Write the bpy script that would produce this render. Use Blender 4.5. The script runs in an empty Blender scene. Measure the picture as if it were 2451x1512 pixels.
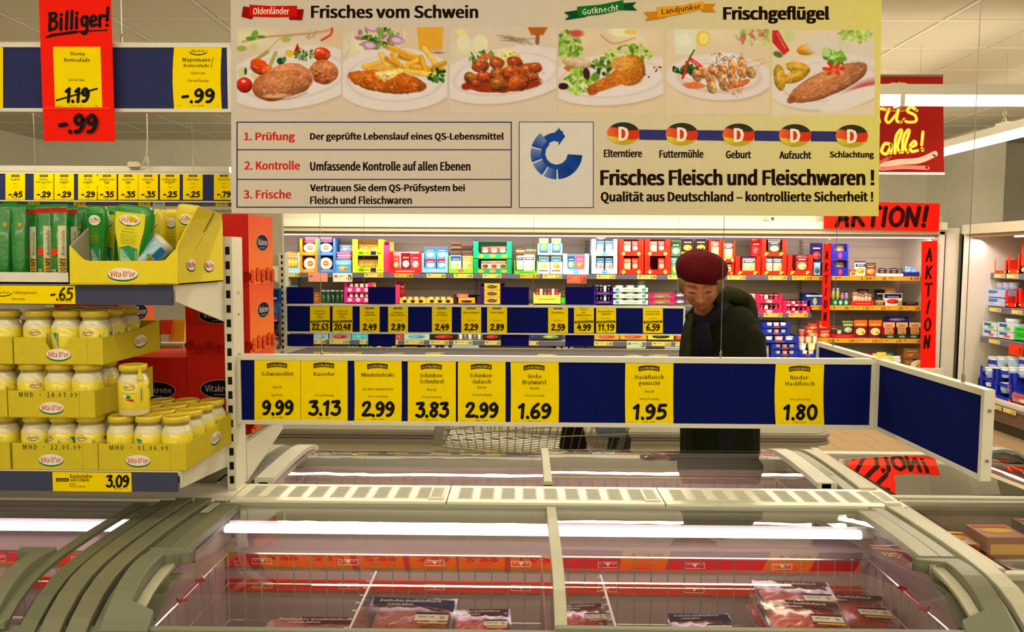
import bpy, math, random
import numpy as np
from mathutils import Matrix, Vector
random.seed(7); RNG = np.random.default_rng(5)
SC = bpy.context.scene
COL = SC.collection
PI = math.pi
# ---------------------------------------------------------------- camera
IW, IH, F = 2451.0, 1512.0, 1900.0
CAMP = Vector((0.0, 0.0, 1.60))
PITCH, YAW, ROLL = math.atan(139.0 / F), 25.0 / F, 0.0058
RM = Matrix.Rotation(YAW, 3, 'Z') @ Matrix.Rotation(PI / 2 - PITCH, 3, 'X') @ Matrix.Rotation(ROLL, 3, 'Z')
cd = bpy.data.cameras.new('camera'); cam = bpy.data.objects.new('camera', cd); COL.objects.link(cam)
cam.matrix_world = Matrix.Translation(CAMP) @ RM.to_4x4()
cd.sensor_width = 36.0; cd.lens = 36.0 * F / IW; cd.clip_start = 0.02; cd.clip_end = 100
SC.camera = cam
# ---------------------------------------------------------------- world, lights, exposure
SC.view_settings.view_transform = 'Standard'; SC.view_settings.look = 'None'
SC.view_settings.gamma = 1.0; SC.view_settings.use_curve_mapping = False
SC.view_settings.exposure = 0.0
SC.cycles.use_denoising = True
SC.cycles.max_bounces = 7; SC.cycles.diffuse_bounces = 3; SC.cycles.glossy_bounces = 4
SC.cycles.transparent_max_bounces = 16; SC.cycles.transmission_bounces = 6
SC.cycles.sample_clamp_indirect = 4.0; SC.cycles.caustics_reflective = False; SC.cycles.caustics_refractive = False
wd = bpy.data.worlds.new('world'); SC.world = wd; wd.use_nodes = True
wd.node_tree.nodes['Background'].inputs[0].default_value = (1.0, 0.86, 0.58, 1)
wd.node_tree.nodes['Background'].inputs[1].default_value = 0.10
WARM = (1.0, 0.875, 0.58)
def area(name, loc, sx, sy, power, col=WARM, rot=(0, 0, 0)):
    l = bpy.data.lights.new(name, 'AREA'); l.shape = 'RECTANGLE'; l.size = sx; l.size_y = sy
    l.energy = power; l.color = col
    o = bpy.data.objects.new(name, l); o.location = loc; o.rotation_euler = rot; COL.objects.link(o)
    return o
# rows of ceiling fluorescents (each row has its housing and tubes further down)
ROWS = [(-2.6, 2.42), (-0.6, 2.62), (1.2, 2.62), (4.4, 2.485), (7.3, 2.42), (3.3, 2.62)]  # last row is added, unseen behind the banner, to brighten the far board
ROWP = [76, 33, 16, 46, 82, 24]
for i, (ry, rz) in enumerate(ROWS):
    cx, ln = [(0, 8.6), (0, 8.6), (0, 8.6), (2.75, 4.3), (0.3, 5.4), (0.15, 2.4)][i]
    for tilt, fr in ((0, .30), (68, .42), (-68, .42)):
        area('row_light', (cx, ry - .05 * math.sin(math.radians(tilt)) * -1, rz - 0.075 + .03 * (tilt != 0)), ln, 0.06, ROWP[i] * fr, rot=(math.radians(tilt), 0, 0))
area('left_fill_light', (-3.6, 5.2, 2.80), 2.0, 0.10, 20, rot=(math.radians(50), 0, 0))  # added fill for the left side, no fixture hangs here
for tilt in (0, 68, -68):
    area('side_row_light', (3.32 - .05 * math.sin(math.radians(tilt)), 6.4, 2.40 + .03 * (tilt != 0)), 0.06, 3.2, 13, rot=(0, math.radians(tilt), 0))
# fluorescent tubes inside the cabinets
PINK = (1.0, 0.80, 0.84)
area('cabinet_tube_light', (0.7, 8.30, 1.806), 7.2, 0.05, 26, (1.0, 0.82, 0.74), (math.radians(28), 0, 0))
area('side_cabinet_tube_light', (4.62, 6.6, 1.80), 0.05, 3.2, 14, (1.0, 0.80, 0.84), (0, math.radians(20), 0))
area('freezer_tube_light', (0.05, 2.29, 0.775), 1.70, 0.03, 1.2, PINK, (math.radians(-25), 0, 0))
area('far_freezer_tube_light', (0.05, 2.52, 0.775), 1.70, 0.03, 4.2, PINK, (math.radians(25), 0, 0))
area('near_freezer_tube_light', (-1.95, 2.29, 0.775), 1.70, 0.03, 1.5, PINK, (math.radians(-25), 0, 0))
# ---------------------------------------------------------------- pixel helpers (reference frame 2451 x 1512)
def ray(px, py):
    return RM @ Vector(((px - IW / 2) / F, -(py - IH / 2) / F, -1.0))
def at(px, py, Y):
    d = ray(px, py); return CAMP + d * ((Y - CAMP.y) / d.y)
def atz(px, py, Z):
    d = ray(px, py); return CAMP + d * ((Z - CAMP.z) / d.z)
def atx(px, py, X):
    d = ray(px, py); return CAMP + d * ((X - CAMP.x) / d.x)
def lin(c):
    if isinstance(c, str):
        c = c.lstrip('#'); c = tuple(int(c[i:i + 2], 16) for i in (0, 2, 4))
    return tuple((v / 255 / 12.92) if v / 255 <= 0.04045 else ((v / 255 + 0.055) / 1.055) ** 2.4 for v in c)
# illumination estimates: a photographed colour divided by the light that falls there gives the surface's own colour
L_FRONT = (0.84, 0.70, 0.46)
L_BACK = (1.0, 0.84, 0.66)
def alb(c, L=L_FRONT, mx=0.92):
    return tuple(max(0.003, min(mx, v / l)) for v, l in zip(lin(c), L))
# ---------------------------------------------------------------- materials
MATS = {}
def colmat(name, rough=0.5, metal=0.0, noise=0.05, nscale=30.0, bump=0.0, coat=0.0, spec=0.5):
    if name in MATS: return MATS[name]
    m = bpy.data.materials.new(name); m.use_nodes = True; nt = m.node_tree; b = nt.nodes['Principled BSDF']
    at_ = nt.nodes.new('ShaderNodeAttribute'); at_.attribute_name = 'Col'
    tc = nt.nodes.new('ShaderNodeTexCoord'); nz = nt.nodes.new('ShaderNodeTexNoise'); nz.inputs['Scale'].default_value = nscale
    nz.inputs['Detail'].default_value = 4
    mr = nt.nodes.new('ShaderNodeMapRange'); mr.inputs['From Min'].default_value = 0.25; mr.inputs['From Max'].default_value = 0.75
    mr.inputs['To Min'].default_value = 1 - noise; mr.inputs['To Max'].default_value = 1 + noise
    mx = nt.nodes.new('ShaderNodeVectorMath'); mx.operation = 'SCALE'
    L = nt.links
    L.new(tc.outputs['Object'], nz.inputs['Vector']); L.new(nz.outputs['Fac'], mr.inputs['Value'])
    L.new(at_.outputs['Color'], mx.inputs[0]); L.new(mr.outputs[0], mx.inputs['Scale'])
    L.new(mx.outputs[0], b.inputs['Base Color'])
    b.inputs['Roughness'].default_value = rough; b.inputs['Metallic'].default_value = metal
    b.inputs['Specular IOR Level'].default_value = spec
    b.inputs['Coat Weight'].default_value = coat; b.inputs['Coat Roughness'].default_value = 0.08
    if bump:
        bp = nt.nodes.new('ShaderNodeBump'); bp.inputs['Strength'].default_value = bump; bp.inputs['Distance'].default_value = 0.004
        L.new(nz.outputs['Fac'], bp.inputs['Height']); L.new(bp.outputs[0], b.inputs['Normal'])
    MATS[name] = m; return m
PAPER = colmat('paper_print', 0.7, noise=0.03, spec=0.05)
BOARD = colmat('painted_board', 0.5, noise=0.03, nscale=60, spec=0.3)
FELT = colmat('blue_panel', 0.85, noise=0.10, nscale=140, bump=0.25, spec=0.04)
CARD = colmat('cardboard', 0.65, noise=0.05, nscale=50, spec=0.2)
GLOSS = colmat('glossy_plastic', 0.22, noise=0.02, coat=0.4)
FOIL = colmat('foil_wrap', 0.28, noise=0.06, nscale=60, bump=0.5, coat=0.3)
PAINT = colmat('painted_metal', 0.38, noise=0.03, nscale=20)
PLAST = colmat('grey_green_plastic', 0.42, noise=0.04, nscale=25)
ALU = colmat('brushed_aluminium', 0.33, metal=0.85, noise=0.06, nscale=80)
CHROME = colmat('chromed_wire', 0.2, metal=0.9, noise=0.02)
CLOTH = colmat('cloth', 0.95, noise=0.22, nscale=60, bump=0.4, spec=0.1)
SKIN = colmat('skin', 0.55, noise=0.10, nscale=45, bump=0.15)
HAIR = colmat('hair', 0.8, noise=0.3, nscale=180, bump=0.6)
MEAT = colmat('minced_meat', 0.4, noise=0.35, nscale=160, bump=0.8, coat=0.3)
PLASTER = colmat('plaster', 0.85, noise=0.04, nscale=12, bump=0.08)
TILEM = colmat('acoustic_tile', 0.9, noise=0.04, nscale=90, bump=0.2)
STONE = colmat('floor_tile', 0.35, noise=0.12, nscale=30)
LINER = colmat('freezer_liner', 0.3, noise=0.03, nscale=20)
def emis(name, col, s):
    m = bpy.data.materials.new(name); m.use_nodes = True; nt = m.node_tree
    nt.nodes.remove(nt.nodes['Principled BSDF']); e = nt.nodes.new('ShaderNodeEmission')
    e.inputs[0].default_value = (*col, 1); e.inputs[1].default_value = s
    nt.links.new(e.outputs[0], nt.nodes['Material Output'].inputs[0]); return m
TUBE = emis('lit_tube', (1.0, 0.94, 0.78), 9.0)
PTUBE = emis('lit_pink_tube', (1.0, 0.86, 0.93), 4.0)
CTUBE = emis('lit_cabinet_tube', (1.0, 0.80, 0.74), 2.2)
def glassmat(name, tint=(0.93, 0.92, 0.9), boost=1.0, rough=0.0, ior=1.5, wave=0.0):
    m = bpy.data.materials.new(name); m.use_nodes = True; nt = m.node_tree; nt.nodes.remove(nt.nodes['Principled BSDF'])
    tr = nt.nodes.new('ShaderNodeBsdfTransparent'); tr.inputs[0].default_value = (*tint, 1)
    gl = nt.nodes.new('ShaderNodeBsdfGlossy'); gl.inputs['Roughness'].default_value = rough; gl.inputs[0].default_value = (1, 1, 1, 1)
    fr = nt.nodes.new('ShaderNodeLayerWeight'); fr.inputs['Blend'].default_value = 0.5
    pw = nt.nodes.new('ShaderNodeMath'); pw.operation = 'POWER'; pw.inputs[1].default_value = 4.6
    mu = nt.nodes.new('ShaderNodeMath'); mu.operation = 'MULTIPLY_ADD'; mu.inputs[1].default_value = 0.93 * boost; mu.inputs[2].default_value = 0.05 * boost; mu.use_clamp = True
    mx = nt.nodes.new('ShaderNodeMixShader'); L = nt.links
    L.new(fr.outputs['Facing'], pw.inputs[0]); L.new(pw.outputs[0], mu.inputs[0]); L.new(mu.outputs[0], mx.inputs[0]); L.new(tr.outputs[0], mx.inputs[1]); L.new(gl.outputs[0], mx.inputs[2])
    if wave:
        tc = nt.nodes.new('ShaderNodeTexCoord'); nz = nt.nodes.new('ShaderNodeTexNoise'); nz.inputs['Scale'].default_value = 5.0
        bp = nt.nodes.new('ShaderNodeBump'); bp.inputs['Strength'].default_value = wave; bp.inputs['Distance'].default_value = 0.01
        L.new(tc.outputs['Object'], nz.inputs['Vector']); L.new(nz.outputs['Fac'], bp.inputs['Height'])
        L.new(bp.outputs[0], gl.inputs['Normal']); L.new(bp.outputs[0], fr.inputs['Normal'])
    L.new(mx.outputs[0], nt.nodes['Material Output'].inputs[0]); return m
GLASS = glassmat('lid_glass', (0.90, 0.87, 0.86), 1.0, wave=0.06)
GLASS2 = glassmat('tinted_lid_glass', (0.62, 0.56, 0.48), 2.0, wave=0.007)
FILM = glassmat('clear_film', (0.95, 0.93, 0.93), 0.9, 0.12, wave=0.3)
# ---------------------------------------------------------------- mesh builder
class MB:
    def __init__(s): s.v = []; s.f = []; s.c = []; s.n = 0; s.chunks = []
    def face(s, pts, col):
        i = len(s.v); s.v.extend([tuple(p) for p in pts]); s.f.append(tuple(range(i, i + len(pts)))); s.c.append(col)
    def mesh(s, verts, faces, col):
        i = len(s.v); s.v.extend([tuple(p) for p in verts])
        for k, f in enumerate(faces):
            s.f.append(tuple(a + i for a in f)); s.c.append(col[k] if isinstance(col, list) else col)
        return s
    def hexa(s, p, col):   # p: 4 bottom (ccw) + 4 top
        return s.mesh(p, [(3, 2, 1, 0), (4, 5, 6, 7), (0, 1, 5, 4), (1, 2, 6, 5), (2, 3, 7, 6), (3, 0, 4, 7)], col)
    def box(s, x0, y0, z0, x1, y1, z1, col):
        if x0 > x1: x0, x1 = x1, x0
        if y0 > y1: y0, y1 = y1, y0
        if z0 > z1: z0, z1 = z1, z0
        return s.hexa([(x0, y0, z0), (x1, y0, z0), (x1, y1, z0), (x0, y1, z0), (x0, y0, z1), (x1, y0, z1), (x1, y1, z1), (x0, y1, z1)], col)
    def prism(s, pts, d, col):   # pts 3d polygon, extruded by vector d
        n = len(pts); q = [tuple(Vector(p) + Vector(d)) for p in pts]
        return s.mesh(list(map(tuple, pts)) + q, [tuple(range(n))[::-1], tuple(range(n, 2 * n))] + [(i, (i + 1) % n, n + (i + 1) % n, n + i) for i in range(n)], col)
    def tube(s, path, r, col, n=6, closed=False):
        P = [Vector(p) for p in path]; m = len(P); vs = []
        R = r if isinstance(r, (list, tuple)) else [r] * m
        up = None
        for i, p in enumerate(P):
            t = (P[(i + 1) % m] - P[i - 1]) if closed else (P[min(i + 1, m - 1)] - P[max(i - 1, 0)])
            t.normalize()
            if up is None: up = Vector((0, 0, 1)) if abs(t.z) < 0.9 else Vector((0, 1, 0))
            a = t.cross(up); a = a.normalized() if a.length > 1e-6 else Vector((1, 0, 0)); b = a.cross(t).normalized(); up = b
            for k in range(n):
                w = 2 * PI * k / n; vs.append(tuple(p + a * (math.cos(w) * R[i]) + b * (math.sin(w) * R[i])))
        fs = [(i * n + k, i * n + (k + 1) % n, ((i + 1) % m) * n + (k + 1) % n, ((i + 1) % m) * n + k) for i in range(m if closed else m - 1) for k in range(n)]
        if not closed: fs += [tuple(range(n))[::-1], tuple(range((m - 1) * n, m * n))]
        return s.mesh(vs, fs, col)
    def lathe(s, prof, c, col, n=20, sx=1.0, sy=1.0):   # prof [(r,z)], col single or per segment
        vs = []; fs = []; cs = []
        for r, z in prof:
            for k in range(n):
                w = 2 * PI * k / n; vs.append((c[0] + r * sx * math.cos(w), c[1] + r * sy * math.sin(w), c[2] + z))
        for i in range(len(prof) - 1):
            for k in range(n):
                fs.append((i * n + k, i * n + (k + 1) % n, (i + 1) * n + (k + 1) % n, (i + 1) * n + k)); cs.append(col[i] if isinstance(col, list) else col)
        fs += [tuple(range(n))[::-1], tuple(range((len(prof) - 1) * n, len(prof) * n))]
        cs += [col[0], col[-1]] if isinstance(col, list) else [col, col]
        return s.mesh(vs, fs, cs)
    def build(s, name, mat, parent=None, smooth=False, bevel=0.0):
        me = bpy.data.meshes.new(name); me.from_pydata(s.v, [], s.f)
        a = me.color_attributes.new('Col', 'FLOAT_COLOR', 'CORNER')
        tot = np.fromiter((len(f) for f in s.f), int, len(s.f))
        cc = np.ones((tot.sum(), 4), np.float32)
        uniform = all(len(c) == 3 and not isinstance(c[0], (tuple, list)) for c in s.c)
        if uniform: cc[:, :3] = np.repeat(np.array(s.c, np.float32).reshape(-1, 3), tot, axis=0)
        else:
            i = 0
            for f, c in zip(s.f, s.c):
                if isinstance(c[0], (tuple, list)): cc[i:i + len(f), :3] = c
                else: cc[i:i + len(f), :3] = c
                i += len(f)
        a.data.foreach_set('color', cc.ravel())
        me.materials.append(mat)
        if smooth: me.shade_smooth() if hasattr(me, 'shade_smooth') else None
        o = bpy.data.objects.new(name, me); COL.objects.link(o)
        if bevel:
            md = o.modifiers.new('bevel', 'BEVEL'); md.width = bevel; md.segments = 2; md.limit_method = 'ANGLE'
        if parent is not None: o.parent = parent
        return o
def tag(o, label, cat, group=None, kind=None):
    if label: o['label'] = label
    if cat: o['category'] = cat
    if group: o['group'] = group
    if kind: o['kind'] = kind
    return o
ROOTS = []
def thing(name, label, cat, group=None):
    o = bpy.data.objects.new(name, None); o.empty_display_size = 0.05; COL.objects.link(o); ROOTS.append(o)
    return tag(o, label, cat, group)
def struct(o, label=None):
    o['kind'] = 'structure'
    if label: o['label'] = label
    return o
def dup(root, delta, label=None, group=None, rotz=0.0):
    kids = [c for c in COL.objects if c.parent is root] if root.name not in KIDS else KIDS[root.name]
    r = root.copy(); COL.objects.link(r); r.location = root.location + Vector(delta)
    if rotz: r.rotation_euler = (0, 0, rotz)
    if label: r['label'] = label
    if group: r['group'] = group
    for ch in kids:
        c = ch.copy(); COL.objects.link(c); c.parent = r
        for g in KIDS.get(ch.name, []):
            d = g.copy(); COL.objects.link(d); d.parent = c
    return r
KIDS = {}
def register(root):
    KIDS[root.name] = [o for o in COL.objects if o.parent is root]
    for c in KIDS[root.name]:
        g = [o for o in COL.objects if o.parent is c]
        if g: KIDS[c.name] = g
ORD = ['first', 'second', 'third', 'fourth', 'fifth', 'sixth', 'seventh', 'eighth', 'ninth', 'tenth', 'eleventh', 'twelfth', 'thirteenth']
# ---------------------------------------------------------------- flat print (lettering and graphics lying on a surface)
TXT = {}
try: SANS = bpy.data.fonts.load(bpy.utils.resource_path('LOCAL') + '/datafiles/fonts/Noto Sans CJK Regular.woff2')   # Blender's own interface font
except Exception: SANS = None
def glyphs(body, bold=0.0, shear=0.0, spacing=1.0, fine=False):
    k = (body, shear, spacing, fine)
    if k in TXT: return TXT[k]
    cu = bpy.data.curves.new('txt', 'FONT'); cu.body = body; cu.offset = bold; cu.shear = shear; cu.space_character = spacing
    cu.resolution_u = 2 if fine else 1
    if SANS: cu.font = SANS
    cu.fill_mode = 'FRONT'; ob = bpy.data.objects.new('txt', cu)
    me = ob.to_mesh(); v = np.array([p.co[:2] for p in me.vertices]) if len(me.vertices) else np.zeros((1, 2))
    f = [tuple(p.vertices) for p in me.polygons]
    lo, hi = v.min(0), v.max(0); v = (v - lo) / np.maximum(hi - lo, 1e-6); v[:, 1] = 1 - v[:, 1]
    asp = (hi - lo)[0] / max((hi - lo)[1], 1e-6)
    ob.to_mesh_clear(); bpy.data.objects.remove(ob); bpy.data.curves.remove(cu)
    TXT[k] = (v, f, asp); return TXT[k]
def smoothline(pts, n=5):
    P = [np.array(p, float) for p in pts]
    if len(P) < 3: return P
    out = []
    for i in range(len(P) - 1):
        a = P[max(i - 1, 0)]; b = P[i]; c = P[i + 1]; d = P[min(i + 2, len(P) - 1)]
        for t in np.linspace(0, 1, n, endpoint=False):
            out.append(0.5 * ((2 * b) + (-a + c) * t + (2 * a - 5 * b + 4 * c - d) * t * t + (-a + 3 * b - 3 * c + d) * t ** 3))
    out.append(P[-1]); return out
BR = {  # brush glyphs: (advance, strokes)
 '0': (.58, [[(.30, .05), (.13, .25), (.09, .6), (.2, .94), (.38, .9), (.49, .6), (.46, .2), (.30, .05)]]),
 '1': (.40, [[(.06, .26), (.26, .06)], [(.26, .06), (.23, .5), (.20, .98)]]),
 '2': (.58, [[(.08, .26), (.2, .07), (.42, .08), (.44, .3), (.27, .6), (.06, .92)], [(.06, .92), (.28, .93), (.5, .9)]]),
 '3': (.56, [[(.1, .1), (.45, .07), (.24, .42)], [(.24, .42), (.44, .48), (.46, .78), (.28, .97), (.06, .88)]]),
 '4': (.60, [[(.3, .05), (.05, .62)], [(.05, .62), (.52, .56)], [(.43, .28), (.36, .98)]]),
 '5': (.56, [[(.5, .06), (.2, .08)], [(.2, .08), (.14, .45)], [(.14, .45), (.38, .42), (.47, .66), (.34, .9), (.06, .95)]]),
 '6': (.56, [[(.42, .04), (.2, .28), (.08, .64), (.16, .94), (.36, .93), (.46, .72), (.33, .52), (.13, .62)]]),
 '7': (.52, [[(.06, .12), (.48, .06)], [(.48, .06), (.3, .5), (.2, .98)]]),
 '8': (.58, [[(.46, .16), (.28, .05), (.14, .2), (.28, .46), (.43, .72), (.27, .96), (.09, .8), (.2, .54), (.42, .34), (.46, .16)]]),
 '9': (.58, [[(.46, .26), (.3, .06), (.11, .24), (.15, .48), (.33, .5), (.47, .27)], [(.47, .27), (.45, .6), (.3, .9), (.12, .95)]]),
 '.': (.22, [[(.08, .93), (.10, .98)]]), '-': (.42, [[(.04, .6), (.32, .55)]]), ' ': (.3, []),
 'A': (.62, [[(.34, .04), (.2, .5), (.04, .98)], [(.34, .04), (.46, .98)], [(.12, .66), (.46, .62)]]),
 'K': (.62, [[(.16, .04), (.06, .98)], [(.54, .06), (.12, .55)], [(.2, .45), (.46, .96)]]),
 'T': (.56, [[(.04, .08), (.54, .05)], [(.3, .06), (.22, .98)]]),
 'I': (.30, [[(.18, .04), (.08, .98)]]),
 'O': (.64, [[(.34, .05), (.14, .25), (.07, .62), (.18, .93), (.36, .93), (.52, .68), (.54, .25), (.34, .05)]]),
 'N': (.66, [[(.14, .05), (.05, .98)], [(.14, .05), (.42, .96)], [(.56, .04), (.42, .96)]]),
 '!': (.3, [[(.2, .02), (.1, .7)], [(.06, .94), (.07, .98)]]),
 'B': (.6, [[(.18, .05), (.06, .98)], [(.12, .08), (.44, .08), (.46, .28), (.14, .46)], [(.14, .46), (.46, .52), (.42, .86), (.06, .96)]]),
 'i': (.3, [[(.14, .4), (.08, .98)], [(.17, .16), (.18, .2)]]), 'l': (.28, [[(.2, .04), (.08, .98)]]),
 'g': (.5, [[(.42, .42), (.2, .42), (.1, .62), (.16, .86), (.34, .8), (.42, .42)], [(.42, .42), (.34, 1.15), (.2, 1.32), (.02, 1.2)]]),
 'e': (.48, [[(.1, .7), (.38, .62), (.36, .44), (.2, .42), (.08, .66), (.14, .92), (.38, .88)]]),
 'r': (.42, [[(.14, .42), (.08, .98)], [(.12, .6), (.24, .42), (.4, .46)]]),
}
class Print(MB):
    """coordinates given in a 2-D frame; fmap(u, v, h) places them in the world (h lifts off the surface)."""
    def __init__(s, fmap, eps=0.00007, h0=1):
        super().__init__(); s.fm = fmap; s.eps = eps; s.h = h0
    def _p(s, u, v): return s.fm(u, v, s.h * s.eps)
    def up(s): s.h += 1
    def shape(s, pts, col, up=True):
        if up: s.up()
        s.face([s._p(*p) for p in pts], col)
    def rect(s, x0, y0, x1, y1, col, up=True): s.shape([(x0, y1), (x1, y1), (x1, y0), (x0, y0)], col, up)
    def frame(s, x0, y0, x1, y1, w, col):
        s.rect(x0, y0, x1, y0 + w, col); s.rect(x0, y1 - w, x1, y1, col, False)
        s.rect(x0, y0 + w, x0 + w, y1 - w, col, False); s.rect(x1 - w, y0 + w, x1, y1 - w, col, False)
    def ell(s, cx, cy, rx, ry, col, n=20, rot=0.0, up=True):
        c, q = math.cos(rot), math.sin(rot)
        s.shape([(cx + rx * math.cos(a) * c - ry * math.sin(a) * q, cy + rx * math.cos(a) * q + ry * math.sin(a) * c) for a in [-2 * PI * k / n for k in range(n)]], col, up)
    def line(s, pts, w, col, smooth=True, cap=True, taper=0.0, n=5, up=True):
        if up: s.up()
        P = smoothline(pts, n) if smooth else [np.array(p, float) for p in pts]
        L = []; R = []; m = len(P)
        for i, p in enumerate(P):
            t = P[min(i + 1, m - 1)] - P[max(i - 1, 0)]; t = t / (np.hypot(*t) + 1e-9); nn = np.array([-t[1], t[0]])
            ww = w / 2 * (1 - taper * (i / max(1, m - 1)))
            L.append(p + nn * ww); R.append(p - nn * ww)
        for i in range(m - 1):
            s.face([s._p(*L[i + 1]), s._p(*L[i]), s._p(*R[i]), s._p(*R[i + 1])][::-1], col)
        if cap:
            for q in (P[0], P[-1]):
                s.face([s._p(q[0] + w / 2 * math.cos(a), q[1] + w / 2 * math.sin(a)) for a in [-2 * PI * k / 8 for k in range(8)]], col)
    def text(s, body, x0, y0, x1, y1, col, bold=0.0, shear=0.0, warp=None, spacing=1.0, keep=False, up=True):
        if up: s.up()
        v, f, asp = glyphs(body, 0.0, shear, spacing, bold > .015)
        if keep:   # fit the height, centre in the box
            w = (y1 - y0) * asp; c = (x0 + x1) / 2; x0, x1 = c - w / 2, c + w / 2
        U = x0 + v[:, 0] * (x1 - x0); V = y0 + v[:, 1] * (y1 - y0)
        if warp: U, V = warp(U, V)
        sh = max(bold, .014) * (y1 - y0) * 1.15
        for dx, dy in (((0, 0),) if bold < 0 else ((-sh, 0), (sh, 0)) if bold < .022 else ((-sh, -sh * .4), (sh, -sh * .4), (-sh, sh * .4), (sh, sh * .4), (0, 0))): s.mesh([s._p(a + dx, b + dy) for a, b in zip(U, V)], f, col); s.h += .1
    def brush(s, body, x0, y0, x1, y1, w, col, gap=0.0, under=1.0):
        adv = [BR[c][0] for c in body]; tot = sum(adv) - 0.06
        s.up(); x = 0.0
        for c, a in zip(body, adv):
            for st in BR[c][1]:
                s.line([(x0 + (x + q[0]) / tot * (x1 - x0), y0 + q[1] * (y1 - y0)) for q in st], w, col, up=False)
                s.h += 0.12
            x += a
def face_map(Y):   # surface facing the camera side at depth Y, addressed in picture pixels
    return lambda u, v, h: at(u, v, Y - h)
def plane_map(o, U, V, N):   # local frame: o + u*U + v*V (+ h*N)
    o, U, V, N = Vector(o), Vector(U), Vector(V), Vector(N).normalized()
    return lambda u, v, h: o + U * u + V * v + N * h
def pbox(mb, x0, y0, x1, y1, Y, t, col, back=True):
    """slab whose front face fills the pixel rectangle at depth Y, t metres thick"""
    a, b = at(x0, y1, Y), at(x1, y0, Y)
    mb.box(a.x, Y, a.z, b.x, Y + t, b.z, col)
    return a, b

def bounds(o):
    M = o.matrix_local if o.parent is not None else Matrix.Identity(4)
    pts = [Vector(c) for c in o.bound_box]
    return pts
def settle(root):
    """put the Empty at the thing's base and shift its parts so they stay where they were built"""
    kids = [o for o in COL.objects if o.parent is root and o.type == 'MESH']
    if not kids: return
    A = np.concatenate([np.array([v.co[:] for v in k.data.vertices]) if len(k.data.vertices) < 400 else np.array([c[:] for c in k.bound_box]) for k in kids])
    lo, hi = A.min(0), A.max(0)
    b = Vector(((lo[0] + hi[0]) / 2, (lo[1] + hi[1]) / 2, lo[2]))
    root.location = b
    for k in kids: k.location = -b
    root['_s'] = 1
# ================================================================ the setting
WHITEW = (0.88, 0.84, 0.72)
X0, X1, Y0, Y1, ZC = -6.0, 6.2, -4.0, 9.9, 3.03
def wall(name, a, b, col=WHITEW, label=None, mat=PLASTER):
    m = MB(); m.box(*a, *b, col); return struct(m.build(name, mat), label)
floor = wall('floor', (X0, Y0, -0.1), (X1, Y1, -0.006), (0.42, 0.33, 0.22), 'beige tiled shop floor', STONE)
wall('wall_back', (X0 - .1, Y1, -0.1), (X1 + .1, Y1 + 0.1, ZC + .1), WHITEW, 'cream back wall above the cabinets')
wall('wall_left', (X0 - .1, Y0, -0.1), (X0, Y1, ZC + .1)); wall('wall_right', (X1, Y0, -0.1), (X1 + .1, Y1, ZC + .1))
wall('wall_front', (X0 - .1, Y0 - .1, -0.1), (X1 + .1, Y0, ZC + .1))
# wall pilaster / corner pier seen behind the right-hand fixture
wall('wall_pier', (4.95, 8.9, 1.9), (5.3, Y1, ZC), WHITEW, 'cream pier in the corner of the back wall')
ceil = wall('ceiling', (X0, Y0, ZC + 0.03), (X1, Y1, ZC + 0.12), (0.55, 0.52, 0.42), 'suspended ceiling of square tiles', TILEM)
# ceiling tiles (real panels laid in a grid of T-bars)
TS = 0.625
tm = MB(); h = TS / 2 - 0.012
tm.mesh([(-h, -h, .012), (h, -h, .012), (h, h, .012), (-h, h, .012), (-h + .012, -h + .012, 0), (h - .012, -h + .012, 0), (h - .012, h - .012, 0), (-h + .012, h - .012, 0)],
        [(0, 1, 5, 4), (1, 2, 6, 5), (2, 3, 7, 6), (3, 0, 4, 7), (4, 5, 6, 7)], (0.76, 0.71, 0.59))
tile0 = tm.build('ceiling_tile', TILEM, ceil)
gx = [x for x in np.arange(-5.93, 6.2, TS)]; gy = [y for y in np.arange(3.33, 9.9, TS)]
first = True
for y in gy:
    for x in gx:
        o = tile0 if first else tile0.copy()
        if not first: COL.objects.link(o)
        first = False; o.location = (x, y, ZC)
g = MB()
for x in gx: g.box(x - TS / 2 - .011, 2.9, ZC - .004, x - TS / 2 + .011, Y1, ZC + .03, (0.80, 0.77, 0.66))
for y in gy: g.box(X0, y - TS / 2 - .011, ZC - .0035, X1, y - TS / 2 + .011, ZC + .03, (0.80, 0.77, 0.66))
go = g.build('grid_bars', PAINT, ceil)
g = MB(); g.box(X0, Y0, ZC, X1, 3.02, ZC + 0.02, (0.76, 0.71, 0.59)); g.build('plain_ceiling_field', TILEM, ceil)
# floor tiles where the floor shows (beige, brick-like bond)
fm = MB(); fm.box(-.148, -.148, -.006, .148, .148, 0.0, (0.42, 0.29, 0.155)); ft = fm.build('floor_tile', STONE, floor)
first = True; n = 0
for iy in range(14):
    for ix in range(20):
        x = 0.9 + ix * 0.3 - (0.15 if iy % 2 else 0); y = 3.5 + iy * 0.3
        if x > 6.0 or (x < 1.6 and y < 3.6): continue
        o = ft if first else ft.copy()
        if not first: COL.objects.link(o)
        first = False; o.location = (x, y, 0.0)
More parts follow.
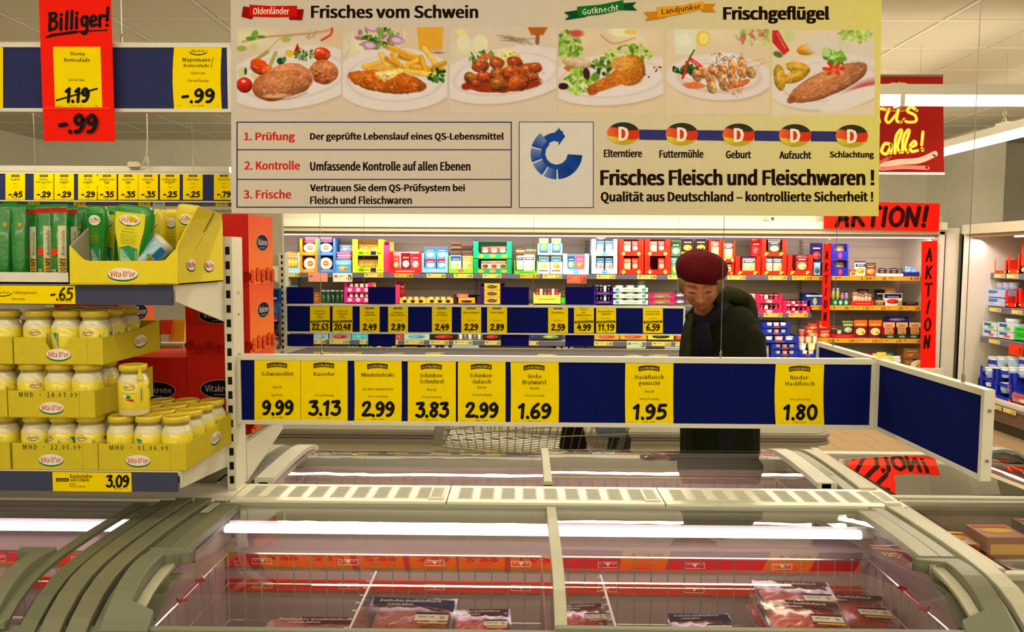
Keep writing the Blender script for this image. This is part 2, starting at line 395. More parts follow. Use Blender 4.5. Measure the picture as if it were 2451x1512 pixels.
# hanging fluorescent rows: housing, twin tubes, end caps, hangers
def fixture(x0, x1, y, z, label, alongx=True):
    t = thing('fluorescent_fixture', label, 'light', 'ceiling light rows')
    def B(m, a, b, c, d, e, f, col):
        if alongx: m.box(a, b, c, d, e, f, col)
        else: m.box(b, a, c, e, d, f, col)
    m = MB(); B(m, x0, y - .045, z, x1, y + .045, z + .055, (0.80, 0.78, 0.70)); m.build('housing', PAINT, t)
    k = int((x1 - x0) / 1.5 + .5)
    for i in range(k + 1):
        xx = x0 + (x1 - x0) * i / k; m = MB(); B(m, xx - .012, y - .04, z - .06, xx + .012, y + .04, z, (0.72, 0.70, 0.62)); m.build('lamp_holder', PAINT, t)
    for dy in (-.024, .024):
        m = MB(); p = [(x0 + .01, y + dy, z - .032), (x1 - .01, y + dy, z - .032)]
        if not alongx: p = [(b, a, c) for a, b, c in p]
        m.tube(p, .016, (1, 1, 1), 10); m.build('fluorescent_tube', TUBE, t)
    nh = max(2, int((x1 - x0) / 2.0))
    for i in range(nh):
        m = MB()
        xx = x0 + (x1 - x0) * (i + .5) / nh
        a, b = (xx, y) if alongx else (y, xx)
        m.tube([(a, b, z + .05), (a, b, ZC + .01)], .0022, (0.6, 0.6, 0.55), 5)
        m.box(a - .03, b - .055, z + .02, a + .03, b + .055, z + .075, (0.85, 0.83, 0.75))
        m.tube([(a - .02, b, z + .075), (a, b, z + .12), (a + .02, b, z + .075)], .004, (0.6, 0.6, 0.55), 5)
        m.tube([(a, b, z + .14 + .012 * math.sin(q * PI / 4)) if 0 else (a + .012 * math.cos(q * PI / 4), b, z + .14 + .02 * math.sin(q * PI / 4)) for q in range(8)], .003, (0.6, 0.65, 0.6), 4, True)
        m.build('hanger', ALU, t)
    return t
fixture(0.6, 4.9, 4.4, 2.485, 'long bright twin tube light row hanging behind the big banner')
fixture(-2.4, 3.0, 7.3, 2.42, 'tube light row hidden behind the banner close to the wall cabinets')
fixture(-4.3, 4.3, 1.2, 2.62, 'tube light row hanging just in front of the banner')
fixture(-4.3, 4.3, -0.6, 2.62, 'tube light row above the viewer')
fixture(-4.3, 4.3, -2.6, 2.42, 'tube light row behind the viewer far from the banner')
fixture(-1.05, 1.35, 3.3, 2.62, 'short added tube light row, unseen behind the banner above the person')  # added fixture, kept out of view, brightens the far board
fixture(4.75, 8.2, 3.32, 2.475, 'tube light row running away toward the back wall beside the dark red poster', False)
# ---------------------------------------------------------------- camera and dome on cabinet etc. come later
STRIPM = colmat('satin_strip', 0.24, noise=0.02, spec=0.6)
# ================================================================ chest freezers
YC, ZF = 2.405, 0.87        # centre line of the double row, height of the vent strip
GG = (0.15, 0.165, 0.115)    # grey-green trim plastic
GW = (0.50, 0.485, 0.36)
PROF = [(0.0, .850), (.12, .855), (.25, .859), (.40, .861), (.52, .859), (.59, .854), (.64, .846), (.68, .834), (.71, .820), (.74, .802), (.77, .780), (.80, .752)]
def prof_z(d):
    return float(np.interp(d, [p[0] for p in PROF], [p[1] for p in PROF]))
def strip_along(mb, xa, xb, y0, side, d0, d1, dz, th, col, inset=0.0, axis='y'):
    """curved rail following the lid profile between distances d0..d1 from the centre line"""
    ds = [d0 + (d1 - d0) * i / 14 for i in range(15)]; vs = []
    for d in ds:
        z = prof_z(d) + dz
        for x, zz in ((xa, z - th), (xb, z - th), (xb, z), (xa, z)):
            vs.append((x, y0 + side * d, zz) if axis == 'y' else (y0 + side * d, x, zz))
    fs = [(0, 1, 2, 3), (56, 59, 58, 57)]
    for i in range(14):
        for k in range(4): fs.append((i * 4 + k, i * 4 + (k + 1) % 4, (i + 1) * 4 + (k + 1) % 4, (i + 1) * 4 + k))
    mb.mesh(vs, fs, col)
def sheet(mb, xa, xb, y0, side, d0, d1, dz, col, axis='y', n=16):
    vs = []
    for i in range(n + 1):
        d = d0 + (d1 - d0) * i / n; z = prof_z(d) + dz
        for x in (xa, xb): vs.append((x, y0 + side * d, z) if axis == 'y' else (y0 + side * d, x, z))
    mb.mesh(vs, [(2 * i, 2 * i + 1, 2 * i + 3, 2 * i + 2) for i in range(n)], col)
def basket(parent_label, xa, xb, side, y0=YC, grp='wire baskets in the chest freezers', top=.735, bot=.36, d0=.155, d1=.69, step=.048, markers=False):
    t = thing('wire_basket', parent_label, 'basket', grp)
    W = (0.85, 0.80, 0.74)
    ya, yb = y0 + side * d0, y0 + side * d1
    m = MB()
    for z, r in ((top, .0032), (top - .09, .002), (top - .2, .002), (bot, .002)):
        m.tube([(xa, ya, z), (xb, ya, z), (xb, yb, z - (.0 if z < top else .0)), (xa, yb, z)], r, W, 4, True)
    m.build('rim', CHROME, t)
    m = MB(); n = int((xb - xa) / step)
    for i in range(n + 1):
        x = xa + (xb - xa) * i / n
        m.tube([(x, ya - side * .012, top - .006), (x, ya, top), (x, ya, bot), (x, yb, bot), (x, yb, top)], .0019, W, 4)
    k = int(abs(yb - ya) / step)
    for i in range(k + 1):
        y = ya + (yb - ya) * i / k
        m.tube([(xa, y, top), (xa, y, bot), (xb, y, bot), (xb, y, top)], .0019, W, 4)
    o = m.build('wire_mesh', CHROME, t); o['kind'] = 'stuff'
    return t
def freezer(name, label, xa, xb, lids, tube_side=(1, -1), left_hi=True, glow=(1, -1), labels=''):
    """double island chest freezer between xa and xb; lids: [(side, x0, x1)]"""
    t = thing(name, label, 'freezer')
    pk = (0.46, 0.35, 0.33)
    m = MB()  # cabinet body with outer panels
    for s in (1, -1):
        y = YC + s * .79
        m.box(xa, y - .02, .10, xb, y + .02, .72, (0.74, 0.70, 0.58))
    for x in (xa, xb - .03): m.box(x, YC - .77, .10, x + .03, YC + .77, .73, (0.74, 0.70, 0.58))
    m.box(xa, YC - .79, .06, xb, YC + .79, .12, (0.2, 0.2, 0.2))
    m.build('cabinet_body', PAINT, t)
    m = MB()  # liner
    m.box(xa + .03, YC - .77, .12, xb - .03, YC + .77, .16, pk)
    for s in (1, -1):
        m.box(xa + .03, YC + s * .77, .16, xb - .03, YC + s * .715, .755, pk)
    m.box(xa + .03, YC - .06, .16, xb - .03, YC + .06, .80, pk)
    for x in (xa + .03, xb - .075): m.box(x, YC - .70, .16, x + .045, YC + .70, .80, pk)
    m.build('liner', LINER, t)
    for s in (1, -1):
        m = MB(); strip_along(m, xa, xb, YC, s, .752, .80, 0.004, .04, GG)
        m.box(xa, YC + s * .80, .735, xb, YC + s * .812, .775, (0.10, 0.11, 0.08)); m.build('rim_rail', PLAST, t, bevel=.003)
    for s in (1, -1):   # centre ledge: stepped aluminium profile
        m = MB()
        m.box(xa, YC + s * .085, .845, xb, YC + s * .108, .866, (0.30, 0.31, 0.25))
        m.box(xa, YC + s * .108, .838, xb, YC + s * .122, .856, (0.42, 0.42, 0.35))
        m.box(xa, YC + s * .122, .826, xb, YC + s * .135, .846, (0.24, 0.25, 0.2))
        m.build('ledge_profile', PAINT, t, bevel=.002)
        m = MB(); m.tube([(xa + .10, YC + s * .118, .797), (xb - .13, YC + s * .118, .797)], .013, (1, 1, 1), 10)
        m.build('lamp_tube', PTUBE, t)
        m = MB(); m.box(xa + .05, YC + s * .062, .78, xb - .08, YC + s * .10, .826, (0.6, 0.56, 0.55)); m.build('lamp_housing', PAINT, t)
        for zz in (.678, .603):  # lower band and its marks stand in for the upper band's reflection
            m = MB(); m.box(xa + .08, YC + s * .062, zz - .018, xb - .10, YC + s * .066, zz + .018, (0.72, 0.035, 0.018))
            b = m.build('red_band_and_reflection', GLOSS, t)
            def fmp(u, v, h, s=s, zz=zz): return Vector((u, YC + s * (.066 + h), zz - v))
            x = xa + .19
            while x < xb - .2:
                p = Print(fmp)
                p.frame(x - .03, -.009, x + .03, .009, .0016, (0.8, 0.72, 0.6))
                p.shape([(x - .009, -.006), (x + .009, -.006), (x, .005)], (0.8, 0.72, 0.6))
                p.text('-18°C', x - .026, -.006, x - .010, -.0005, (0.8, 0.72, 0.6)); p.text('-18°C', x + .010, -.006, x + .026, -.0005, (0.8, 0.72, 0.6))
                x += .262; p.build('load_mark_and_reflection', PAPER, b)
    for s in (1, -1):   # side rails, each an extrusion of its own
        for q, sg in ((xa, 1), (xb, -1)):
            for o0, o1, dz, c, nm in ((0, .045, .022, GW if (s > 0 or sg < 0) and xb > 0 else (0.17, 0.17, 0.105), 'side_rail'), (.056, .094, .016, (0.30, 0.31, 0.24) if sg < 0 and xb > 0 else (0.13, 0.14, 0.085), 'inner_side_rail'), (.045, .056, .002, (0.04, 0.045, 0.03), 'rail_groove'), (.094, .104, .002, (0.04, 0.045, 0.03), 'rail_groove')):  # lighter right rails paint in glare, darker left ones the shelf's shade
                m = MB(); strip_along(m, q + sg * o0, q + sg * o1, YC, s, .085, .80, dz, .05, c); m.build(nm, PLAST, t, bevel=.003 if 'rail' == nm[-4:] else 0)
    GL = GW if xb > 0 else (0.16, 0.165, 0.10)  # frames below the mayonnaise shelf coloured darker to paint in its shade
    for s, q0, q1, up in lids:
        m = MB(); sheet(m, q0, q1, YC, s, .14, .752, .003 + up, (0.9, 0.9, 0.9)); lid = m.build('glass_lid', GLASS, t, smooth=True)
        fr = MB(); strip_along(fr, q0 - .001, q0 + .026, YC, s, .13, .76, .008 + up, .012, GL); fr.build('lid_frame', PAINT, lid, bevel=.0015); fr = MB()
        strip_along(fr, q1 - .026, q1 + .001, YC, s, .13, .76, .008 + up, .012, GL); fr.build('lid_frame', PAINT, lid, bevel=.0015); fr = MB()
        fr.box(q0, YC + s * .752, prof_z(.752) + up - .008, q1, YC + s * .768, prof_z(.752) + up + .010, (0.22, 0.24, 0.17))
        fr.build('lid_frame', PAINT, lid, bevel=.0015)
    return t
def grip(t, x, s, name_lbl=None, w=.085, flip=1):
    """hollow moulded handle at the front end of a lid side rail"""
    m = MB(); n = 14; out = []; inn = []
    for i in range(n + 1):
        d = .53 + .25 * i / n; z = prof_z(d) + .03 + .012 * math.sin(PI * i / n)
        out.append((d, z))
    vs = []
    for i, (d, z) in enumerate(out):
        ww = w * (1.0 if i < 2 or i > n - 3 else .46)
        for xx, zz in ((x, z - .03), (x + flip * ww, z - .03), (x + flip * ww, z), (x, z)): vs.append((xx, YC + s * d, zz))
    fs = [(0, 1, 2, 3), tuple(4 * n + k for k in (3, 2, 1, 0))]
    for i in range(n):
        for k in range(4): fs.append((i * 4 + k, i * 4 + (k + 1) % 4, (i + 1) * 4 + (k + 1) % 4, (i + 1) * 4 + k))
    m.mesh(vs, fs, (0.17, 0.18, 0.12))
    vs = []
    for i in range(3, n - 2):
        d, z = out[i]
        for xx, zz in ((x + flip * w * .42, z - .05), (x + flip * w * .98, z - .045), (x + flip * w * .9, z - .04), (x + flip * w * .42, z - .042)): vs.append((xx, YC + s * d, zz))
    k_ = len(vs) // 4; fs = []
    for i in range(k_ - 1):
        for k in range(4): fs.append((i * 4 + k, i * 4 + (k + 1) % 4, (i + 1) * 4 + (k + 1) % 4, (i + 1) * 4 + k))
    m.mesh(vs, fs, (0.08, 0.09, 0.06))
    m.build('grip_handle', PLAST, t, smooth=False, bevel=.003)
FXA, FXB = -0.975, 1.125
fz = freezer('chest_freezer', 'double chest freezer with glass lids and vent strip under the big banner', FXA, FXB,
             [(-1, FXA + .12, .10, .0), (-1, .075, FXB - .125, .012), (1, FXA + .12, .10, .0), (1, .075, FXB - .125, .012)])
# inner slanting end panels of the near lids (visible at both ends)
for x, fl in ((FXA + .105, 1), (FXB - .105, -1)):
    m = MB(); strip_along(m, x, x + fl * .05, YC, -1, .15, .56, .024, .02, (0.36, 0.35, 0.25) if fl < 0 else (0.16, 0.165, 0.10)); m.build('lid_end_rail', PLAST, fz, bevel=.002)  # near end rails: glare painted into the right one, shade into the left
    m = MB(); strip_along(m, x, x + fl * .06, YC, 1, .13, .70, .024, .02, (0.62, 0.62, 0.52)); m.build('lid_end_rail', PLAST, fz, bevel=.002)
    grip(fz, x - fl * .03, -1, w=.105, flip=fl)
for x in (FXA + .12, FXB - .14): m = MB(); m.lathe([(.0, 0), (.032, 0), (.034, .012), (.026, .024), (0, .027)], (x, YC + .735, .812), (0.62, 0.62, 0.55), 14); m.build('roller_cap', PAINT, fz, smooth=True)
# small label stickers on the rails
def sticker(x0, x1, d, s, z, parent, rot=0):
    def fm(u, v, h): return Vector((u, YC + s * (d + v), prof_z(d + v) + z + h))
    p = Print(fm); p.rect(x0, -.05, x1, .05, (0.62, 0.6, 0.5)); 
    for k in range(6): p.rect(x0 + .004, -.045 + .016 * k, x1 - .004, -.038 + .016 * k, (0.2, 0.2, 0.17), k == 0)
    p.build('type_sticker', PAPER, parent)
sticker(FXA + .063, FXA + .085, .16, -1, .0165, fz); sticker(FXB - .088, FXB - .066, .30, 1, .0165, fz)
# vent strip on the centre line: covers with groups of louvre slots
def vent_strip(xa, xb, label, joints=(), slots=True):
    t = thing('vent_strip', label, 'vent')
    m = MB(); js = [xa] + list(joints) + [xb]
    for a, b in zip(js[:-1], js[1:]):
        m = MB(); m.box(a + .0015, YC - .086, ZF - .006, b - .0015, YC + .086, ZF + .003, (0.80, 0.77, 0.64)); c = m.build('cover_panel', STRIPM, t, bevel=.0012)
        if not slots: continue
        p = Print(lambda u, v, h: Vector((u, YC - v, ZF + .003 + h)), eps=.0003); x = a + .035
        while x < b - .05:
            w = .036
            p.h = 1; p.rect(x - .004, -.062, x + w + .004, .050, (0.70, 0.68, 0.58))
            for k in range(8): p.rect(x, -.056 + k * .0125, x + w, -.050 + k * .0125, (0.30, 0.31, 0.27), k == 0)
            x += .0655
        p.build('louvre_slots', PAPER, c)['kind'] = 'stuff'
        m = MB(); m.box(b - .058, YC - .062, ZF + .003, b - .010, YC + .060, ZF + .006, (0.82, 0.79, 0.68))
        o = m.build('corner_vent', PAINT, t, bevel=.001)
        p = Print(lambda u, v, h: Vector((u, YC - v, ZF + .006 + h)), eps=.0003)
        for k in range(8): p.rect(b - .050, -.045 + k * .0115, b - .018, -.041 + k * .0115, (0.35, 0.36, 0.3), k == 0)
        p.build('slot', PAPER, o)
    return t
vent_strip(FXA + .1, FXB + .02, 'pale vent strip of louvre groups along the middle of the chest freezer', (atz(1072, 1190, ZF).x, atz(1583, 1190, ZF).x))
# neighbouring freezer to the left, under the mayonnaise shelves
fz2 = freezer('chest_freezer', 'chest freezer with glowing tube under the mayonnaise shelves', -3.10, FXA - .012,
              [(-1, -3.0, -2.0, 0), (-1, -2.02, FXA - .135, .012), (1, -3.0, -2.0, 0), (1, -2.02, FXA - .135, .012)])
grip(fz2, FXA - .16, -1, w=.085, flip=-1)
vent_strip(-3.10, FXA + .098, 'plain grey cover strip below the mayonnaise shelf price rail', (), False)
for s, q in ((-1, 'near'), (1, 'far')):
    basket(f'white wire basket in the {q} half of the freezer, on the mayonnaise side', FXA + .12, .06, s)
    basket(f'white wire basket in the {q} half of the freezer, away from the mayonnaise', .09, FXB - .12, s)
basket('white wire basket in the freezer under the mayonnaise shelves', -2.1, FXA - .14, -1)
# red arrow clips on the basket ends
for x, n_ in ((FXA + .121, 'mayonnaise end'), (FXB - .121, 'checkered floor end')):
    m = MB(); sg = 1 if x < 0 else -1
    m.tube([(x + sg * .006, YC - .36, .742), (x + sg * .006, YC - .50, .742)], .004, (0.6, 0.02, 0.02), 6)
    for yy, dd in ((YC - .36, 1), (YC - .50, -1)):
        m.tube([(x + sg * .006 - .012, yy - dd * .014, .744), (x + sg * .006, yy, .744), (x + sg * .006 + .012, yy - dd * .014, .744)], .0035, (0.6, 0.02, 0.02), 6)
    o = m.build('load_arrow', GLOSS); tag(o, f'red double arrow clipped on the basket rim at the {n_} of the freezer' if x < 0 else 'red double arrow clipped on the basket rim beside the mince packs', 'clip', 'red arrow clips')
# dividers
def divider(px0, py0, px1, py1, label):
    a = atz(px0, py0, .71); b = atz(px1, py1, .71); d = (b - a); b = a + d * (1.15)
    m = MB(); t = thing('basket_divider', label, 'divider', 'slotted dividers in the freezer')
    m.prism([(a.x, a.y, .71), (b.x, b.y, .71), (b.x, b.y, .42), (a.x, a.y, .42)], (.004, 0, 0), (0.40, 0.33, 0.30)); m.build('panel', FILM, t)
    m = MB(); m.tube([(a.x, a.y, .712), (b.x, b.y, .712)], .0035, (0.8, 0.76, 0.72), 5)
    for i in range(9):
        q = a + (b - a) * (i + .5) / 9; m.tube([(q.x - .004, q.y, .714), (q.x - .013, q.y - .006, .716)], .0018, (0.8, 0.76, 0.72), 4)
    m.build('toothed_edge', PAINT, t)
divider(900, 1370, 834, 1512, 'white toothed divider leaning beside the dark blue meat pack')
divider(1437, 1378, 1476, 1512, 'white toothed divider behind the centre bar of the lids')
divider(52, 1358, 0, 1397, 'white toothed divider under the glowing tube below the mayonnaise shelves')
# ================================================================ hanging price rails, price cards, banner
YS = 2.45                    # hanging front sign plane
NAVY = alb((30, 36, 110)); NAVY = (0.004, 0.008, 0.105)
NAVY2 = (0.030, 0.036, 0.125)
YEL = (0.92, 0.70, 0.0); YELB = (0.88, 0.66, 0.0)
BLK = (0.012, 0.010, 0.010)
FRAMEC = (0.68, 0.66, 0.57)
def rail_sign(name, label, x0, y0, x1, y1, Y, fr=9, navy=NAVY, ends=True, thick=.022, group=None):
    """blue display board in an aluminium frame, addressed by its pixel box at depth Y"""
    t = thing(name, label, 'sign', group)
    a, b = at(x0, y1, Y), at(x1, y0, Y); s = (b.x - a.x) / (x1 - x0); w = fr * s
    zb, zt = at((x0 + x1) / 2, y1, Y).z, at((x0 + x1) / 2, y0, Y).z
    m = MB(); m.box(a.x, Y + .002, zb + w * .6, b.x, Y + .008, zt - w * .6, navy); m.build('blue_panel', FELT, t)
    for q, (z0, z1) in (('top_rail', (zt - w * 1.25, zt)), ('bottom_rail', (zb, zb + w * .95))):
        m = MB(); m.box(a.x, Y - .004, z0, b.x, Y + thick, z1, FRAMEC); m.build(q, ALU if 0 else PAINT, t, bevel=.0012)
    if ends:
        for xx in (a.x, b.x - w):
            m = MB(); m.box(xx, Y - .003, zb, xx + w, Y + thick - .001, zt, FRAMEC); m.build('end_rail', PAINT, t, bevel=.0012)
    return t, a.x, b.x, zb, zt
front, fxa, fxb, fzb, fzt = rail_sign('price_sign', 'long navy price board with eight yellow meat price cards above the freezer', 568, 853, 2098, 1021, YS, 11)
def logo(p, x, y, w, h, txt='OLDENLÄNDER', fine=True):
    """arched black name badge"""
    n = 10; top = []; bot = []
    for i in range(n + 1):
        u = i / n; c = (2 * u - 1) ** 2 * h * .28
        top.append((x + u * w, y + c)); bot.append((x + u * w + (u - .5) * -w * .03, y + h + c))
    p.shape((top + bot[::-1])[::-1], BLK)
    if fine: p.text(txt, x + w * .05, y + h * .16, x + w * .95, y + h * .86, (0.75, 0.58, 0.05), .01, warp=lambda U, V: (U, V + ((U - x) / w * 2 - 1) ** 2 * h * .28))
def oval_logo(p, cx, cy, rx, ry, colour=True):
    if colour:
        p.ell(cx, cy + ry * .16, rx, ry * 1.02, (0.01, 0.16, 0.05)); p.ell(cx, cy, rx * .97, ry * .92, (0.80, 0.78, 0.70))
        p.text("Vita D'or", cx - rx * .80, cy - ry * .42, cx + rx * .82, cy + ry * .46, (0.62, 0.012, 0.008), .02, .15)
    else:
        p.ell(cx, cy + ry * .18, rx, ry, BLK); p.ell(cx, cy, rx * .96, ry * .92, YEL)
        p.text("Vita D'or", cx - rx * .74, cy - ry * .40, cx + rx * .74, cy + ry * .40, BLK, .02, .15)
def price_card(x0, y0, x1, y1, Y, title, sub, price, fine=None, kind='card', label='', group=None, brand='old', zoom=1.0, base=None, curl=0.0):
    """yellow paper price card; all measures follow its pixel box"""
    t = thing('price_card', label, 'price card', group)
    cw, ch = x1 - x0, y1 - y0; fm = face_map(Y - .0022)
    base = base or YEL
    m = MB(); 
    n = 5; vs = []
    for i in range(n + 1):
        v = i / n; bow = curl * math.sin(PI * v)
        a = at(x0 + bow, y0 + v * ch, Y - .002 - abs(curl) * .0002); b = at(x1 + bow * .8, y0 + v * ch, Y - .002)
        vs += [tuple(a), tuple(b), (b.x, b.y + .0012, b.z), (a.x, a.y + .0012, a.z)]
    fs = [(0, 1, 2, 3), (n * 4 + 3, n * 4 + 2, n * 4 + 1, n * 4)]
    for i in range(n):
        for k in range(4): fs.append((i * 4 + k, (i + 1) * 4 + k, (i + 1) * 4 + (k + 1) % 4, i * 4 + (k + 1) % 4))
    m.mesh(vs, fs, base); m.build('card', PAPER, t)
    p = Print(fm, eps=.00005 * (Y / 2.4), h0=14)
    X = lambda u: x0 + u * cw
    Yv = lambda v: y0 + v * ch
    if brand == 'old': logo(p, X(.27), Yv(.035), cw * .44, ch * .075, fine=True)
    elif brand == 'small': p.rect(X(.28), Yv(.04), X(.72), Yv(.10), BLK); p.text('Gutknecht', X(.31), Yv(.048), X(.69), Yv(.095), (0.75, 0.6, 0.1))
    elif brand == 'combino': p.rect(X(.30), Yv(.05), X(.70), Yv(.13), BLK); p.text('Combino', X(.33), Yv(.06), X(.67), Yv(.12), (0.75, 0.6, 0.1))
    elif brand == 'oval': oval_logo(p, X(.5), Yv(.085), cw * .19, ch * .058, False)
    elif brand == 'fish': p.ell(X(.5), Yv(.08), cw * .2, ch * .045, BLK); p.ell(X(.5), Yv(.08), cw * .18, ch * .035, YEL); p.text('Ocean Sea', X(.35), Yv(.06), X(.65), Yv(.10), BLK)
    ty = .185 if brand != 'none' else .14
    for i, ln in enumerate(title):
        L_ = len(ln); hw = min(.44, L_ * .0252 + .02) * zoom; asc = .064 if not any(c in ln for c in 'gpqyj') else .080
        p.text(ln, X(.5 - hw), Yv(ty + i * .098), X(.5 + hw), Yv(ty + i * .098 + asc * 1.1), BLK, .004, up=(i == 0))
    for i, (ln, v) in enumerate(sub):
        hw = min(.42, len(ln) * .0158); p.text(ln, X(.5 - hw), Yv(v), X(.5 + hw), Yv(v + .044), (0.10, 0.07, 0.0), .006, up=(i == 0))
    pv = .66
    if kind == 'limited':
        p.line([(X(.08), Yv(.585)), (X(.92), Yv(.565))], ch * .085, BLK, smooth=False); p.text('Nur für kurze Zeit!', X(.10), Yv(.545), X(.90), Yv(.61), (0.85, 0.66, 0.05), .02, .2)
    nb = len(price); hw = min(.41, nb * .0835 + .005)
    if price.startswith('-'): p.brush(price, X(.5 - hw), Yv(pv + .02), X(.5 + hw), Yv(pv + .235), cw * .062, BLK)
    else: p.brush(price, X(.5 - hw), Yv(pv), X(.5 + hw), Yv(pv + .235), cw * .066 if nb < 5 else cw * .06, BLK)
    if fine:
        p.text(fine, X(.36), Yv(.935), X(.62), Yv(.955), BLK, .02); p.text('206002', X(.06), Yv(.94), X(.17), Yv(.952), (0.2, 0.15, 0)); p.text('2 T', X(.88), Yv(.94), X(.93), Yv(.952), (0.2, 0.15, 0))
    p.build('lettering', PAPER, t)
    return t
G8 = 'yellow meat price cards in the front board'
CARDS = [
 (609, 862, 719, 1007, ['Schweinefilet'], [('frisch', .42), ('kg-Preis', .555)], '9.99', 'card reading 9.99 in the front board, nearest the white shelf post'),
 (720, 862, 832, 1008, ['Kasseler'], [('550-g Packung', .555)], '3.13', 'card reading 3.13 touching the 9.99 card in the front board'),
 (848, 864, 961, 1011, ['Minutensteaks'], [('aus dem Schweinelachs', .43), ('400-g Packung', .555)], '2.99', 'card reading 2.99 for thin steaks in the front board'),
 (976, 865, 1091, 1013, ['Schinken-', 'Schnitzel'], [('frisch', .43), ('600-g Packung', .555)], '3.83', 'card reading 3.83 for ham schnitzel in the front board'),
 (1096, 865, 1210, 1014, ['Schinken-', 'Gulasch'], [('frisch', .39), ('500-g Packung', .515)], '2.99', 'card reading 2.99 for goulash between the 3.83 and 1.69 cards'),
 (1222, 867, 1337, 1016, ['Grobe', 'Bratwurst'], [('frisch', .39), ('400-g Packung', .515)], '1.69', 'card reading 1.69 in the front board'),
 (1497, 869, 1612, 1018, ['Hackfleisch', 'gemischt'], [('frisch', .43), ('500-g Packung', .555)], '1.95', 'card reading 1.95 standing alone in the front board'),
 (1857, 870, 1973, 1019, ['Rinder-', 'Hackfleisch'], [('400-g Packung', .555)], '1.80', 'card reading 1.80 nearest the corner of the front board')]
for i, c in enumerate(CARDS):
    price_card(c[0], c[1], c[2], c[3], YS, c[4], c[5], c[6], '1 KG = 5.99', label='yellow price ' + c[7], group=G8, curl=[0, 0, 1, 0, 0, 1, -1, -3][i])
# boards that run toward the viewer and away at the corner of the front board
def side_board(label, x0, x1, Xw, y_near, y_far, zb, zt, thick=.02, endcap=True):
    t = thing('price_sign', label, 'sign')
    m = MB(); m.box(Xw, y_near + .01, zb + .008, Xw + .006, y_far - .01, zt - .008, NAVY); m.build('blue_panel', FELT, t)
    for q, z0, z1 in (('top_rail', zt - .017, zt), ('bottom_rail', zb, zb + .013)):
        m = MB(); m.box(Xw - .004, y_near + .012, z0, Xw + thick, y_far - .012, z1, FRAMEC); m.build(q, PAINT, t, bevel=.0012)
    if endcap:
        for yy in (y_near, y_far - .012):
            m = MB(); m.box(Xw - .006, yy, zb, Xw + thick, yy + .014, zt, FRAMEC); o = m.build('end_rail', PAINT, t, bevel=.0012)
        m = MB()
        for zz in (zb + .05, zt - .05): m.lathe([(0, 0), (.004, 0), (.004, .002), (0, .002)], (0, 0, 0), (0.3, 0.3, 0.3), 8)
        m.v = [(Xw + .007 + vx, y_near - .002 - vz, (zb + .05 if i < 32 else zt - .05) + vy) for i, (vx, vy, vz) in enumerate(m.v)]
        m.build('screw', ALU, t)
    return t
XC = fxb + .006
yn = None
# near end of the corner board: its far edge is at the front board, the near end is where x = 2355 falls on the plane
d = ray(2358, 1030); yn = XC * d.y / d.x
side_board('navy board without cards running toward the viewer from the corner of the front board', 0, 0, XC, yn, YS + .0, fzb, fzt)
d = ray(1958, 840); yf = XC * d.y / d.x
side_board('navy board without cards running back from the front board corner past the wall cabinet', 0, 0, XC, YS + .03, min(yf, 3.75), fzb, fzt)
# back price board over the second freezer row and its cards
YB = 5.83
rail_sign('price_sign', 'navy price board with eleven yellow cards hanging behind over the far freezer', 684, 730, 1640, 800, YB, 4, NAVY)
B11 = [(742, '22.63', ['Farmfreude', 'Hafermast', 'Gans'], 'limited', 'none'), (796, '20.48', ['Farmfreude', 'Hafermast', 'Gans'], 'limited', 'none'), (861, '2.49', ['Hähnchen', 'Cordon Bleu'], 'c', 'small'),
 (929, '2.89', ['Hähnchen', 'Minischnitzel'], 'c', 'small'), (1034, '2.49', ['Hähnchen', 'Brustfilet'], 'c', 'small'), (1104, '2.29', ['Hähnchen Nuggets'], 'c', 'small'),
 (1166, '2.89', ['Chicken Wings'], 'c', 'small'), (1312, '2.59', ['Brathähnchen'], 'c', 'small'), (1374, '4.99', ['MSC', 'Wildlachsfilet'], 'limited', 'fish'),
 (1427, '11.19', ['Neuseeländische', 'Lammkeule'], 'limited', 'none'), (1539, '6.59', ['Barock Crown', 'Schweine-Filet'], 'limited', 'none')]
w11 = ['beside the leftover navy end', 'after 22.63', 'for cordon bleu', 'for mini schnitzel', 'for breast fillet', 'for nuggets', 'for chicken wings', 'for roast chicken', 'for salmon fillet', 'for leg of lamb', 'beside the woman']
for (x, pr, ti, k, br), w in zip(B11, w11):
    yo = (x - 684) * .0062
    price_card(x, 733 + yo * .2, x + 47.5, 796 + yo * .2, YB, ti, [('600-g Packung', .42 if k == 'limited' else .5)], pr, 'x', kind=k, label=f'small yellow price card {pr} {w}, in the far navy board', group='yellow price cards in the far board', brand=br, base=YELB)
# separate plain blue boards above and below the far rail
for (x0, x1), w in zip(((684, 750), (881, 946), (1199, 1266), (1353, 1422)), ('beside the slotted post', 'before the yellow cheese trays', 'beside the yellow boxes with fish mark', 'beside the dark cup cartons')):
    for ya, yb, q in ((687, 729, 'above'), (800, 828, 'below')):
        m = MB(); pbox(m, x0, ya, x1, yb, YB + .03, .004, (0.006, 0.006, 0.13)); tag(m.build('blue_plate', FELT), f'bright navy plate just {q} the far price board, {w}', 'sign', 'plain blue plates at the far board')
# upper left board with cards and its red offer board
rail_sign('price_sign', 'navy price board high above the mayonnaise shelves', -330, 102, 552, 268, YS, 9, NAVY2)
price_card(417, 109, 531, 261, YS, ['Mayonnaise /', 'Remoulade /'], [('Salatcreme', .41), ('500-ml Flasche', .53)], '-.99', '1 L = 1.98', label='yellow price card -.99 in the high navy board beside the banner', brand='oval', curl=-4)
price_card(-106, 109, 7, 261, YS, ['Salat'], [('500-ml', .5)], '-.99', 'x', label='yellow price card at the far end of the high navy board', brand='oval')
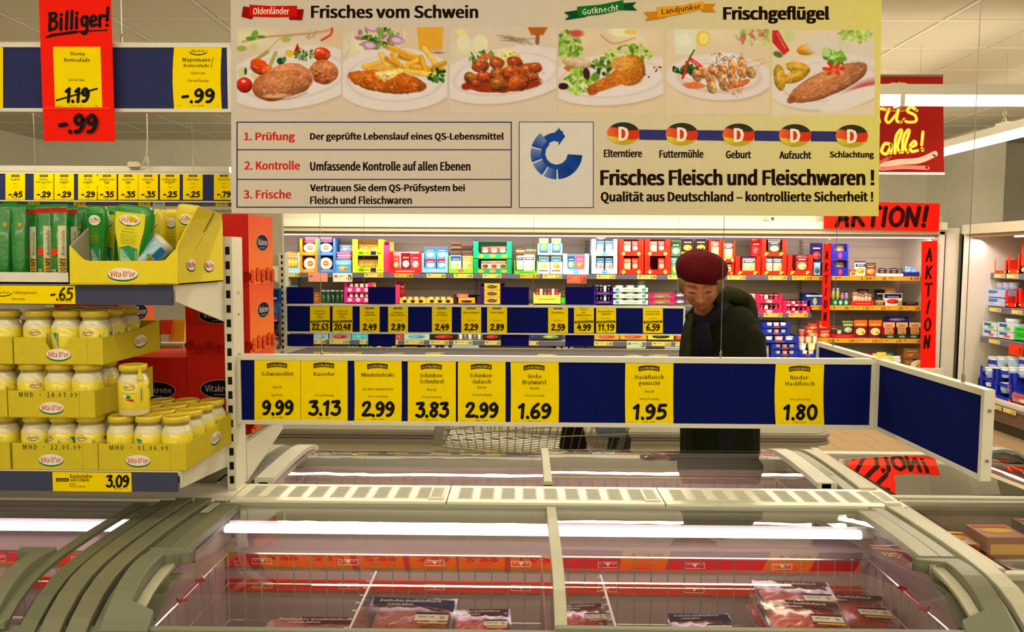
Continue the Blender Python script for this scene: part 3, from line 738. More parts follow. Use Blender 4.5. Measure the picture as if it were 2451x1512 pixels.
# red offer poster with its inserted card
RED = alb((255, 34, 8)); RED = (0.92, 0.014, 0.004)
t = thing('offer_poster', 'bright red offer poster with a struck-out price hung before the high navy board', 'poster')
YP = YS - .03; m = MB(); pbox(m, 105, -30, 264, 337, YP, .003, RED); m.build('red_board', PAPER, t)
m = MB(); a = at(105, 262, YP); b = at(264, 258, YP); m.box(a.x, YP - .004, a.z - .001, b.x, YP, b.z + .001, (0.95, 0.04, 0.01)); m.build('fold', PAPER, t)
m = MB(); pbox(m, 132, 112, 240, 260, YP - .002, .0015, YEL); c = m.build('inserted_card', PAPER, t)
p = Print(face_map(YP - .0025))
p.text('Thomy', 167, 124, 203, 135, BLK, .01); p.text('Remoulade', 154, 138, 215, 148, BLK, .01); p.text('200-ml Tube', 164, 188, 203, 194, (0.12, 0.09, 0))
p.brush('1.19', 156, 210, 213, 244, 7.5, BLK); p.line([(135, 240), (232, 212)], 4.2, BLK, smooth=False)
p.text('100 ml = -.50', 165, 251, 198, 254, BLK); p.text('206221', 135, 252, 148, 255, BLK); p.text('2 W', 226, 252, 233, 255, BLK)
p.build('card_lettering', PAPER, c)
p = Print(face_map(YP - .0008))
ang = -.09
class Rot(Print): pass
def rotmap(fm, cx, cy, a):
    return lambda u, v, h: fm(cx + (u - cx) * math.cos(a) - (v - cy) * math.sin(a), cy + (u - cx) * math.sin(a) + (v - cy) * math.cos(a), h)
p.fm = rotmap(face_map(YP - .0008), 184, 45, -.085)
p.brush('Billiger!', 114, 24, 262, 68, 7.6, BLK); p.line([(109, 82), (175, 76), (252, 78)], 5, BLK, taper=.5)
p.line([(118, 79), (180, 76)], 6, BLK, taper=-.2)
p.build('lettering', PAPER, t)
p = Print(face_map(YP - .006)); p.brush('-.99', 141, 273, 232, 317, 9.5, BLK)
p.build('lettering', PAPER, t)
# row of small cards on the far left board
rail_sign('price_sign', 'navy board with a row of small yellow soup price cards above the green tubes', -420, 412, 554, 482, YB, 3, NAVY2)
SC_ = [(-60, '-.29'), (13, '-.45'), (81, '-.29'), (130, '-.29'), (187, '-.29'), (232, '-.35'), (283, '-.35'), (331, '-.35'), (383, '-.25'), (438, '-.25'), (512, '-.79')]
TT = [['Eier'], ['Spaghetti'], ['Fix für', 'Chili con Carne'], ['Fix für', 'Spaghetti'], ['Fix für', 'Spaghetti'], ['Champignoncreme', 'Suppe'], ['Spargelcreme', 'Suppe'], ['Tomaten Reis', 'Suppe'], ['Frühlingssuppe', 'mit Nudeln'], ['Hühnersuppe'], ['Pasta Fiori']]
for k, ((x, pr), ti) in enumerate(zip(SC_, TT)):
    price_card(x, 415, x + 47, 478, YB, ti, [('Beutel', .36), ('Packung', .5)], pr, 'x', label=f'small yellow soup price card {pr}, {ORD[10 - k]} from the banner', group='small soup price cards', brand='combino', base=YELB)
# shelf rail with labels under that board
t = thing('price_rail', 'grey-blue shelf rail with two yellow labels under the soup price cards', 'shelf')
m = MB(); pbox(m, -420, 484, 556, 494, YB + .05, .02, (0.10, 0.10, 0.17)); pbox(m, -420, 494, 556, 497.5, YB + .04, .4, (0.6, 0.58, 0.5)); m.build('rail', PAINT, t)
for x, s_, c_ in ((331, '1.85', YELB), (516, '1.45', YELB), (366, 'sehr gut', (0.7, 0.7, 0.68)), (176, '1.25', YELB), (66, '1.25', YELB)):
    p = Print(face_map(YB + .045), eps=.0003); p.rect(x, 483.5, x + 29, 493, c_); p.text(s_, x + 6, 485, x + 24, 491, BLK, .02); p.build('price_label', PAPER, t)
# ---------------------------------------------------------------- wires, clips
def wire(px, py0, py1, Y, label, clip=True):
    t = thing('hanging_wire', label, 'wire', 'hanging wires of the boards')
    a = at(px, py1, Y); 
    m = MB(); m.tube([(a.x, Y, a.z), (a.x, Y, ZC + .01)], .0011 if Y < 4 else .0015, (0.32, 0.32, 0.26), 5); m.build('steel_wire', ALU, t)
    if clip:
        m = MB(); m.lathe([(0.001, 0), (.0042, .001), (.0042, .022), (.0024, .026), (.001, .03)], (a.x, Y, a.z - .004), (0.30, 0.27, 0.18), 8); m.build('clip', ALU, t)
for px, lb in ((770, 'thin steel wire holding the front board above the 3.13 card'), (1725, 'thin steel wire crossing the woman and holding the front board')):
    wire(px, 0, 857, YS + .01, lb)
wire(292, 0, 102, YS + .01, 'thin steel wire above the high navy board beside the red poster')
d = ray(2297, 917); wy = XC * d.y / d.x; a = Vector((XC + .008, wy, fzt)); 
def wire3(x, y, z, lb):
    t = thing('hanging_wire', lb, 'wire', 'hanging wires of the boards')
    m = MB(); m.tube([(x, y, z), (x, y, ZC + .01)], .0011, (0.32, 0.32, 0.26), 5); m.build('steel_wire', ALU, t)
    m = MB(); m.lathe([(0.001, 0), (.0042, .001), (.0042, .022), (.0024, .026), (.001, .03)], (x, y, z - .004), (0.30, 0.27, 0.18), 8); m.build('clip', ALU, t)
wire3(XC + .008, wy, fzt, 'thin steel wire holding the board that runs toward the viewer')
d = ray(1988, 840); wire3(XC + .008, XC * d.y / d.x, fzt, 'thin steel wire holding the board that runs back to the cabinets')
for px, lb in ((872, 'one'), (1276, 'two'), (1620, 'three'), (85, 'four'), (462, 'five')):
    wire(px, 0, 730 if px > 600 else 413, YB, {872: 'thin wire over the 2.49 card of the far board', 1276: 'thin wire before the far board, between wings and roast chicken', 1620: 'thin wire at the woman end of the far board', 85: 'thin wire above the soup cards beside the red poster', 462: 'thin wire above the soup cards near the banner'}[px], False)
# posts seen beneath the front board: slender rod
m = MB(); a = at(758, 1070, 3.05); b = at(758, 1005, 3.05); m.box(a.x - .003, 3.05, a.z - .02, a.x + .003, 3.056, b.z + .2, (0.12, 0.12, 0.09)); 
# ================================================================ the big banner
YBN = YS - .045
ZT = ZC - .25
t = thing('banner', 'wide beige and yellow hanging meat banner with six food photographs', 'banner')
L_BAN = (1.06, 0.92, 0.64)
def bcol(x, y):   # printed ground: beige running to yellow at the far end
    u = min(1, max(0, (x - 1250) / 860)); u = u * u * (3 - 2 * u) * .55 + .45 * max(0, (x - 1950) / 160) ** 2 * 1 if x > 1250 else 0
    a = np.array(alb((206, 184, 148), L_BAN)); b = np.array(alb((224, 202, 92), L_BAN)); return tuple(a + (b - a) * min(1, u * 1.0))
fm = face_map(YBN)
BX = list(np.linspace(552, 1250, 3)) + list(np.linspace(1280, 2110, 26))
def colx(x): 
    u = 0 if x < 1280 else ((x - 1280) / 830); u = .62 * (u ** .8) + .38 * u ** 4
    a = np.array(alb((207, 184, 150), L_BAN)); b = np.array(alb((222, 200, 86), L_BAN)); return tuple(a + (b - a) * u)
m = MB(); YTOP = -190
def bx(x, y): return x + ((2112 - 2105) * -(y / 510.0) * ((x - 552) / 1558) + 2 * (y / 510.0) * (1 - (x - 552) / 1558))
for i in range(len(BX) - 1):
    a, b = BX[i], BX[i + 1]; ca, cb = colx(a), colx(b)
    yb_a, yb_b = 510 + (a - 552) * .0046, 510 + (b - 552) * .0046
    q = [fm(bx(a, yb_a), yb_a, 0), fm(bx(b, yb_b), yb_b, 0), fm(bx(b, YTOP), YTOP, 0), fm(bx(a, YTOP), YTOP, 0)]
    m.face(q, [ca, cb, cb, ca])
    m.face([Vector((v.x, v.y + .004, v.z)) for v in q][::-1], [ca, ca, cb, cb])
a = [fm(bx(x, 510), 510 + (x - 552) * .0046, 0) for x in (552, 2110)]; tp = [fm(bx(x, YTOP), YTOP, 0) for x in (552, 2110)]
D_ = Vector((0, .004, 0))
for u, v in ((a[0], a[1]), (a[1], tp[1]), (tp[1], tp[0]), (tp[0], a[0])): m.face([u, v, v + D_, u + D_][::-1], colx(552))
m.build('board', BOARD, t)
m = MB(); zt = tp[0].z
m.box(tp[0].x - .01, YBN - .006, zt - .01, tp[1].x + .01, YBN + .012, zt + .02, FRAMEC)
for x in (tp[0].x + .25, tp[1].x - .25): m.tube([(x, YBN + .002, zt), (x, YBN + .002, ZC)], .0015, (0.4, 0.4, 0.35), 5)
m.build('hanging_rail', PAINT, t)
p = Print(fm)
DK = alb((28, 12, 8), L_BAN); DB = alb((38, 46, 84), L_BAN); RD = alb((208, 34, 18), L_BAN)
def sl(x): return (x - 552) * .0045
def tx(s, x0, y0, x1, y1, c=DK, b=.04, **k): p.text(s, x0, y0, x1, y1, c, b, up=False, **k)
p.up()
tx('Frisches vom Schwein', 746, 12, 1143, 43, b=.05); tx('Frischgeflügel', 1733, 15, 1983, 56, b=.05)
tx('1. Prüfung', 585, 316, 705, 341, RD); tx('2. Kontrolle', 586, 385, 717, 406, RD); tx('3. Frische', 584, 454, 696, 475, RD)
tx('Der geprüfte Lebenslauf eines QS-Lebensmittel', 743, 317, 1205, 339, DK); tx('Umfassende Kontrolle auf allen Ebenen', 743, 386, 1125, 408, DK)
tx('Vertrauen Sie dem QS-Prüfsystem bei', 743, 440, 1112, 462, DK); tx('Fleisch und Fleischwaren', 743, 469, 985, 488, DK)
tx('QS – Ihr Prüfsystem', 1254, 447, 1410, 466, DB, .025); tx('für Lebensmittel', 1262, 467, 1398, 486, DB, .025)
tx('Frisches Fleisch und Fleischwaren !', 1439, 405, 2091, 443, b=.05); tx('Qualität aus Deutschland – kontrollierte Sicherheit !', 1439, 458, 2089, 487)
for s_, x0, x1 in (('Elterntiere', 1446, 1536), ('Futtermühle', 1579, 1683), ('Geburt', 1738, 1797), ('Aufzucht', 1866, 1941), ('Schlachtung', 1987, 2091)):
    yo = (x0 - 1446) * .009; tx(s_, x0, 357 + yo, x1, (376 if s_ not in ('Aufzucht', 'Schlachtung', 'Geburt') else 376) + yo)
p.frame(566, 291, 1225, 497, 2.6, DB); p.rect(568, 357, 1223, 359.5, DB, False); p.rect(568, 428, 1223, 430.5, DB, False)
p.rect(1242, 291, 1421, 497.5, alb((216, 200, 170), L_BAN)); p.frame(1242, 291, 1421, 497.5, 1.8, DB)
# ring arrow
cx, cy = 1332, 367
B1, B2, B3, B4 = [alb(c, L_BAN) for c in ((24, 66, 128), (60, 88, 140), (110, 126, 160), (14, 50, 112))]
def ringseg(a0, a1, r0, r1, c0, c1):
    n = 8; p.up()
    for i in range(n):
        x = a0 + (a1 - a0) * i / n; y = a0 + (a1 - a0) * (i + 1) / n; w = i / n; cc = tuple(np.array(c0) * (1 - w) + np.array(c1) * w)
        q = [(cx + r * math.cos(th), cy + r * math.sin(th)) for r, th in ((r0, x), (r1, x), (r1, y), (r0, y))]
        p.face([p._p(*v) for v in q], cc)
R_ = math.radians
for a0, a1 in ((R_(4), R_(48)), (R_(48), R_(86)), (R_(90), R_(120)), (R_(124), R_(156)), (R_(160), R_(192)), (R_(196), R_(232))):
    ringseg(a0, a1, 30, 62, B4 if a0 < 1.2 else B1, B1 if a0 < 1.2 else B3)
ringseg(R_(232), R_(268), 30, 50, B1, B1); ringseg(R_(4), R_(232), 27, 38, B1, B1); ringseg(R_(268), R_(287), 28, 55, B1, B1)
p.shape([(1336, 304), (1353, 326), (1337, 348)][::-1], B1)
# flag ovals on their chain
for i in range(4):
    x = [1530, 1668, 1806, 1941][i]; x2 = [1596, 1734, 1869, 2004][i]; yo = i * 1.2
    p.shape([(x, 310 + yo), (x2, 311 + yo), (x2, 335 + yo), (x, 334 + yo)][::-1], alb((52, 50, 96), L_BAN), i == 0)
FB, FR_, FY = alb((50, 50, 28), L_BAN), alb((216, 52, 20), L_BAN), alb((196, 160, 20), L_BAN)
FR2, FY2 = alb((240, 110, 50), L_BAN), alb((236, 206, 60), L_BAN)
for i, c in enumerate((1492, 1632, 1768, 1903, 2039)):
    yo = i * 1.5; rx, ry, y = 39, 26.5, 319 + yo
    p.up()
    N = 28
    def band(v0, v1, ca, cb):
        for k in range(N):
            u0, u1 = -1 + 2 * k / N, -1 + 2 * (k + 1) / N
            def Yb(u, v): e = math.sqrt(max(0, 1 - u * u)); tt = v + .16 * math.sin((u + .2) * 2.2) if -1 < v < 1 else v; return max(-e, min(e, tt))
            q = [(c + rx * u0, y + ry * Yb(u0, v1)), (c + rx * u1, y + ry * Yb(u1, v1)), (c + rx * u1, y + ry * Yb(u1, v0)), (c + rx * u0, y + ry * Yb(u0, v0))]
            w = abs(u0); cc = tuple(np.array(ca) * (1 - w * .0) * (1) + (np.array(cb) - np.array(ca)) * max(0, -u0 - .2))
            p.face([p._p(*v) for v in q], cc)
    band(-1.0, -.42, FB, FB); band(-.42, .40, FR_, FR2); band(.40, 1.0, FY, FY2)
    p.text('D', c - 10, y - 15, c + 11, y + 17, (0.85, 0.82, 0.72), .045)
# name ribbons
def ribbon(pts_main, tails, col, col2, s_, box, tc, warp, sh=.1, b=.02):
    for q in tails: p.shape(q[::-1], col2)
    p.shape(pts_main[::-1], col); p.text(s_, *box, tc, b, sh, warp=warp)
RC, RC2 = alb((206, 14, 6), L_BAN), alb((150, 6, 4), L_BAN)
arc = lambda x0, x1, f0, k: [(x0 + (x1 - x0) * i / 8, f0 + k * ((i / 8 * 2 - 1) ** 2)) for i in range(9)]
ribbon([(597, 11), (650, 14.5), (711, 13.5), (711, 40), (650, 41), (597, 39)], [[(582, 15), (598, 17), (606, 41), (602, 46), (578, 40)], [(711, 22), (727, 22), (723, 48), (692, 47), (692, 39), (711, 39)]], RC, RC2, 'Oldenländer', (606, 17, 692, 34), (0.85, 0.8, 0.7), lambda U, V: (U, V + ((U - 650) / 45) ** 2 * 1.0))
GC, GC2 = alb((14, 104, 38), L_BAN), alb((8, 70, 26), L_BAN)
tl = lambda U, V: (U, V - (U - 1436) * .13)
ribbon([(1381, 16), (1436, 11), (1492, 0), (1494, 22), (1440, 34), (1383, 40)], [[(1350, 29), (1384, 24), (1404, 40), (1352, 48), (1362, 38)], [(1488, 8), (1524, 5), (1514, 14), (1525, 25), (1484, 24)]], GC, GC2, 'Gutknecht', (1393, 15, 1480, 31), (0.82, 0.78, 0.6), tl, 0, .012)
OC, OC2 = alb((232, 150, 20), L_BAN), alb((208, 124, 12), L_BAN)
ribbon([(1573, 17), (1630, 13), (1684, 3), (1686, 20), (1630, 34), (1575, 42)], [[(1541, 29), (1576, 27), (1594, 38), (1594, 42), (1543, 50), (1552, 40)], [(1682, 9), (1713, 9), (1704, 18), (1713, 29), (1680, 28)]], OC, OC2, 'Landjunker', (1584, 12, 1676, 30), DK, lambda U, V: (U, V - (U - 1630) * .15 + 2), 0, .01)
p.build('lettering', PAPER, t)
# ---------------------------------------------------------------- the six printed food photographs, painted on fine colour grids
class Pic:
    def __init__(s, x0, y0, x1, y1, base, n=200, seed=1):
        s.b = (x0, y0, x1, y1); s.w = n; s.h = int(n * (y1 - y0) / (x1 - x0)); s.r = np.random.default_rng(seed)
        s.X, s.Y = np.meshgrid(np.linspace(x0, x1, s.w + 1), np.linspace(y0, y1, s.h + 1))
        s.A = np.zeros((s.h + 1, s.w + 1, 3)); s.A[:] = np.array(base) / 255.
        s.N = [s.noise(k) for k in (6, 14, 34, 80)]
    def noise(s, k):
        g = s.r.random((int(k * .85) + 3, k + 3)); u = (s.X - s.b[0]) / (s.b[2] - s.b[0]) * k; v = (s.Y - s.b[1]) / (s.b[3] - s.b[1]) * k * .8
        i, j = u.astype(int), v.astype(int); fu, fv = u - i, v - j; fu = fu * fu * (3 - 2 * fu); fv = fv * fv * (3 - 2 * fv)
        return (g[j, i] * (1 - fu) * (1 - fv) + g[j, i + 1] * fu * (1 - fv) + g[j + 1, i] * (1 - fu) * fv + g[j + 1, i + 1] * fu * fv) * 2 - 1
    def mix(s, m, col, tex=0.0, shade=None):
        c = np.array(col) / 255.; C = np.ones_like(s.A) * c
        if tex: C = C * (1 + 1.5 * tex * (s.N[2] * .5 + s.N[1] * .4 + s.N[3] * .5))[..., None]
        if shade is not None: C = C * shade[..., None]
        m = np.clip(m, 0, 1)[..., None]; s.A = s.A * (1 - m) + C * m
    def e(s, cx, cy, rx, ry, col, rot=0, soft=.06, wob=0.0, tex=0.0, lit=0.0, al=1.0):
        c, q = math.cos(R_(rot)), math.sin(R_(rot)); dx, dy = s.X - cx, s.Y - cy
        u = (dx * c + dy * q) / rx; v = (-dx * q + dy * c) / ry; d = np.sqrt(u * u + v * v) + wob * s.N[1] + wob * .5 * s.N[2]
        sh = None
        if lit: sh = 1 + lit * (-v * .6 - u * .15) - lit * .5 * np.clip(d, 0, 1) ** 4
        s.mix((1 - d) / soft * al if soft < .5 else np.clip(1 - d, 0, 1) ** .8 * al, col, tex, sh); return s
    def l(s, pts, w, col, al=1.0, tex=0.0, soft=1.0):
        M = np.zeros_like(s.X)
        P = smoothline(pts, 4)
        for a, b in zip(P[:-1], P[1:]):
            ab = b - a; tt = np.clip(((s.X - a[0]) * ab[0] + (s.Y - a[1]) * ab[1]) / (ab @ ab + 1e-9), 0, 1)
            M = np.maximum(M, np.clip((w / 2 - np.hypot(s.X - a[0] - tt * ab[0], s.Y - a[1] - tt * ab[1])) / soft + .5, 0, 1))
        s.mix(M * al, col, tex); return s
    def q(s, pts, col, soft=1.2, tex=0.0, al=1.0):   # convex polygon, clockwise on the page
        M = np.ones_like(s.X) * 9
        P = [np.array(p_, float) for p_ in pts]
        for a, b in zip(P, P[1:] + P[:1]):
            ab = b - a; nn = np.array([-ab[1], ab[0]]) / (np.hypot(*ab) + 1e-9); M = np.minimum(M, (s.X - a[0]) * nn[0] + (s.Y - a[1]) * nn[1])
        s.mix(np.clip(M / soft + .5, 0, 1) * al, col, tex); return s
    def grain(s, cx, cy, rx, ry, rot, n, cols, ln=7, w=1.8, al=.55):
        for _ in range(n):
            a = s.r.random() * 2 * PI; r = math.sqrt(s.r.random()) * .92; u, v = rx * r * math.cos(a), ry * r * math.sin(a); c, q = math.cos(R_(rot)), math.sin(R_(rot)); x, y = cx + u * c - v * q, cy + u * q + v * c
            t_ = R_(rot) + s.r.normal() * .5; l_ = ln * (.4 + s.r.random()); s.l([(x, y), (x + l_ * math.cos(t_), y + l_ * math.sin(t_))], w * (.5 + s.r.random()), cols[int(s.r.random() * len(cols))], al, 0, 1.6)
        return s
    def out(s, parent, fm, L=L_BAN, eps=.0004):
        lins = np.where(s.A <= .04045, s.A / 12.92, ((np.clip(s.A, 0, 1) + .055) / 1.055) ** 2.4) / np.array(L); lins = np.clip(lins, .003, .92)
        # the picture sits on a plane: bilinear corner mapping is exact enough
        x0, y0, x1, y1 = s.b; c00, c10, c01, c11 = [np.array(fm(x, y, eps)) for x, y in ((x0, y0), (x1, y0), (x0, y1), (x1, y1))]
        u = ((s.X - x0) / (x1 - x0))[..., None]; v = ((s.Y - y0) / (y1 - y0))[..., None]
        V = (c00 * (1 - u) * (1 - v) + c10 * u * (1 - v) + c01 * (1 - u) * v + c11 * u * v).reshape(-1, 3)
        W = s.w + 1; idx = np.arange(s.h * s.w); r, c = idx // s.w, idx % s.w; a = r * W + c
        Fq = np.stack([a, a + W, a + W + 1, a + 1], 1)
        me = bpy.data.meshes.new('food_photograph'); me.vertices.add(len(V)); me.vertices.foreach_set('co', V.astype(np.float32).ravel())
        me.loops.add(Fq.size); me.loops.foreach_set('vertex_index', Fq.ravel().astype(np.int32)); me.polygons.add(len(Fq)); me.polygons.foreach_set('loop_start', np.arange(0, Fq.size, 4, dtype=np.int32))
        me.update(calc_edges=True); at_ = me.color_attributes.new('Col', 'FLOAT_COLOR', 'POINT'); cc = np.ones((len(V), 4), np.float32); cc[:, :3] = lins.reshape(-1, 3); at_.data.foreach_set('color', cc.ravel())
        me.materials.append(PAPER); o = bpy.data.objects.new('food_photograph', me); COL.objects.link(o); o.parent = parent; return o
PR = random.Random(3)
def leafy(P_, cx, cy, rx, ry, n=40, cols=((120, 160, 40), (150, 190, 70), (60, 110, 30), (190, 210, 110)), s0=6):
    for _ in range(n):
        a = PR.random() * 2 * PI; r = math.sqrt(PR.random()); x, y = cx + rx * r * math.cos(a), cy + ry * r * math.sin(a)
        P_.e(x, y, s0 * (.5 + PR.random()), s0 * (.3 + .5 * PR.random()), PR.choice(cols), PR.random() * 180, .25, .15, .1)
ROOM = (214, 186, 146); PL = (226, 205, 182)
def plate(P_, cx, cy, rx, ry, rot=0):
    P_.e(cx + 3, cy + 7, rx * 1.02, ry, (176, 140, 102), rot, .16, al=.75); P_.e(cx, cy, rx, ry, PL, rot, .02); P_.e(cx, cy - 2, rx * .80, ry * .76, (214, 190, 166), rot, .05); P_.e(cx, cy - 3, rx * .76, ry * .72, (228, 208, 186), rot, .08)
# 1: pork steaks with vegetables
a = Pic(567, 66, 816, 270, ROOM, seed=1)
a.e(600, 90, 90, 30, (224, 216, 150), 0, .6); a.e(700, 110, 130, 26, (226, 200, 160), 0, .6); a.e(800, 90, 40, 40, (224, 176, 130), 0, .6)
a.l([(580, 100), (640, 88), (740, 80), (790, 72)], 5, (196, 130, 84), .8); a.l([(795, 66), (792, 82), (770, 96)], 6, (196, 60, 40), .9); a.l([(640, 122), (670, 92), (700, 86)], 2, (160, 130, 60), .7)
a.e(610, 82, 9, 12, (110, 160, 40), 30, .3); a.e(600, 92, 14, 6, (90, 140, 40), 0, .3); a.e(625, 88, 12, 4, (80, 120, 40), 0, .3); a.e(685, 94, 14, 9, (170, 176, 80), 0, .4); a.e(608, 112, 12, 10, (196, 196, 110), 0, .4); a.e(578, 116, 16, 8, (150, 160, 70), 0, .4)
for _ in range(14): a.e(735 + PR.random() * 25, 72 + PR.random() * 20, 5, 2, (150, 150, 80), PR.random() * 180, .5)
plate(a, 700, 185, 170, 74, -8)
a.l([(604, 148), (640, 124)], 9, (168, 150, 60)); a.l([(646, 158), (660, 126)], 9, (176, 160, 70)); a.l([(600, 160), (612, 142)], 7, (190, 170, 80))
a.e(622, 160, 26, 18, (214, 62, 16), 25, .08, .08, .12, .5); a.e(640, 168, 14, 12, (226, 100, 30), 0, .1, .1, .1, .4); a.e(585, 203, 20, 19, (206, 34, 14), 0, .06, .05, .08, .6); a.e(583, 194, 6, 4, (250, 190, 160), 0, .4)
a.e(580, 172, 12, 13, (206, 196, 130), 0, .1, .1); a.e(588, 170, 4, 10, (50, 90, 30), 0, .2); a.e(612, 184, 15, 7, (216, 200, 120), 25, .1); a.e(672, 146, 10, 9, (30, 70, 30), 20, .1); a.e(680, 142, 6, 8, (70, 120, 50), 20, .2); a.e(693, 128, 12, 9, (230, 180, 30), 0, .1)
a.q([(704, 122), (712, 103), (719, 120), (712, 134)], (190, 24, 12)); a.e(770, 129, 22, 17, (220, 56, 18), 5, .07, .06, .1, .5); a.e(762, 120, 5, 3, (255, 200, 160), 0, .4)
leafy(a, 728, 130, 24, 14, 46, ((88, 112, 40), (120, 140, 60), (60, 84, 30), (150, 160, 90)), 5)
a.e(775, 172, 36, 30, (196, 104, 50), 10, .04, .04, .16, .35); a.e(772, 188, 24, 14, (140, 60, 26), 8, .2, .1, .3); a.e(766, 160, 20, 10, (220, 140, 80), 5, .4, .1, .2)
a.e(690, 190, 60, 40, (214, 130, 76), -4, .03, .03, .1, .25); a.e(655, 206, 52, 36, (182, 96, 48), -6, .04, .03, .14, .35); a.e(680, 200, 68, 33, (196, 112, 58), -6, .03, .03, .12, .35); a.e(672, 194, 44, 16, (220, 140, 84), -8, .6, 0, .1); a.e(660, 229, 40, 7, (222, 160, 100), -2, .3, al=.7); a.l([(742, 168), (750, 190), (742, 205)], 3, (226, 150, 90), .8)
a.grain(678, 206, 62, 30, -6, 110, ((228, 156, 104), (150, 74, 34), (240, 186, 140), (170, 90, 48))); a.grain(775, 170, 30, 24, 10, 50, ((236, 190, 150), (140, 64, 28), (226, 150, 90))); a.grain(622, 160, 22, 14, 20, 14, ((250, 160, 110), (150, 26, 8))); a.grain(770, 129, 18, 12, 0, 14, ((255, 190, 140), (150, 26, 8)))
a.l([(622, 232), (680, 238), (735, 222)], 2.5, (120, 56, 24), .5, 0, 3)
a.out(t, fm)
# 2: schnitzel and chips
a = Pic(821, 65, 1070, 269, ROOM, seed=2)
a.e(860, 110, 60, 40, (228, 214, 160), 0, .7); a.e(1000, 110, 60, 40, (222, 190, 140), 0, .7)
leafy(a, 905, 92, 54, 26, 60, ((96, 140, 30), (130, 160, 60), (50, 90, 20), (170, 110, 120)), 8)
for x, y in ((890, 66), (885, 108), (950, 96)): a.e(x, y, 22, 12, (186, 120, 140), 10, .3); a.e(x, y, 14, 7, (214, 180, 180), 10, .3)
a.l([(842, 78), (856, 110), (880, 128), (930, 128), (965, 100), (968, 70)], 2, (236, 226, 200), .7); a.q([(998, 64), (1062, 64), (1058, 118), (1002, 118)], (228, 160, 40), 2); a.q([(1002, 118), (1058, 118), (1056, 126), (1004, 126)], (200, 170, 130), 2); a.e(1050, 126, 18, 3, (120, 80, 60), 0, .5)
plate(a, 945, 190, 150, 76, 0)
a.l([(822, 138), (838, 116), (834, 96)], 2.5, (150, 170, 170), .6)
CH = ((222, 150, 20), (236, 172, 40), (206, 128, 14), (240, 190, 70))
for x0, y0, x1, y1 in ((872, 158, 930, 144), (880, 168, 960, 158), (912, 128, 930, 162), (930, 112, 1000, 138), (940, 130, 960, 164), (958, 134, 1010, 150), (965, 160, 1005, 140), (985, 160, 1060, 166), (1008, 136, 1020, 174), (1015, 114, 1050, 160), (970, 170, 1040, 178), (926, 140, 960, 160), (1040, 160, 1064, 150), (900, 170, 940, 164)):
    a.l([(x0, y0 + 1), (x1, y1 + 1)], 13, (170, 96, 10), .6, 0, 2); a.l([(x0, y0), (x1, y1)], 11, PR.choice(CH), 1, .06, 1.5); a.l([(x0 + 1, y0 - 3), (x1 + 1, y1 - 3)], 3, (250, 214, 110), .5, 0, 2)
a.e(925, 195, 95, 27, (196, 92, 18), 7, .05, .07, .14, .35); a.e(900, 184, 60, 14, (222, 120, 34), 8, .5, 0, .2, al=.8); a.e(975, 212, 45, 10, (160, 64, 10), 5, .4, 0, .2, al=.7)
a.q([(888, 174), (958, 162), (970, 168), (914, 199), (906, 186)], (236, 206, 100), 2, .1); a.q([(900, 178), (950, 170), (940, 180), (914, 190)], (240, 224, 150), 3, .1)
leafy(a, 1046, 182, 24, 16, 30, ((40, 100, 20), (70, 130, 40), (30, 70, 16)), 6)
a.grain(925, 196, 88, 22, 7, 190, ((236, 140, 44), (140, 52, 8), (250, 170, 80), (170, 70, 12)), 6); a.out(t, fm)
# 3: goulash
a = Pic(1077, 65, 1332, 270, (216, 190, 152), seed=3)
a.e(1120, 115, 50, 30, (224, 208, 160), 0, .7); a.e(1110, 100, 18, 22, (226, 214, 166), 0, .2); a.e(1150, 105, 20, 24, (230, 214, 160), 0, .2); a.e(1104, 78, 14, 9, (230, 210, 120), 0, .2)
for k in range(9): a.l([(1190 + k * 4, 84 + (k % 3) * 6), (1240 + k * 5, 92 + (k % 4) * 5)], 2, (120, 96, 76), .6)
a.q([(1262, 64), (1312, 64), (1300, 84), (1272, 84)], (186, 92, 20), 3); a.l([(1287, 84), (1286, 102)], 10, (150, 90, 60)); a.l([(1240, 110), (1330, 120)], 10, (230, 214, 190), .5)
plate(a, 1210, 180, 165, 66, -8)
a.e(1215, 143, 32, 28, (226, 206, 130), 0, .08, .06, .06, .3); 
for _ in range(10): a.e(1200 + PR.random() * 36, 124 + PR.random() * 20, 2, 1.5, (90, 110, 50), 0, .4)
leafy(a, 1158, 140, 34, 18, 50, ((100, 140, 40), (140, 170, 70), (70, 110, 30)), 6)
for x in (1140, 1148, 1158): a.l([(x, 144), (x + 24, 128)], 4, (216, 90, 30))
a.e(1203, 200, 100, 22, (150, 46, 14), -3, .1, .08, .1)
for x, y, r in ((1128, 185, 20), (1150, 158, 22), (1158, 182, 20), (1190, 150, 20), (1195, 176, 24), (1232, 148, 20), (1226, 172, 26), (1265, 168, 26), (1282, 160, 18), (1194, 200, 24), (1240, 195, 30), (1140, 198, 14), (1276, 182, 14)):
    a.e(x, y + 2, r, r * .72, (96, 26, 8), 0, .2, .1, al=.7); a.e(x, y, r * .93, r * .66, (172 + PR.randint(-14, 20), 70 + PR.randint(-10, 16), 24), PR.random() * 60 - 30, .08, .12, .2, .5); a.e(x - r * .2, y - r * .26, r * .34, r * .16, (232, 160, 100), 0, .6)
a.grain(1215, 180, 92, 30, 0, 150, ((232, 150, 90), (90, 24, 8), (200, 96, 40), (60, 80, 30)), 6); a.out(t, fm)
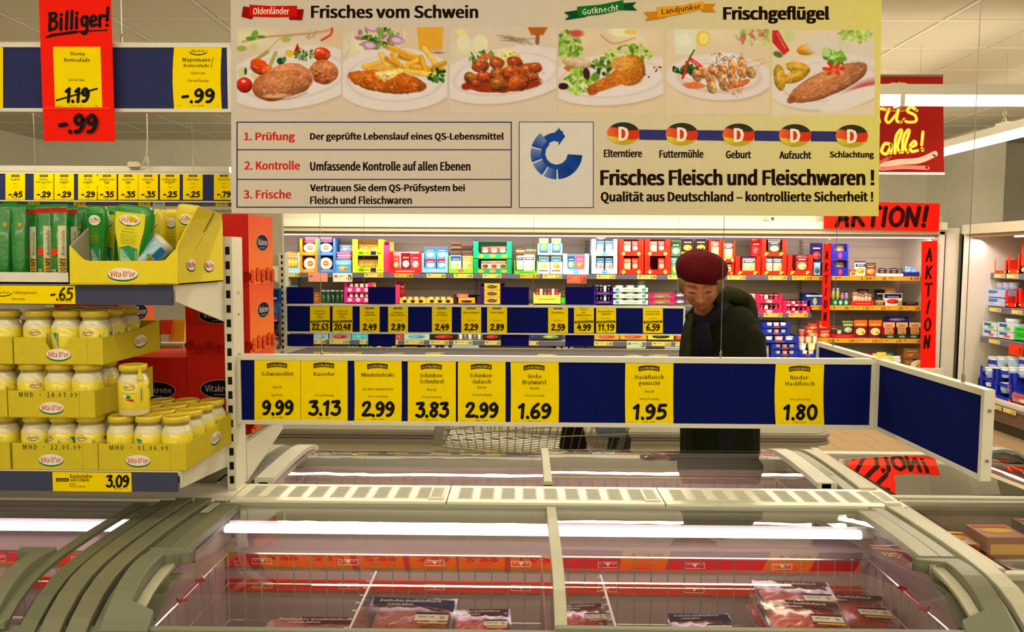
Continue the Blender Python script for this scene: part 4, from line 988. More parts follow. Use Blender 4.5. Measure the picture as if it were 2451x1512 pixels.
# 4: chicken leg
a = Pic(1337, 68, 1587, 271, (222, 192, 144), seed=4)
a.e(1400, 90, 50, 30, (226, 200, 150), 0, .6); a.e(1520, 90, 60, 30, (232, 206, 160), 0, .6); leafy(a, 1362, 108, 34, 34, 60, ((140, 170, 50), (180, 200, 90), (100, 140, 40)), 9); a.e(1380, 80, 22, 12, (200, 70, 60), 0, .4, al=.7)
a.l([(1438, 84), (1470, 104), (1520, 90)], 4, (190, 120, 80), .6); a.e(1490, 76, 40, 14, (232, 220, 160), 0, .3); a.e(1510, 76, 20, 8, (230, 190, 80), 0, .4)
plate(a, 1465, 190, 165, 62, -4)
a.e(1382, 150, 40, 14, (206, 170, 120), 10, .08, .05, .1, .3); a.e(1366, 164, 18, 8, (190, 110, 40), 10, .2); a.e(1385, 146, 26, 7, (226, 200, 150), 8, .5)
leafy(a, 1505, 130, 56, 22, 60, ((150, 180, 40), (180, 200, 80), (96, 130, 30)), 8); leafy(a, 1385, 195, 34, 30, 90, ((160, 190, 60), (196, 210, 110), (110, 150, 40)), 8); leafy(a, 1440, 160, 24, 22, 40, ((70, 100, 30), (110, 140, 40), (40, 70, 20)), 7)
a.e(1404, 176, 9, 16, (60, 34, 30), -10, .2); a.e(1348, 206, 14, 9, (60, 20, 14), 0, .2); a.e(1425, 184, 12, 12, (100, 140, 40), 0, .2, .1)
a.e(1508, 168, 40, 36, (206, 118, 24), -50, .04, .02, .12, .35); a.e(1486, 152, 30, 20, (222, 150, 60), -20, .3, .02, .12); a.q([(1412, 204), (1478, 166), (1510, 194), (1434, 220), (1410, 228)], (196, 106, 26), 3, .1); a.e(1419, 216, 14, 13, (166, 78, 24), 0, .1, .08, .15); a.e(1500, 150, 18, 14, (236, 172, 70), -40, .7); a.e(1526, 186, 18, 16, (180, 84, 12), -50, .6, 0, .1)
for x, y in ((1566, 161), (1572, 166), (1578, 160), (1570, 170), (1582, 161), (1553, 184), (1544, 178)): a.e(x, y, 2.6, 2.6, (120, 30, 20), 0, .3)
a.grain(1500, 172, 44, 32, -40, 110, ((240, 170, 80), (150, 70, 12), (206, 120, 30)), 7); a.grain(1445, 200, 30, 12, -35, 40, ((226, 140, 60), (140, 60, 16)), 7); a.out(t, fm)
# 5: chicken skewers
a = Pic(1595, 70, 1842, 273, (224, 194, 148), seed=5)
a.e(1700, 80, 100, 30, (230, 206, 160), 0, .6); a.q([(1612, 70), (1668, 70), (1664, 128), (1618, 130)], (224, 214, 170), 4); a.e(1640, 96, 20, 18, (232, 222, 180), 0, .3); a.e(1683, 92, 18, 20, (226, 190, 60), 0, .1); a.e(1685, 92, 13, 15, (238, 214, 110), 0, .2)
leafy(a, 1806, 84, 40, 24, 50, ((170, 180, 80), (196, 110, 90), (200, 200, 120)), 9)
plate(a, 1722, 184, 128, 56, 2)
a.e(1722, 186, 106, 40, (216, 186, 156), 2, .1); a.e(1722, 182, 98, 34, (232, 214, 194), 2, .2)
leafy(a, 1640, 167, 34, 10, 34, ((40, 84, 30), (70, 110, 40), (30, 60, 20)), 7)
a.l([(1662, 120), (1650, 140), (1644, 160), (1634, 186)], 4, (60, 80, 30)); a.l([(1644, 148), (1640, 170), (1634, 186)], 6, (206, 40, 20)); a.l([(1654, 142), (1670, 154), (1688, 168)], 9, (214, 40, 24), 1, .05); a.l([(1658, 144), (1672, 156)], 2, (255, 180, 150), .8)
a.e(1738, 144, 46, 18, (230, 216, 196), 0, .15, .08, .05)
for _ in range(50): x, y = 1700 + PR.random() * 76, 126 + PR.random() * 34; a.l([(x, y), (x + 6 - PR.random() * 12, y + 4)], 1.4, PR.choice(((150, 60, 40), (240, 230, 214), (120, 40, 30))), .8)
a.e(1662, 204, 30, 9, (222, 110, 60), 4, .1, .1, .05); a.e(1764, 202, 34, 9, (222, 106, 50), -18, .1, .1, .05)
for x0, y0, x1, y1 in ((1790, 150, 1824, 140), (1800, 160, 1840, 148), (1810, 170, 1830, 140), (1640, 186, 1700, 210)): a.l([(x0, y0), (x1, y1)], 1.6, (206, 160, 80), .9)
for k, (x, y) in enumerate(((1682, 172), (1706, 168), (1730, 164), (1754, 156), (1776, 150), (1700, 188), (1726, 184), (1750, 178), (1776, 172), (1796, 172), (1704, 208), (1732, 202), (1756, 194), (1668, 180))):
    a.e(x, y + 2, 16, 12, (130, 70, 20), 60, .2, .1, al=.6); a.e(x, y, 15, 11, (214 + PR.randint(-14, 10), 152 + PR.randint(-12, 10), 84), 60, .1, .1, .3, .45); a.e(x, y + 3, 6, 4, (150, 80, 24), 40, .6, .2, al=.7)
a.grain(1740, 178, 64, 30, 60, 170, ((240, 196, 130), (130, 70, 20), (90, 70, 24), (200, 120, 60)), 4, 2); a.out(t, fm)
# 6: turkey breast
a = Pic(1848, 72, 2094, 276, (226, 200, 154), seed=6)
a.q([(1848, 72), (1862, 72), (1890, 120), (1876, 132), (1848, 100)], (196, 40, 30), 3, .06); a.l([(1860, 80), (1880, 116)], 3, (250, 170, 150), .6); a.e(1862, 130, 14, 8, (90, 110, 40), 20, .3); a.e(1888, 86, 18, 20, (190, 200, 110), 0, .5)
a.e(1934, 118, 28, 14, (222, 140, 20), -8, .1, .03, .06, .3); a.e(2005, 110, 90, 34, (222, 200, 170), 0, .3); leafy(a, 2050, 84, 46, 14, 50, ((170, 190, 60), (200, 210, 110), (140, 170, 60)), 8)
for _ in range(8): x = 1996 + PR.random() * 60; a.l([(x, 90), (x + 4, 118)], 1.5, (190, 200, 110), .6)
plate(a, 1985, 196, 150, 66, -6); a.e(2060, 220, 70, 26, (180, 60, 50), -28, .3, al=.5); a.e(2040, 236, 90, 22, (230, 210, 184), -20, .2)
for x, y, r in ((1866, 185, 84), (1910, 162, 12), (1905, 182, -22)):
    a.e(x, y, 32 if r != 84 else 32, 15, (196, 140, 30), r, .08, .04, .14, .35); a.e(x - 2, y - 4, 22, 6, (232, 190, 80), r, .5)
leafy(a, 2000, 138, 28, 16, 40, ((130, 180, 50), (170, 200, 90), (80, 130, 40)), 9); a.e(1978, 124, 12, 14, (186, 206, 110), -20, .3); a.e(2012, 142, 16, 7, (110, 150, 50), 0, .3)
a.e(1983, 198, 104, 31, (190, 112, 60), -23, .04, .03, .10, .4); a.e(1975, 184, 84, 12, (220, 150, 90), -24, .6, 0, .08)
for k in range(9): a.l([(1925 + k * 15, 228 - k * 8), (1935 + k * 15, 180 - k * 5)], 1.6, (170, 90, 44), .35, 0, 2)
a.e(1895, 238, 14, 10, (150, 80, 40), -30, .3)
for an in range(6): a.l([(1996, 166), (1996 + 24 * math.cos(an * 1.05), 164 + 15 * math.sin(an * 1.05))], 8, (222, 48, 16), 1, .1, 2)
a.grain(1983, 196, 98, 26, -23, 200, ((226, 156, 104), (150, 78, 36), (240, 184, 140), (166, 92, 50)), 12, 1.8, .45); a.grain(1880, 178, 30, 24, 0, 40, ((240, 206, 110), (166, 110, 20)), 5)
a.e(1996, 166, 7, 6, (240, 100, 50), 0, .3)
a.out(t, fm)
# ================================================================ mayonnaise shelving on the freezer
CREAM = (0.72, 0.69, 0.57)
GX0, GX1 = -0.917, -0.888
t = thing('shelving_unit', 'cream slotted shelving standing on the freezers, loaded with mayonnaise', 'shelf')
def post(t, x0, x1, y0, y1, z0, z1, slots=True):
    m = MB(); m.box(x0, y0, z0, x1, y1, z1, CREAM); o = m.build('upright_post', PAINT, t, bevel=.0015)
    if slots:
        m = MB(); z = z0 + .02; xc = (x0 + x1) / 2
        while z < z1 - .03:
            m.box(xc - .006, y0 - .0008, z, xc + .007, y0 + .002, z + .024, (0.012, 0.012, 0.012)); z += .0445
        o2 = m.build('slot', PAPER, o); o2['kind'] = 'stuff'
    return o
zt_ = at(553, 566, 2.42).z
post(t, GX0, GX1, 2.42, 2.51, .873, zt_)
post(t, -2.2, -2.17, 2.42, 2.51, .873, zt_)
m = MB()
for y in (700, 752): 
    a = at(560, y, 2.45)
    m.tube([(GX1 - .001, 2.463, a.z), (GX1 + .003, 2.463, a.z)], .004, (.5, .5, .45), 8)
m.build('bolt', ALU, t)
RAILC = (0.058, 0.064, 0.125)
def shelf(t, z, yf, yb, xl, xr, strip_h, zlbl=None):
    m = MB(); m.box(xl, yf, z - .012, xr, yb, z, CREAM); m.build('shelf_board', PAINT, t, bevel=.001)
    m = MB(); m.box(xl, yf - .006, z - .004 - strip_h, xr - .004, yf + .001, z - .002, RAILC); m.build('price_rail', PAPER, t)
def bracket(t, x, pts, y0, y1):
    """triangular bracket plate in the YZ plane at x"""
    m = MB(); m.prism([(x, y, z) for y, z in pts], (.004, 0, 0), CREAM); m.build('bracket', PAINT, t)
zs1, zs2 = at(380, 681, 2.08).z, at(380, 1128, 2.08).z
for z, hh in ((zs1, .050), (zs2, .050)):
    shelf(t, z, 2.08, 2.42, -3.2, GX0, hh)
    bracket(t, GX0 - .001, [(2.085, z - .001), (2.085, z - .046), (2.42, z - (.125 if z > 1.3 else .075)), (2.42, z - .001)], 0, 0)
# rear side shelves with sloping brackets
zr1 = at(600, 1039, 2.58).z
for z in (zr1,):
    m = MB(); m.box(-3.2, 2.52, z - .012, GX0 + .03, 2.90, z, CREAM); m.build('shelf_board', PAINT, t)
    m = MB(); m.prism([(GX1 - .003, 2.515, z), (GX1 - .003, 2.90, z), (GX1 - .003, 2.90, z - .05), (GX1 - .003, 2.515, z - .14)], (.004, 0, 0), CREAM); m.build('bracket', PAINT, t)
# labels on the rails
def label_strip(x0, y0, x1, y1, Y, name, label, draw, group='shelf price labels on the mayonnaise rails'):
    o_ = thing('shelf_label', label, 'price label', group)
    m = MB(); pbox(m, x0, y0, x1, y1, Y, .0012, YEL); m.build('card', PAPER, o_); p = Print(face_map(Y - .0004)); p.up(); draw(p); p.build('lettering', PAPER, o_)
def d1(p):
    oval_logo(p, 6, 700, 22, 8, False); p.text('Salatmayonnaise', 31, 696, 89, 705, (0.2, 0.15, 0), .0); p.text('500-ml Glas', 28, 712, 60, 718, (0.25, 0.2, 0)); p.brush('-.65', 121, 688, 173, 718, 5, (0.08, 0.05, 0)); p.text('1 L = 1.30', 140, 719, 160, 722, BLK); p.text('2 W', 164, 719, 171, 722, BLK)
label_strip(-70, 684, 179, 725.5, 2.073, 'l', 'long yellow label -.65 on the rail under the green tubes', d1)
def d2(p):
    p.rect(134, 1144, 164, 1152, BLK); p.text('OLDENLÄNDER', 136, 1145, 162, 1151, (0.6, 0.45, 0)); p.text('Bauchscheiben', 168, 1134, 220, 1144, (0.06, 0.04, 0), .004); p.text('vom Schwein', 168, 1143, 213, 1152, (0.06, 0.04, 0), .004)
    p.text('frisch', 166, 1155, 180, 1160, (0.2, 0.15, 0)); p.text('600-g Packung', 165, 1161, 204, 1167, (0.2, 0.15, 0)); p.brush('3.09', 254, 1137, 308, 1165, 5.4, BLK); p.text('1 KG = 5.15', 272, 1167, 293, 1171, BLK); p.text('2 T', 299, 1168, 306, 1171, BLK)
label_strip(127, 1131, 314, 1175, 2.073, 'l', 'long yellow label 3.09 for pork belly on the bottom rail', d2)
# ---------------------------------------------------------------- cardboard trays
CY = alb((208, 186, 36)); CY = (0.62, 0.50, 0.022); CYS = (0.55, 0.44, 0.02)
def tray(label, x0, x1, yf, depth, z, hf, text=None, notch=False, side_logo=True, logo_u=.45, group='yellow cardboard trays of mayonnaise jars'):
    t = thing('cardboard_tray', label, 'tray', group); th = .0035
    m = MB(); m.box(x0, yf, z, x1, yf + depth, z + th, CYS); m.build('bottom', CARD, t)
    m = MB()
    if notch:
        c = x0 + (x1 - x0) * .49; hw = .036; pts = [(x0, z + th), (x1, z + th), (x1, z + hf), (c + hw, z + hf)]
        pts += [(c + hw * .92 * math.cos(a), z + hf - .040 * math.sin(a)) for a in [PI * k / 8 for k in range(9)]] + [(c - hw, z + hf), (x0, z + hf)]
        m.prism([(x, yf, zz) for x, zz in pts], (0, th, 0), CY)
    else: m.box(x0, yf, z + th, x1, yf + th, z + hf, CY)
    m.build('front_panel', CARD, t)
    for xa in (x0, x1 - th):
        m = MB(); m.prism([(xa, yf + th, z + th), (xa, yf + depth, z + th), (xa, yf + depth, z + hf + .022), (xa, yf + depth * .55, z + hf + .004), (xa, yf + th, z + hf)], (th, 0, 0), CY); m.build('side_panel', CARD, t)
    m = MB(); m.box(x0, yf + depth - th, z + th, x1, yf + depth, z + hf + .02, CYS); m.build('back_panel', CARD, t)
    p = Print(plane_map((x0, yf, z + hf), (1, 0, 0), (0, 0, -1), (0, -1, 0))); w = x1 - x0
    oval_logo(p, w * logo_u, hf * .62, .034, .0165)
    if text: p.text(text, w * .13, hf * .05, w * .80, hf * .24, (0.04, 0.03, 0.01), .0, spacing=1.15)
    p.rect(w * .82, .002, w * .823, hf, (0.42, 0.33, 0.02))
    p.build('front_print', PAPER, t)
    if side_logo:
        p = Print(plane_map((x1, yf, z + hf), (0, 1, 0), (0, 0, -1), (1, 0, 0))); oval_logo(p, depth * .62, hf * .40, .040, .0185); p.build('side_print', PAPER, t)
    return t
# ---------------------------------------------------------------- jars
JC, JL, JLID = (0.70, 0.64, 0.42), (0.80, 0.66, 0.03), (0.70, 0.53, 0.02)
JR, JH = .0402, .138
def make_jar(tab=False, rot=0.0):
    t = thing('mayonnaise_jar', 'x', 'jar')
    m = MB(); m.lathe([(.0, 0), (.036, 0), (.0395, .006), (.0395, .090), (.0392, .096), (.034, .107), (.031, .112), (.031, .118), (.0322, .119), (.0322, .123), (.0, .123)], (0, 0, 0), [JC] * 6 + [(0.34, 0.28, 0.12)] * 5, 24); m.build('glass_body', GLOSS, t, smooth=True)
    m = MB(); n = 24; vs = []; 
    m.lathe([(.0397, .016), (.0400, .0165), (.0400, .0915), (.0397, .092)], (0, 0, 0), JL, 24); m.f = m.f[:-2]; m.c = m.c[:-2]; lb = m.build('label', GLOSS, t, smooth=True)
    def cyl(u, v, h): a = rot + u / .0402; return Vector(((.0402 + h) * math.sin(a), -(.0402 + h) * math.cos(a), v))
    def cm(u, v, h): return cyl(u, .092 - v, h)
    p = Print(cm, eps=.00008); 
    oval_logo(p, 0, .010, .0165, .0085)
    p.text('Mayonnaise', -.018, .027, .016, .033, (0.35, 0.38, 0.12), 0, .2)
    p.ell(-.014, .042, .007, .007, (0.72, 0.45, 0.25)); p.ell(-.002, .039, .006, .005, (0.03, 0.22, 0.04)); p.shape([(-.01, .046), (.008, .044), (.014, .052), (0, .05)][::-1], (0.6, 0.04, 0.02)); p.ell(-.012, .036, .005, .005, (0.8, 0.76, 0.6))
    p.shape([(.030, .016), (.046, .012), (.062, .011), (.078, .014), (.078, .052), (.030, .052)][::-1], (0.05, 0.22, 0.14)); p.shape([(.032, .019), (.054, .015), (.076, .017), (.076, .050), (.032, .050)][::-1], (0.45, 0.55, 0.42))
    for k in range(7): p.rect(.035, .022 + k * .0038, .073, .0235 + k * .0038, (0.2, 0.32, 0.26), k == 0)
    for k in range(9): p.rect(-.085, .010 + k * .0042, -.045 - (k % 3) * .003, .0112 + k * .0042, (0.45, 0.36, 0.02), k == 0)
    p.build('label_print', PAPER, lb)
    m = MB(); m.lathe([(.0345, .1215), (.0362, .1225), (.0362, .1335), (.0348, .1372), (.030, .138), (.0285, .1368), (.0, .1368)], (0, 0, 0), JLID, 28); m.build('lid', GLOSS, t, smooth=True)
    if tab:
        def tm(u, v, h): a = rot + .75 + u / .037; r = .0372 + h + max(0, v - .02) * .14; return Vector((r * math.sin(a), -r * math.cos(a), .134 - v))
        p = Print(tm, eps=.0002); p.shape([(-.004, -.002), (.004, -.002), (.005, .018), (.011, .034), (.009, .042), (-.009, .042), (-.011, .034), (-.005, .018)][::-1], (0.78, 0.66, 0.03)); oval_logo(p, 0, .034, .0075, .004); p.build('seal_tab', PAPER, t)
    t['_s'] = 1; register(t); return t
JP = [make_jar(), make_jar(True, .9), make_jar(False, 2.6), make_jar(True, -2.2), make_jar(False, -.55)]
used = set()
def jar(kind, x, y, z, rz, label, group='mayonnaise jars'):
    pr = JP[kind]
    if kind in used: o = dup(pr, (0, 0, 0), label, group)
    else: used.add(kind); o = pr; o['label'] = label; o['group'] = group
    o.location = (x, y, z); o.rotation_euler = (0, 0, rz); return o
def tier(px0, px1, z, yf, name, tname, rows, kinds, group, hf=.072, cols=3, rowlist=None, **kw):
    x0, x1 = at(px0, 900, yf).x, at(px1, 900, yf).x
    tray(f'yellow jar tray {tname}', x0, x1, yf, .338, z, hf, **kw)
    w = (x1 - x0 - .01) / cols
    for r in range(rows):
        for c in range(cols):
            k = kinds[(r * cols + c) % len(kinds)]
            rn = ['front row', 'second row', 'third row', 'back row'][r]
            jar(k, x0 + .005 + w * (c + .5), yf + .047 + r * .0815, z + .004, PR.uniform(-.25, .25), f'mayonnaise jar, {rn}, {["third", "second", "first"][c]} from the post, {name}', group)
yf = 2.085; z1 = zs2 + .001
tier(230, 440, z1, yf, 'June tray', 'with the June date stamp', 4, [2, 3, 2], 'jars in the June tray', text='MHD · 01.06.09')
tier(22, 228, z1, yf, 'May tray', 'with the May date stamp', 2, [0, 4, 0], 'jars in the May tray', text='MHD · 22.05.09', side_logo=False)
tier(-190, 16, z1, yf, 'bottom cut off tray', 'cut off by the picture edge, bottom layer', 1, [2, 2, 2], 'jars in the cut off trays', side_logo=False)
z2 = z1 + .1425
tier(17, 225, z2, yf - .004, 'July tray', 'with the July date stamp', 2, [1, 2, 2], 'jars in the July tray', text='MHD · 14.07.09', logo_u=.5)
tier(-190, 14, z2, yf - .004, 'middle cut off tray', 'cut off by the picture edge, middle layer', 1, [2, 1, 0], 'jars in the cut off trays', side_logo=False)
z3 = z2 + .1425
tier(36, 248, z3, yf + .002, 'notched top tray', 'with a rounded notch on top of the pile', 3, [0, 3, 0], 'jars in the notched tray', notch=True, logo_u=.5)
tier(-178, 32, z3, yf + .002, 'top cut off tray', 'cut off by the picture edge, top layer', 1, [0, 3, 3], 'jars in the cut off trays', side_logo=False)
a = at(322, 990, 2.14); jar(1, a.x, 2.14, z1 + .1425, -.75, 'single mayonnaise jar standing on the lids between two trays')
# ---------------------------------------------------------------- orange sauce cartons on the rear shelf
def scarton(x0, x1, y0, y1, z0, z1, label):
    t = thing('sauce_carton', label, 'box', 'orange sauce cartons behind the shelf post')
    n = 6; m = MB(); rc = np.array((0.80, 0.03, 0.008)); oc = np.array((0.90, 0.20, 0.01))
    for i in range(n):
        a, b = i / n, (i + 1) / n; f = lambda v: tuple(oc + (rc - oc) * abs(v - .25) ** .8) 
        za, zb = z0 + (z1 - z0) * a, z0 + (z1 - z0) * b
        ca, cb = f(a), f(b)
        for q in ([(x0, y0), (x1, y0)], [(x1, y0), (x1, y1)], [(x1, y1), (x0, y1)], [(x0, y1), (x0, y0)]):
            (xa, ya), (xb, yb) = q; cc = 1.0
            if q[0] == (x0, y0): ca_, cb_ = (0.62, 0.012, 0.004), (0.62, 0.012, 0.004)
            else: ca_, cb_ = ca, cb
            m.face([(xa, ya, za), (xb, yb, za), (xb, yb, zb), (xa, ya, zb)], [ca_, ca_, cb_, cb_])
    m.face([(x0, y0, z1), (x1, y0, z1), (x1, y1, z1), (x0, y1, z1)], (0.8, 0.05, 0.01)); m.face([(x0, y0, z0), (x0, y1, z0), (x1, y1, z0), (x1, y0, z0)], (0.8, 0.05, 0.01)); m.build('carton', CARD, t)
    W, H = x1 - x0, z1 - z0; D = y1 - y0
    p = Print(plane_map((x0, y0, z1), (1, 0, 0), (0, 0, -1), (0, -1, 0)), eps=.0002)
    p.ell(W * .52, H * .44, W * .32, H * .12, (0.5, 0.42, 0.4)); p.ell(W * .52, H * .44, W * .31, H * .113, (0.008, 0.006, 0.02)); p.text('Vitakrone', W * .28, H * .385, W * .77, H * .475, (0.5, 0.42, 0.42), .01); p.text('★★★★★', W * .42, H * .50, W * .62, H * .52, (0.5, 0.42, 0.42))
    for k in range(7):
        cx_, cy_ = W * (.06 + .15 * k), H * (.88 + .05 * (k % 2)); p.ell(cx_, cy_, W * .085, H * .075, (0.50 if k % 2 else .42, 0.008, 0.004), 14); p.shape([(cx_ + W * (.03 if q % 2 else .012) * math.cos(-q * PI / 5), cy_ - H * .03 + H * (.03 if q % 2 else .012) * math.sin(-q * PI / 5)) for q in range(10)], (0.05, 0.03, 0.0))
    p.build('front_print', PAPER, t)
    p = Print(plane_map((x1, y0, z1), (0, 1, 0), (0, 0, -1), (1, 0, 0)), eps=.0002)
    p.ell(D * .55, H * .39, D * .26, H * .125, (0.6, 0.5, 0.5)); p.ell(D * .55, H * .39, D * .245, H * .118, (0.010, 0.008, 0.03)); p.text('Vitakrone', D * .36, H * .33, D * .75, H * .43, (0.62, 0.55, 0.55), .02); p.text('★★★★★', D * .42, H * .455, D * .66, H * .475, (0.62, 0.55, 0.55))
    for k in range(5):
        for j in range(2):
            cx_, cy_ = D * (.12 + .2 * k), H * (.84 + .08 * j - .025 * (k % 2)); p.ell(cx_, cy_, D * .07, H * .06, (0.62, 0.02, 0.008), 12); p.ell(cx_, cy_, D * .045, H * .035, (0.85, 0.16, 0.02), 10); p.ell(cx_, cy_, D * .02, H * .014, (0.3, 0.01, 0.0), 8)
    p.build('side_print', PAPER, t)
yb_ = 2.58; bw = .212; xr = at(597, 700, yb_).x
rows = [at(597, y, yb_).z for y in (512, 683, 848, 1037)]
for i, nm in enumerate(('top', 'middle', 'bottom')):
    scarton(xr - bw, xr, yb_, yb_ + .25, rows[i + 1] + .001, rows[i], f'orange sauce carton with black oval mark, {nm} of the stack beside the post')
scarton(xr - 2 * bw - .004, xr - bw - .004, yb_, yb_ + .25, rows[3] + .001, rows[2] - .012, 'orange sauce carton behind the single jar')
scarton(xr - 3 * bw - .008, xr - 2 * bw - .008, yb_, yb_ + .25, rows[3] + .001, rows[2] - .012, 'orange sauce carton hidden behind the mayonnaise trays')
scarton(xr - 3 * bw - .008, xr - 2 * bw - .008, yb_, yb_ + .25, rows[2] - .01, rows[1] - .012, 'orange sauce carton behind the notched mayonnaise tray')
# small spice packs glimpsed between the trays and the sauce cartons
m_ = MB()
for k, (x0, y0, x1, y1, c, lb) in enumerate(((376, 766, 408, 800, (0.55, 0.04, 0.02), 'small red and green pouch seen through the shelf gap'), (402, 764, 438, 822, (0.75, 0.45, 0.03), 'small yellow noodle pouch seen through the shelf gap'))):
    t2 = thing('food_pouch', lb, 'pouch'); m = MB(); a, b = at(x0, y1, 3.0 + k * .03), at(x1, y0, 3.0 + k * .03)
    m.hexa([(a.x, 3.0 + k * .03, a.z), (b.x, 3.0 + k * .03, a.z), (b.x, 3.02 + k * .03, a.z), (a.x, 3.02 + k * .03, a.z), (a.x + .01, 3.01 + k * .03, b.z), (b.x + .004, 3.01 + k * .03, b.z), (b.x + .004, 3.014 + k * .03, b.z), (a.x + .01, 3.014 + k * .03, b.z)], c); m.build('pouch', FOIL, t2)
t2 = thing('shelf_label', 'pale green price label seen through the shelf gap', 'price label'); m = MB(); pbox(m, 376, 824, 438, 853, 2.93, .002, (0.35, 0.6, 0.38)); m.build('card', PAPER, t2)
p = Print(face_map(2.929)); p.text('Gewürzmischung', 384, 829, 428, 834, BLK); p.rect(378, 838, 400, 850, (0.1, 0.5, 0.1)); p.text('-.79', 418, 838, 434, 850, BLK, .02); p.build('lettering', PAPER, t2)
m = MB(); pbox(m, 300, 822, 545, 826, 2.95, .05, CREAM); m.box(at(300, 826, 2.95).x, 2.95, .9, at(300, 826, 2.95).x + .01, 3.0, at(300, 822, 2.95).z, CREAM); o = m.build('rack_shelf', PAINT); tag(o, 'thin cream shelf edge glimpsed behind the mayonnaise', 'shelf')
# ---------------------------------------------------------------- top shelf: green tubes
zt1 = zs1 + .001
a, b = at(-120, 680, 2.075), at(167, 652, 2.075)
t = thing('white_tray', 'low white cardboard tray holding the green remoulade tubes', 'tray')
m = MB(); m.box(a.x, 2.075, zt1, b.x, 2.36, zt1 + .004, (0.7, 0.68, 0.6)); m.box(a.x, 2.075, zt1, b.x, 2.079, b.z, (0.72, 0.69, 0.6)); m.box(b.x - .004, 2.075, zt1, b.x, 2.36, b.z, (0.6, 0.57, 0.5)); m.box(a.x, 2.356, zt1, b.x, 2.36, b.z, (0.6, 0.57, 0.5)); m.build('tray', CARD, t)
GRN = (0.006, 0.20, 0.022)
def tube_pack(px, w_px, ytop, Y, back, rz, label):
    t = thing('remoulade_tube', label, 'tube', 'green remoulade tubes')
    c = at(px, 600, Y); zb = zt1 + .0045; zt = at(px, ytop, Y).z; w = w_px / 1900 * Y / 2; n = 20
    prof = [(0, .55, .55), (.02, .9, .62), (.3, 1.0, .6), (.6, 1.0, .45), (.8, 1.02, .25), (.92, 1.06, .07), (1.0, 1.06, .05)]
    cs, sn = math.cos(rz), math.sin(rz); vs = []
    for f, sx, sy in prof:
        for k in range(n):
            th_ = 2 * PI * k / n; x, y = w * sx * math.cos(th_), w * sy * math.sin(th_); wob = .0012 * math.sin(th_ * 3 + f * 20)
            vs.append((c.x + (x + wob) * cs - y * sn, Y + x * sn + (y + wob) * cs, zb + (zt - zb) * f))
    fs = [(i * n + k, i * n + (k + 1) % n, (i + 1) * n + (k + 1) % n, (i + 1) * n + k) for i in range(len(prof) - 1) for k in range(n)] + [tuple(range(n))[::-1], tuple(range(len(vs) - n, len(vs)))]
    m = MB(); m.mesh(vs, fs, GRN); m.build('tube', FOIL, t, smooth=True)
    H = zt - zb
    def fm2(u, v, h):   # u -1..1 across the front, v 0..1 from the top
        f = 1 - v; sx = np.interp(f, [q[0] for q in prof], [q[1] for q in prof]); sy = np.interp(f, [q[0] for q in prof], [q[2] for q in prof])
        th_ = -PI / 2 + u * 1.35; x = (w * sx + h + .0016) * math.cos(th_); y = (w * sy + h + .0016) * math.sin(th_)
        return Vector((c.x + x * cs - y * sn, Y + x * sn + y * cs, zb + H * f))
    p = Print(fm2, eps=.0001)
    def grid_rect(x0, y0, x1, y1, col, nx=4, ny=6):
        p.up()
        for i in range(nx):
            for j in range(ny): p.rect(x0 + (x1 - x0) * i / nx, y0 + (y1 - y0) * j / ny, x0 + (x1 - x0) * (i + 1) / nx, y0 + (y1 - y0) * (j + 1) / ny, col, False)
    if not back:
        grid_rect(-.8, .05, .8, .11, (0.55, 0.02, 0.01)); p.text('THOMY', -.55, .052, .5, .078, (0.02, 0.06, 0.0), .02); grid_rect(.05, .28, .8, .97, (0.62, 0.60, 0.40)); grid_rect(.05, .70, .8, .97, (0.70, 0.42, 0.03), 3, 4)
        p.ell(-.25, .62, .32, .055, (0.7, 0.05, 0.015)); grid_rect(-.7, .84, -.1, .98, (0.5, 0.55, 0.45), 3, 2)
        for k in range(8): p.rect(-.66 + k * .07, .85, -.63 + k * .07, .97, (0.08, 0.1, 0.08), k == 0)
        p.h += 2
        f0 = p.fm; p.fm = lambda u, v, h: f0(v, 1 - u, h)
        p.text('THOMY', .03, .18, .30, .70, (0.02, 0.015, 0.0), -1); p.text('THOMY', .033, .20, .303, .72, (0.02, 0.015, 0.0), -1); p.text('Remoulade', .34, .30, .66, .62, (0.06, 0.05, 0.01), -1, .15)
        p.fm = f0
    else:
        grid_rect(.05, .24, .38, .29, (0.55, 0.35, 0.02), 2, 1)
    p.build('tube_print', PAPER, t)
for i, (px, w, yt, Y, bk, rz) in enumerate(((-28, 42, 487, 2.13, 0, 0), (10, 36, 488, 2.14, 1, .3), (48, 34, 489, 2.13, 1, .1), (78, 30, 492, 2.16, 0, -.2), (108, 34, 489, 2.15, 0, .1), (144, 40, 488, 2.12, 0, 0), (28, 28, 484, 2.25, 0, .1), (172, 30, 492, 2.17, 0, .2), (192, 30, 496, 2.22, 1, 0), (210, 28, 498, 2.28, 1, .2), (90, 30, 489, 2.26, 1, .2), (140, 32, 490, 2.24, 0, 0))):
    tube_pack(px, w, yt, Y, bk, rz, f'green remoulade tube standing {ORD[min(i, 11)] if i < 6 else ORD[i - 6]} in the {"front" if i < 6 else "rear"} row of the white tray')
# dark-lidded yellow tub on the far end of the shelf
t = thing('yellow_canister', 'yellow canister with a black lid behind the green tubes', 'canister'); c = at(2, 480, 2.3)
m = MB(); m.lathe([(0, 0), (.045, 0), (.045, .175), (.038, .19), (0, .19)], (c.x, 2.3, zt1), (0.55, 0.42, 0.03), 20); m.build('body', GLOSS, t, smooth=True)
m = MB(); m.lathe([(0, 0), (.034, 0), (.034, .022), (.028, .026), (0, .026)], (c.x - .012, 2.3, zt1 + .19), (0.01, 0.01, 0.01), 20); m.build('lid', GLOSS, t, smooth=True)
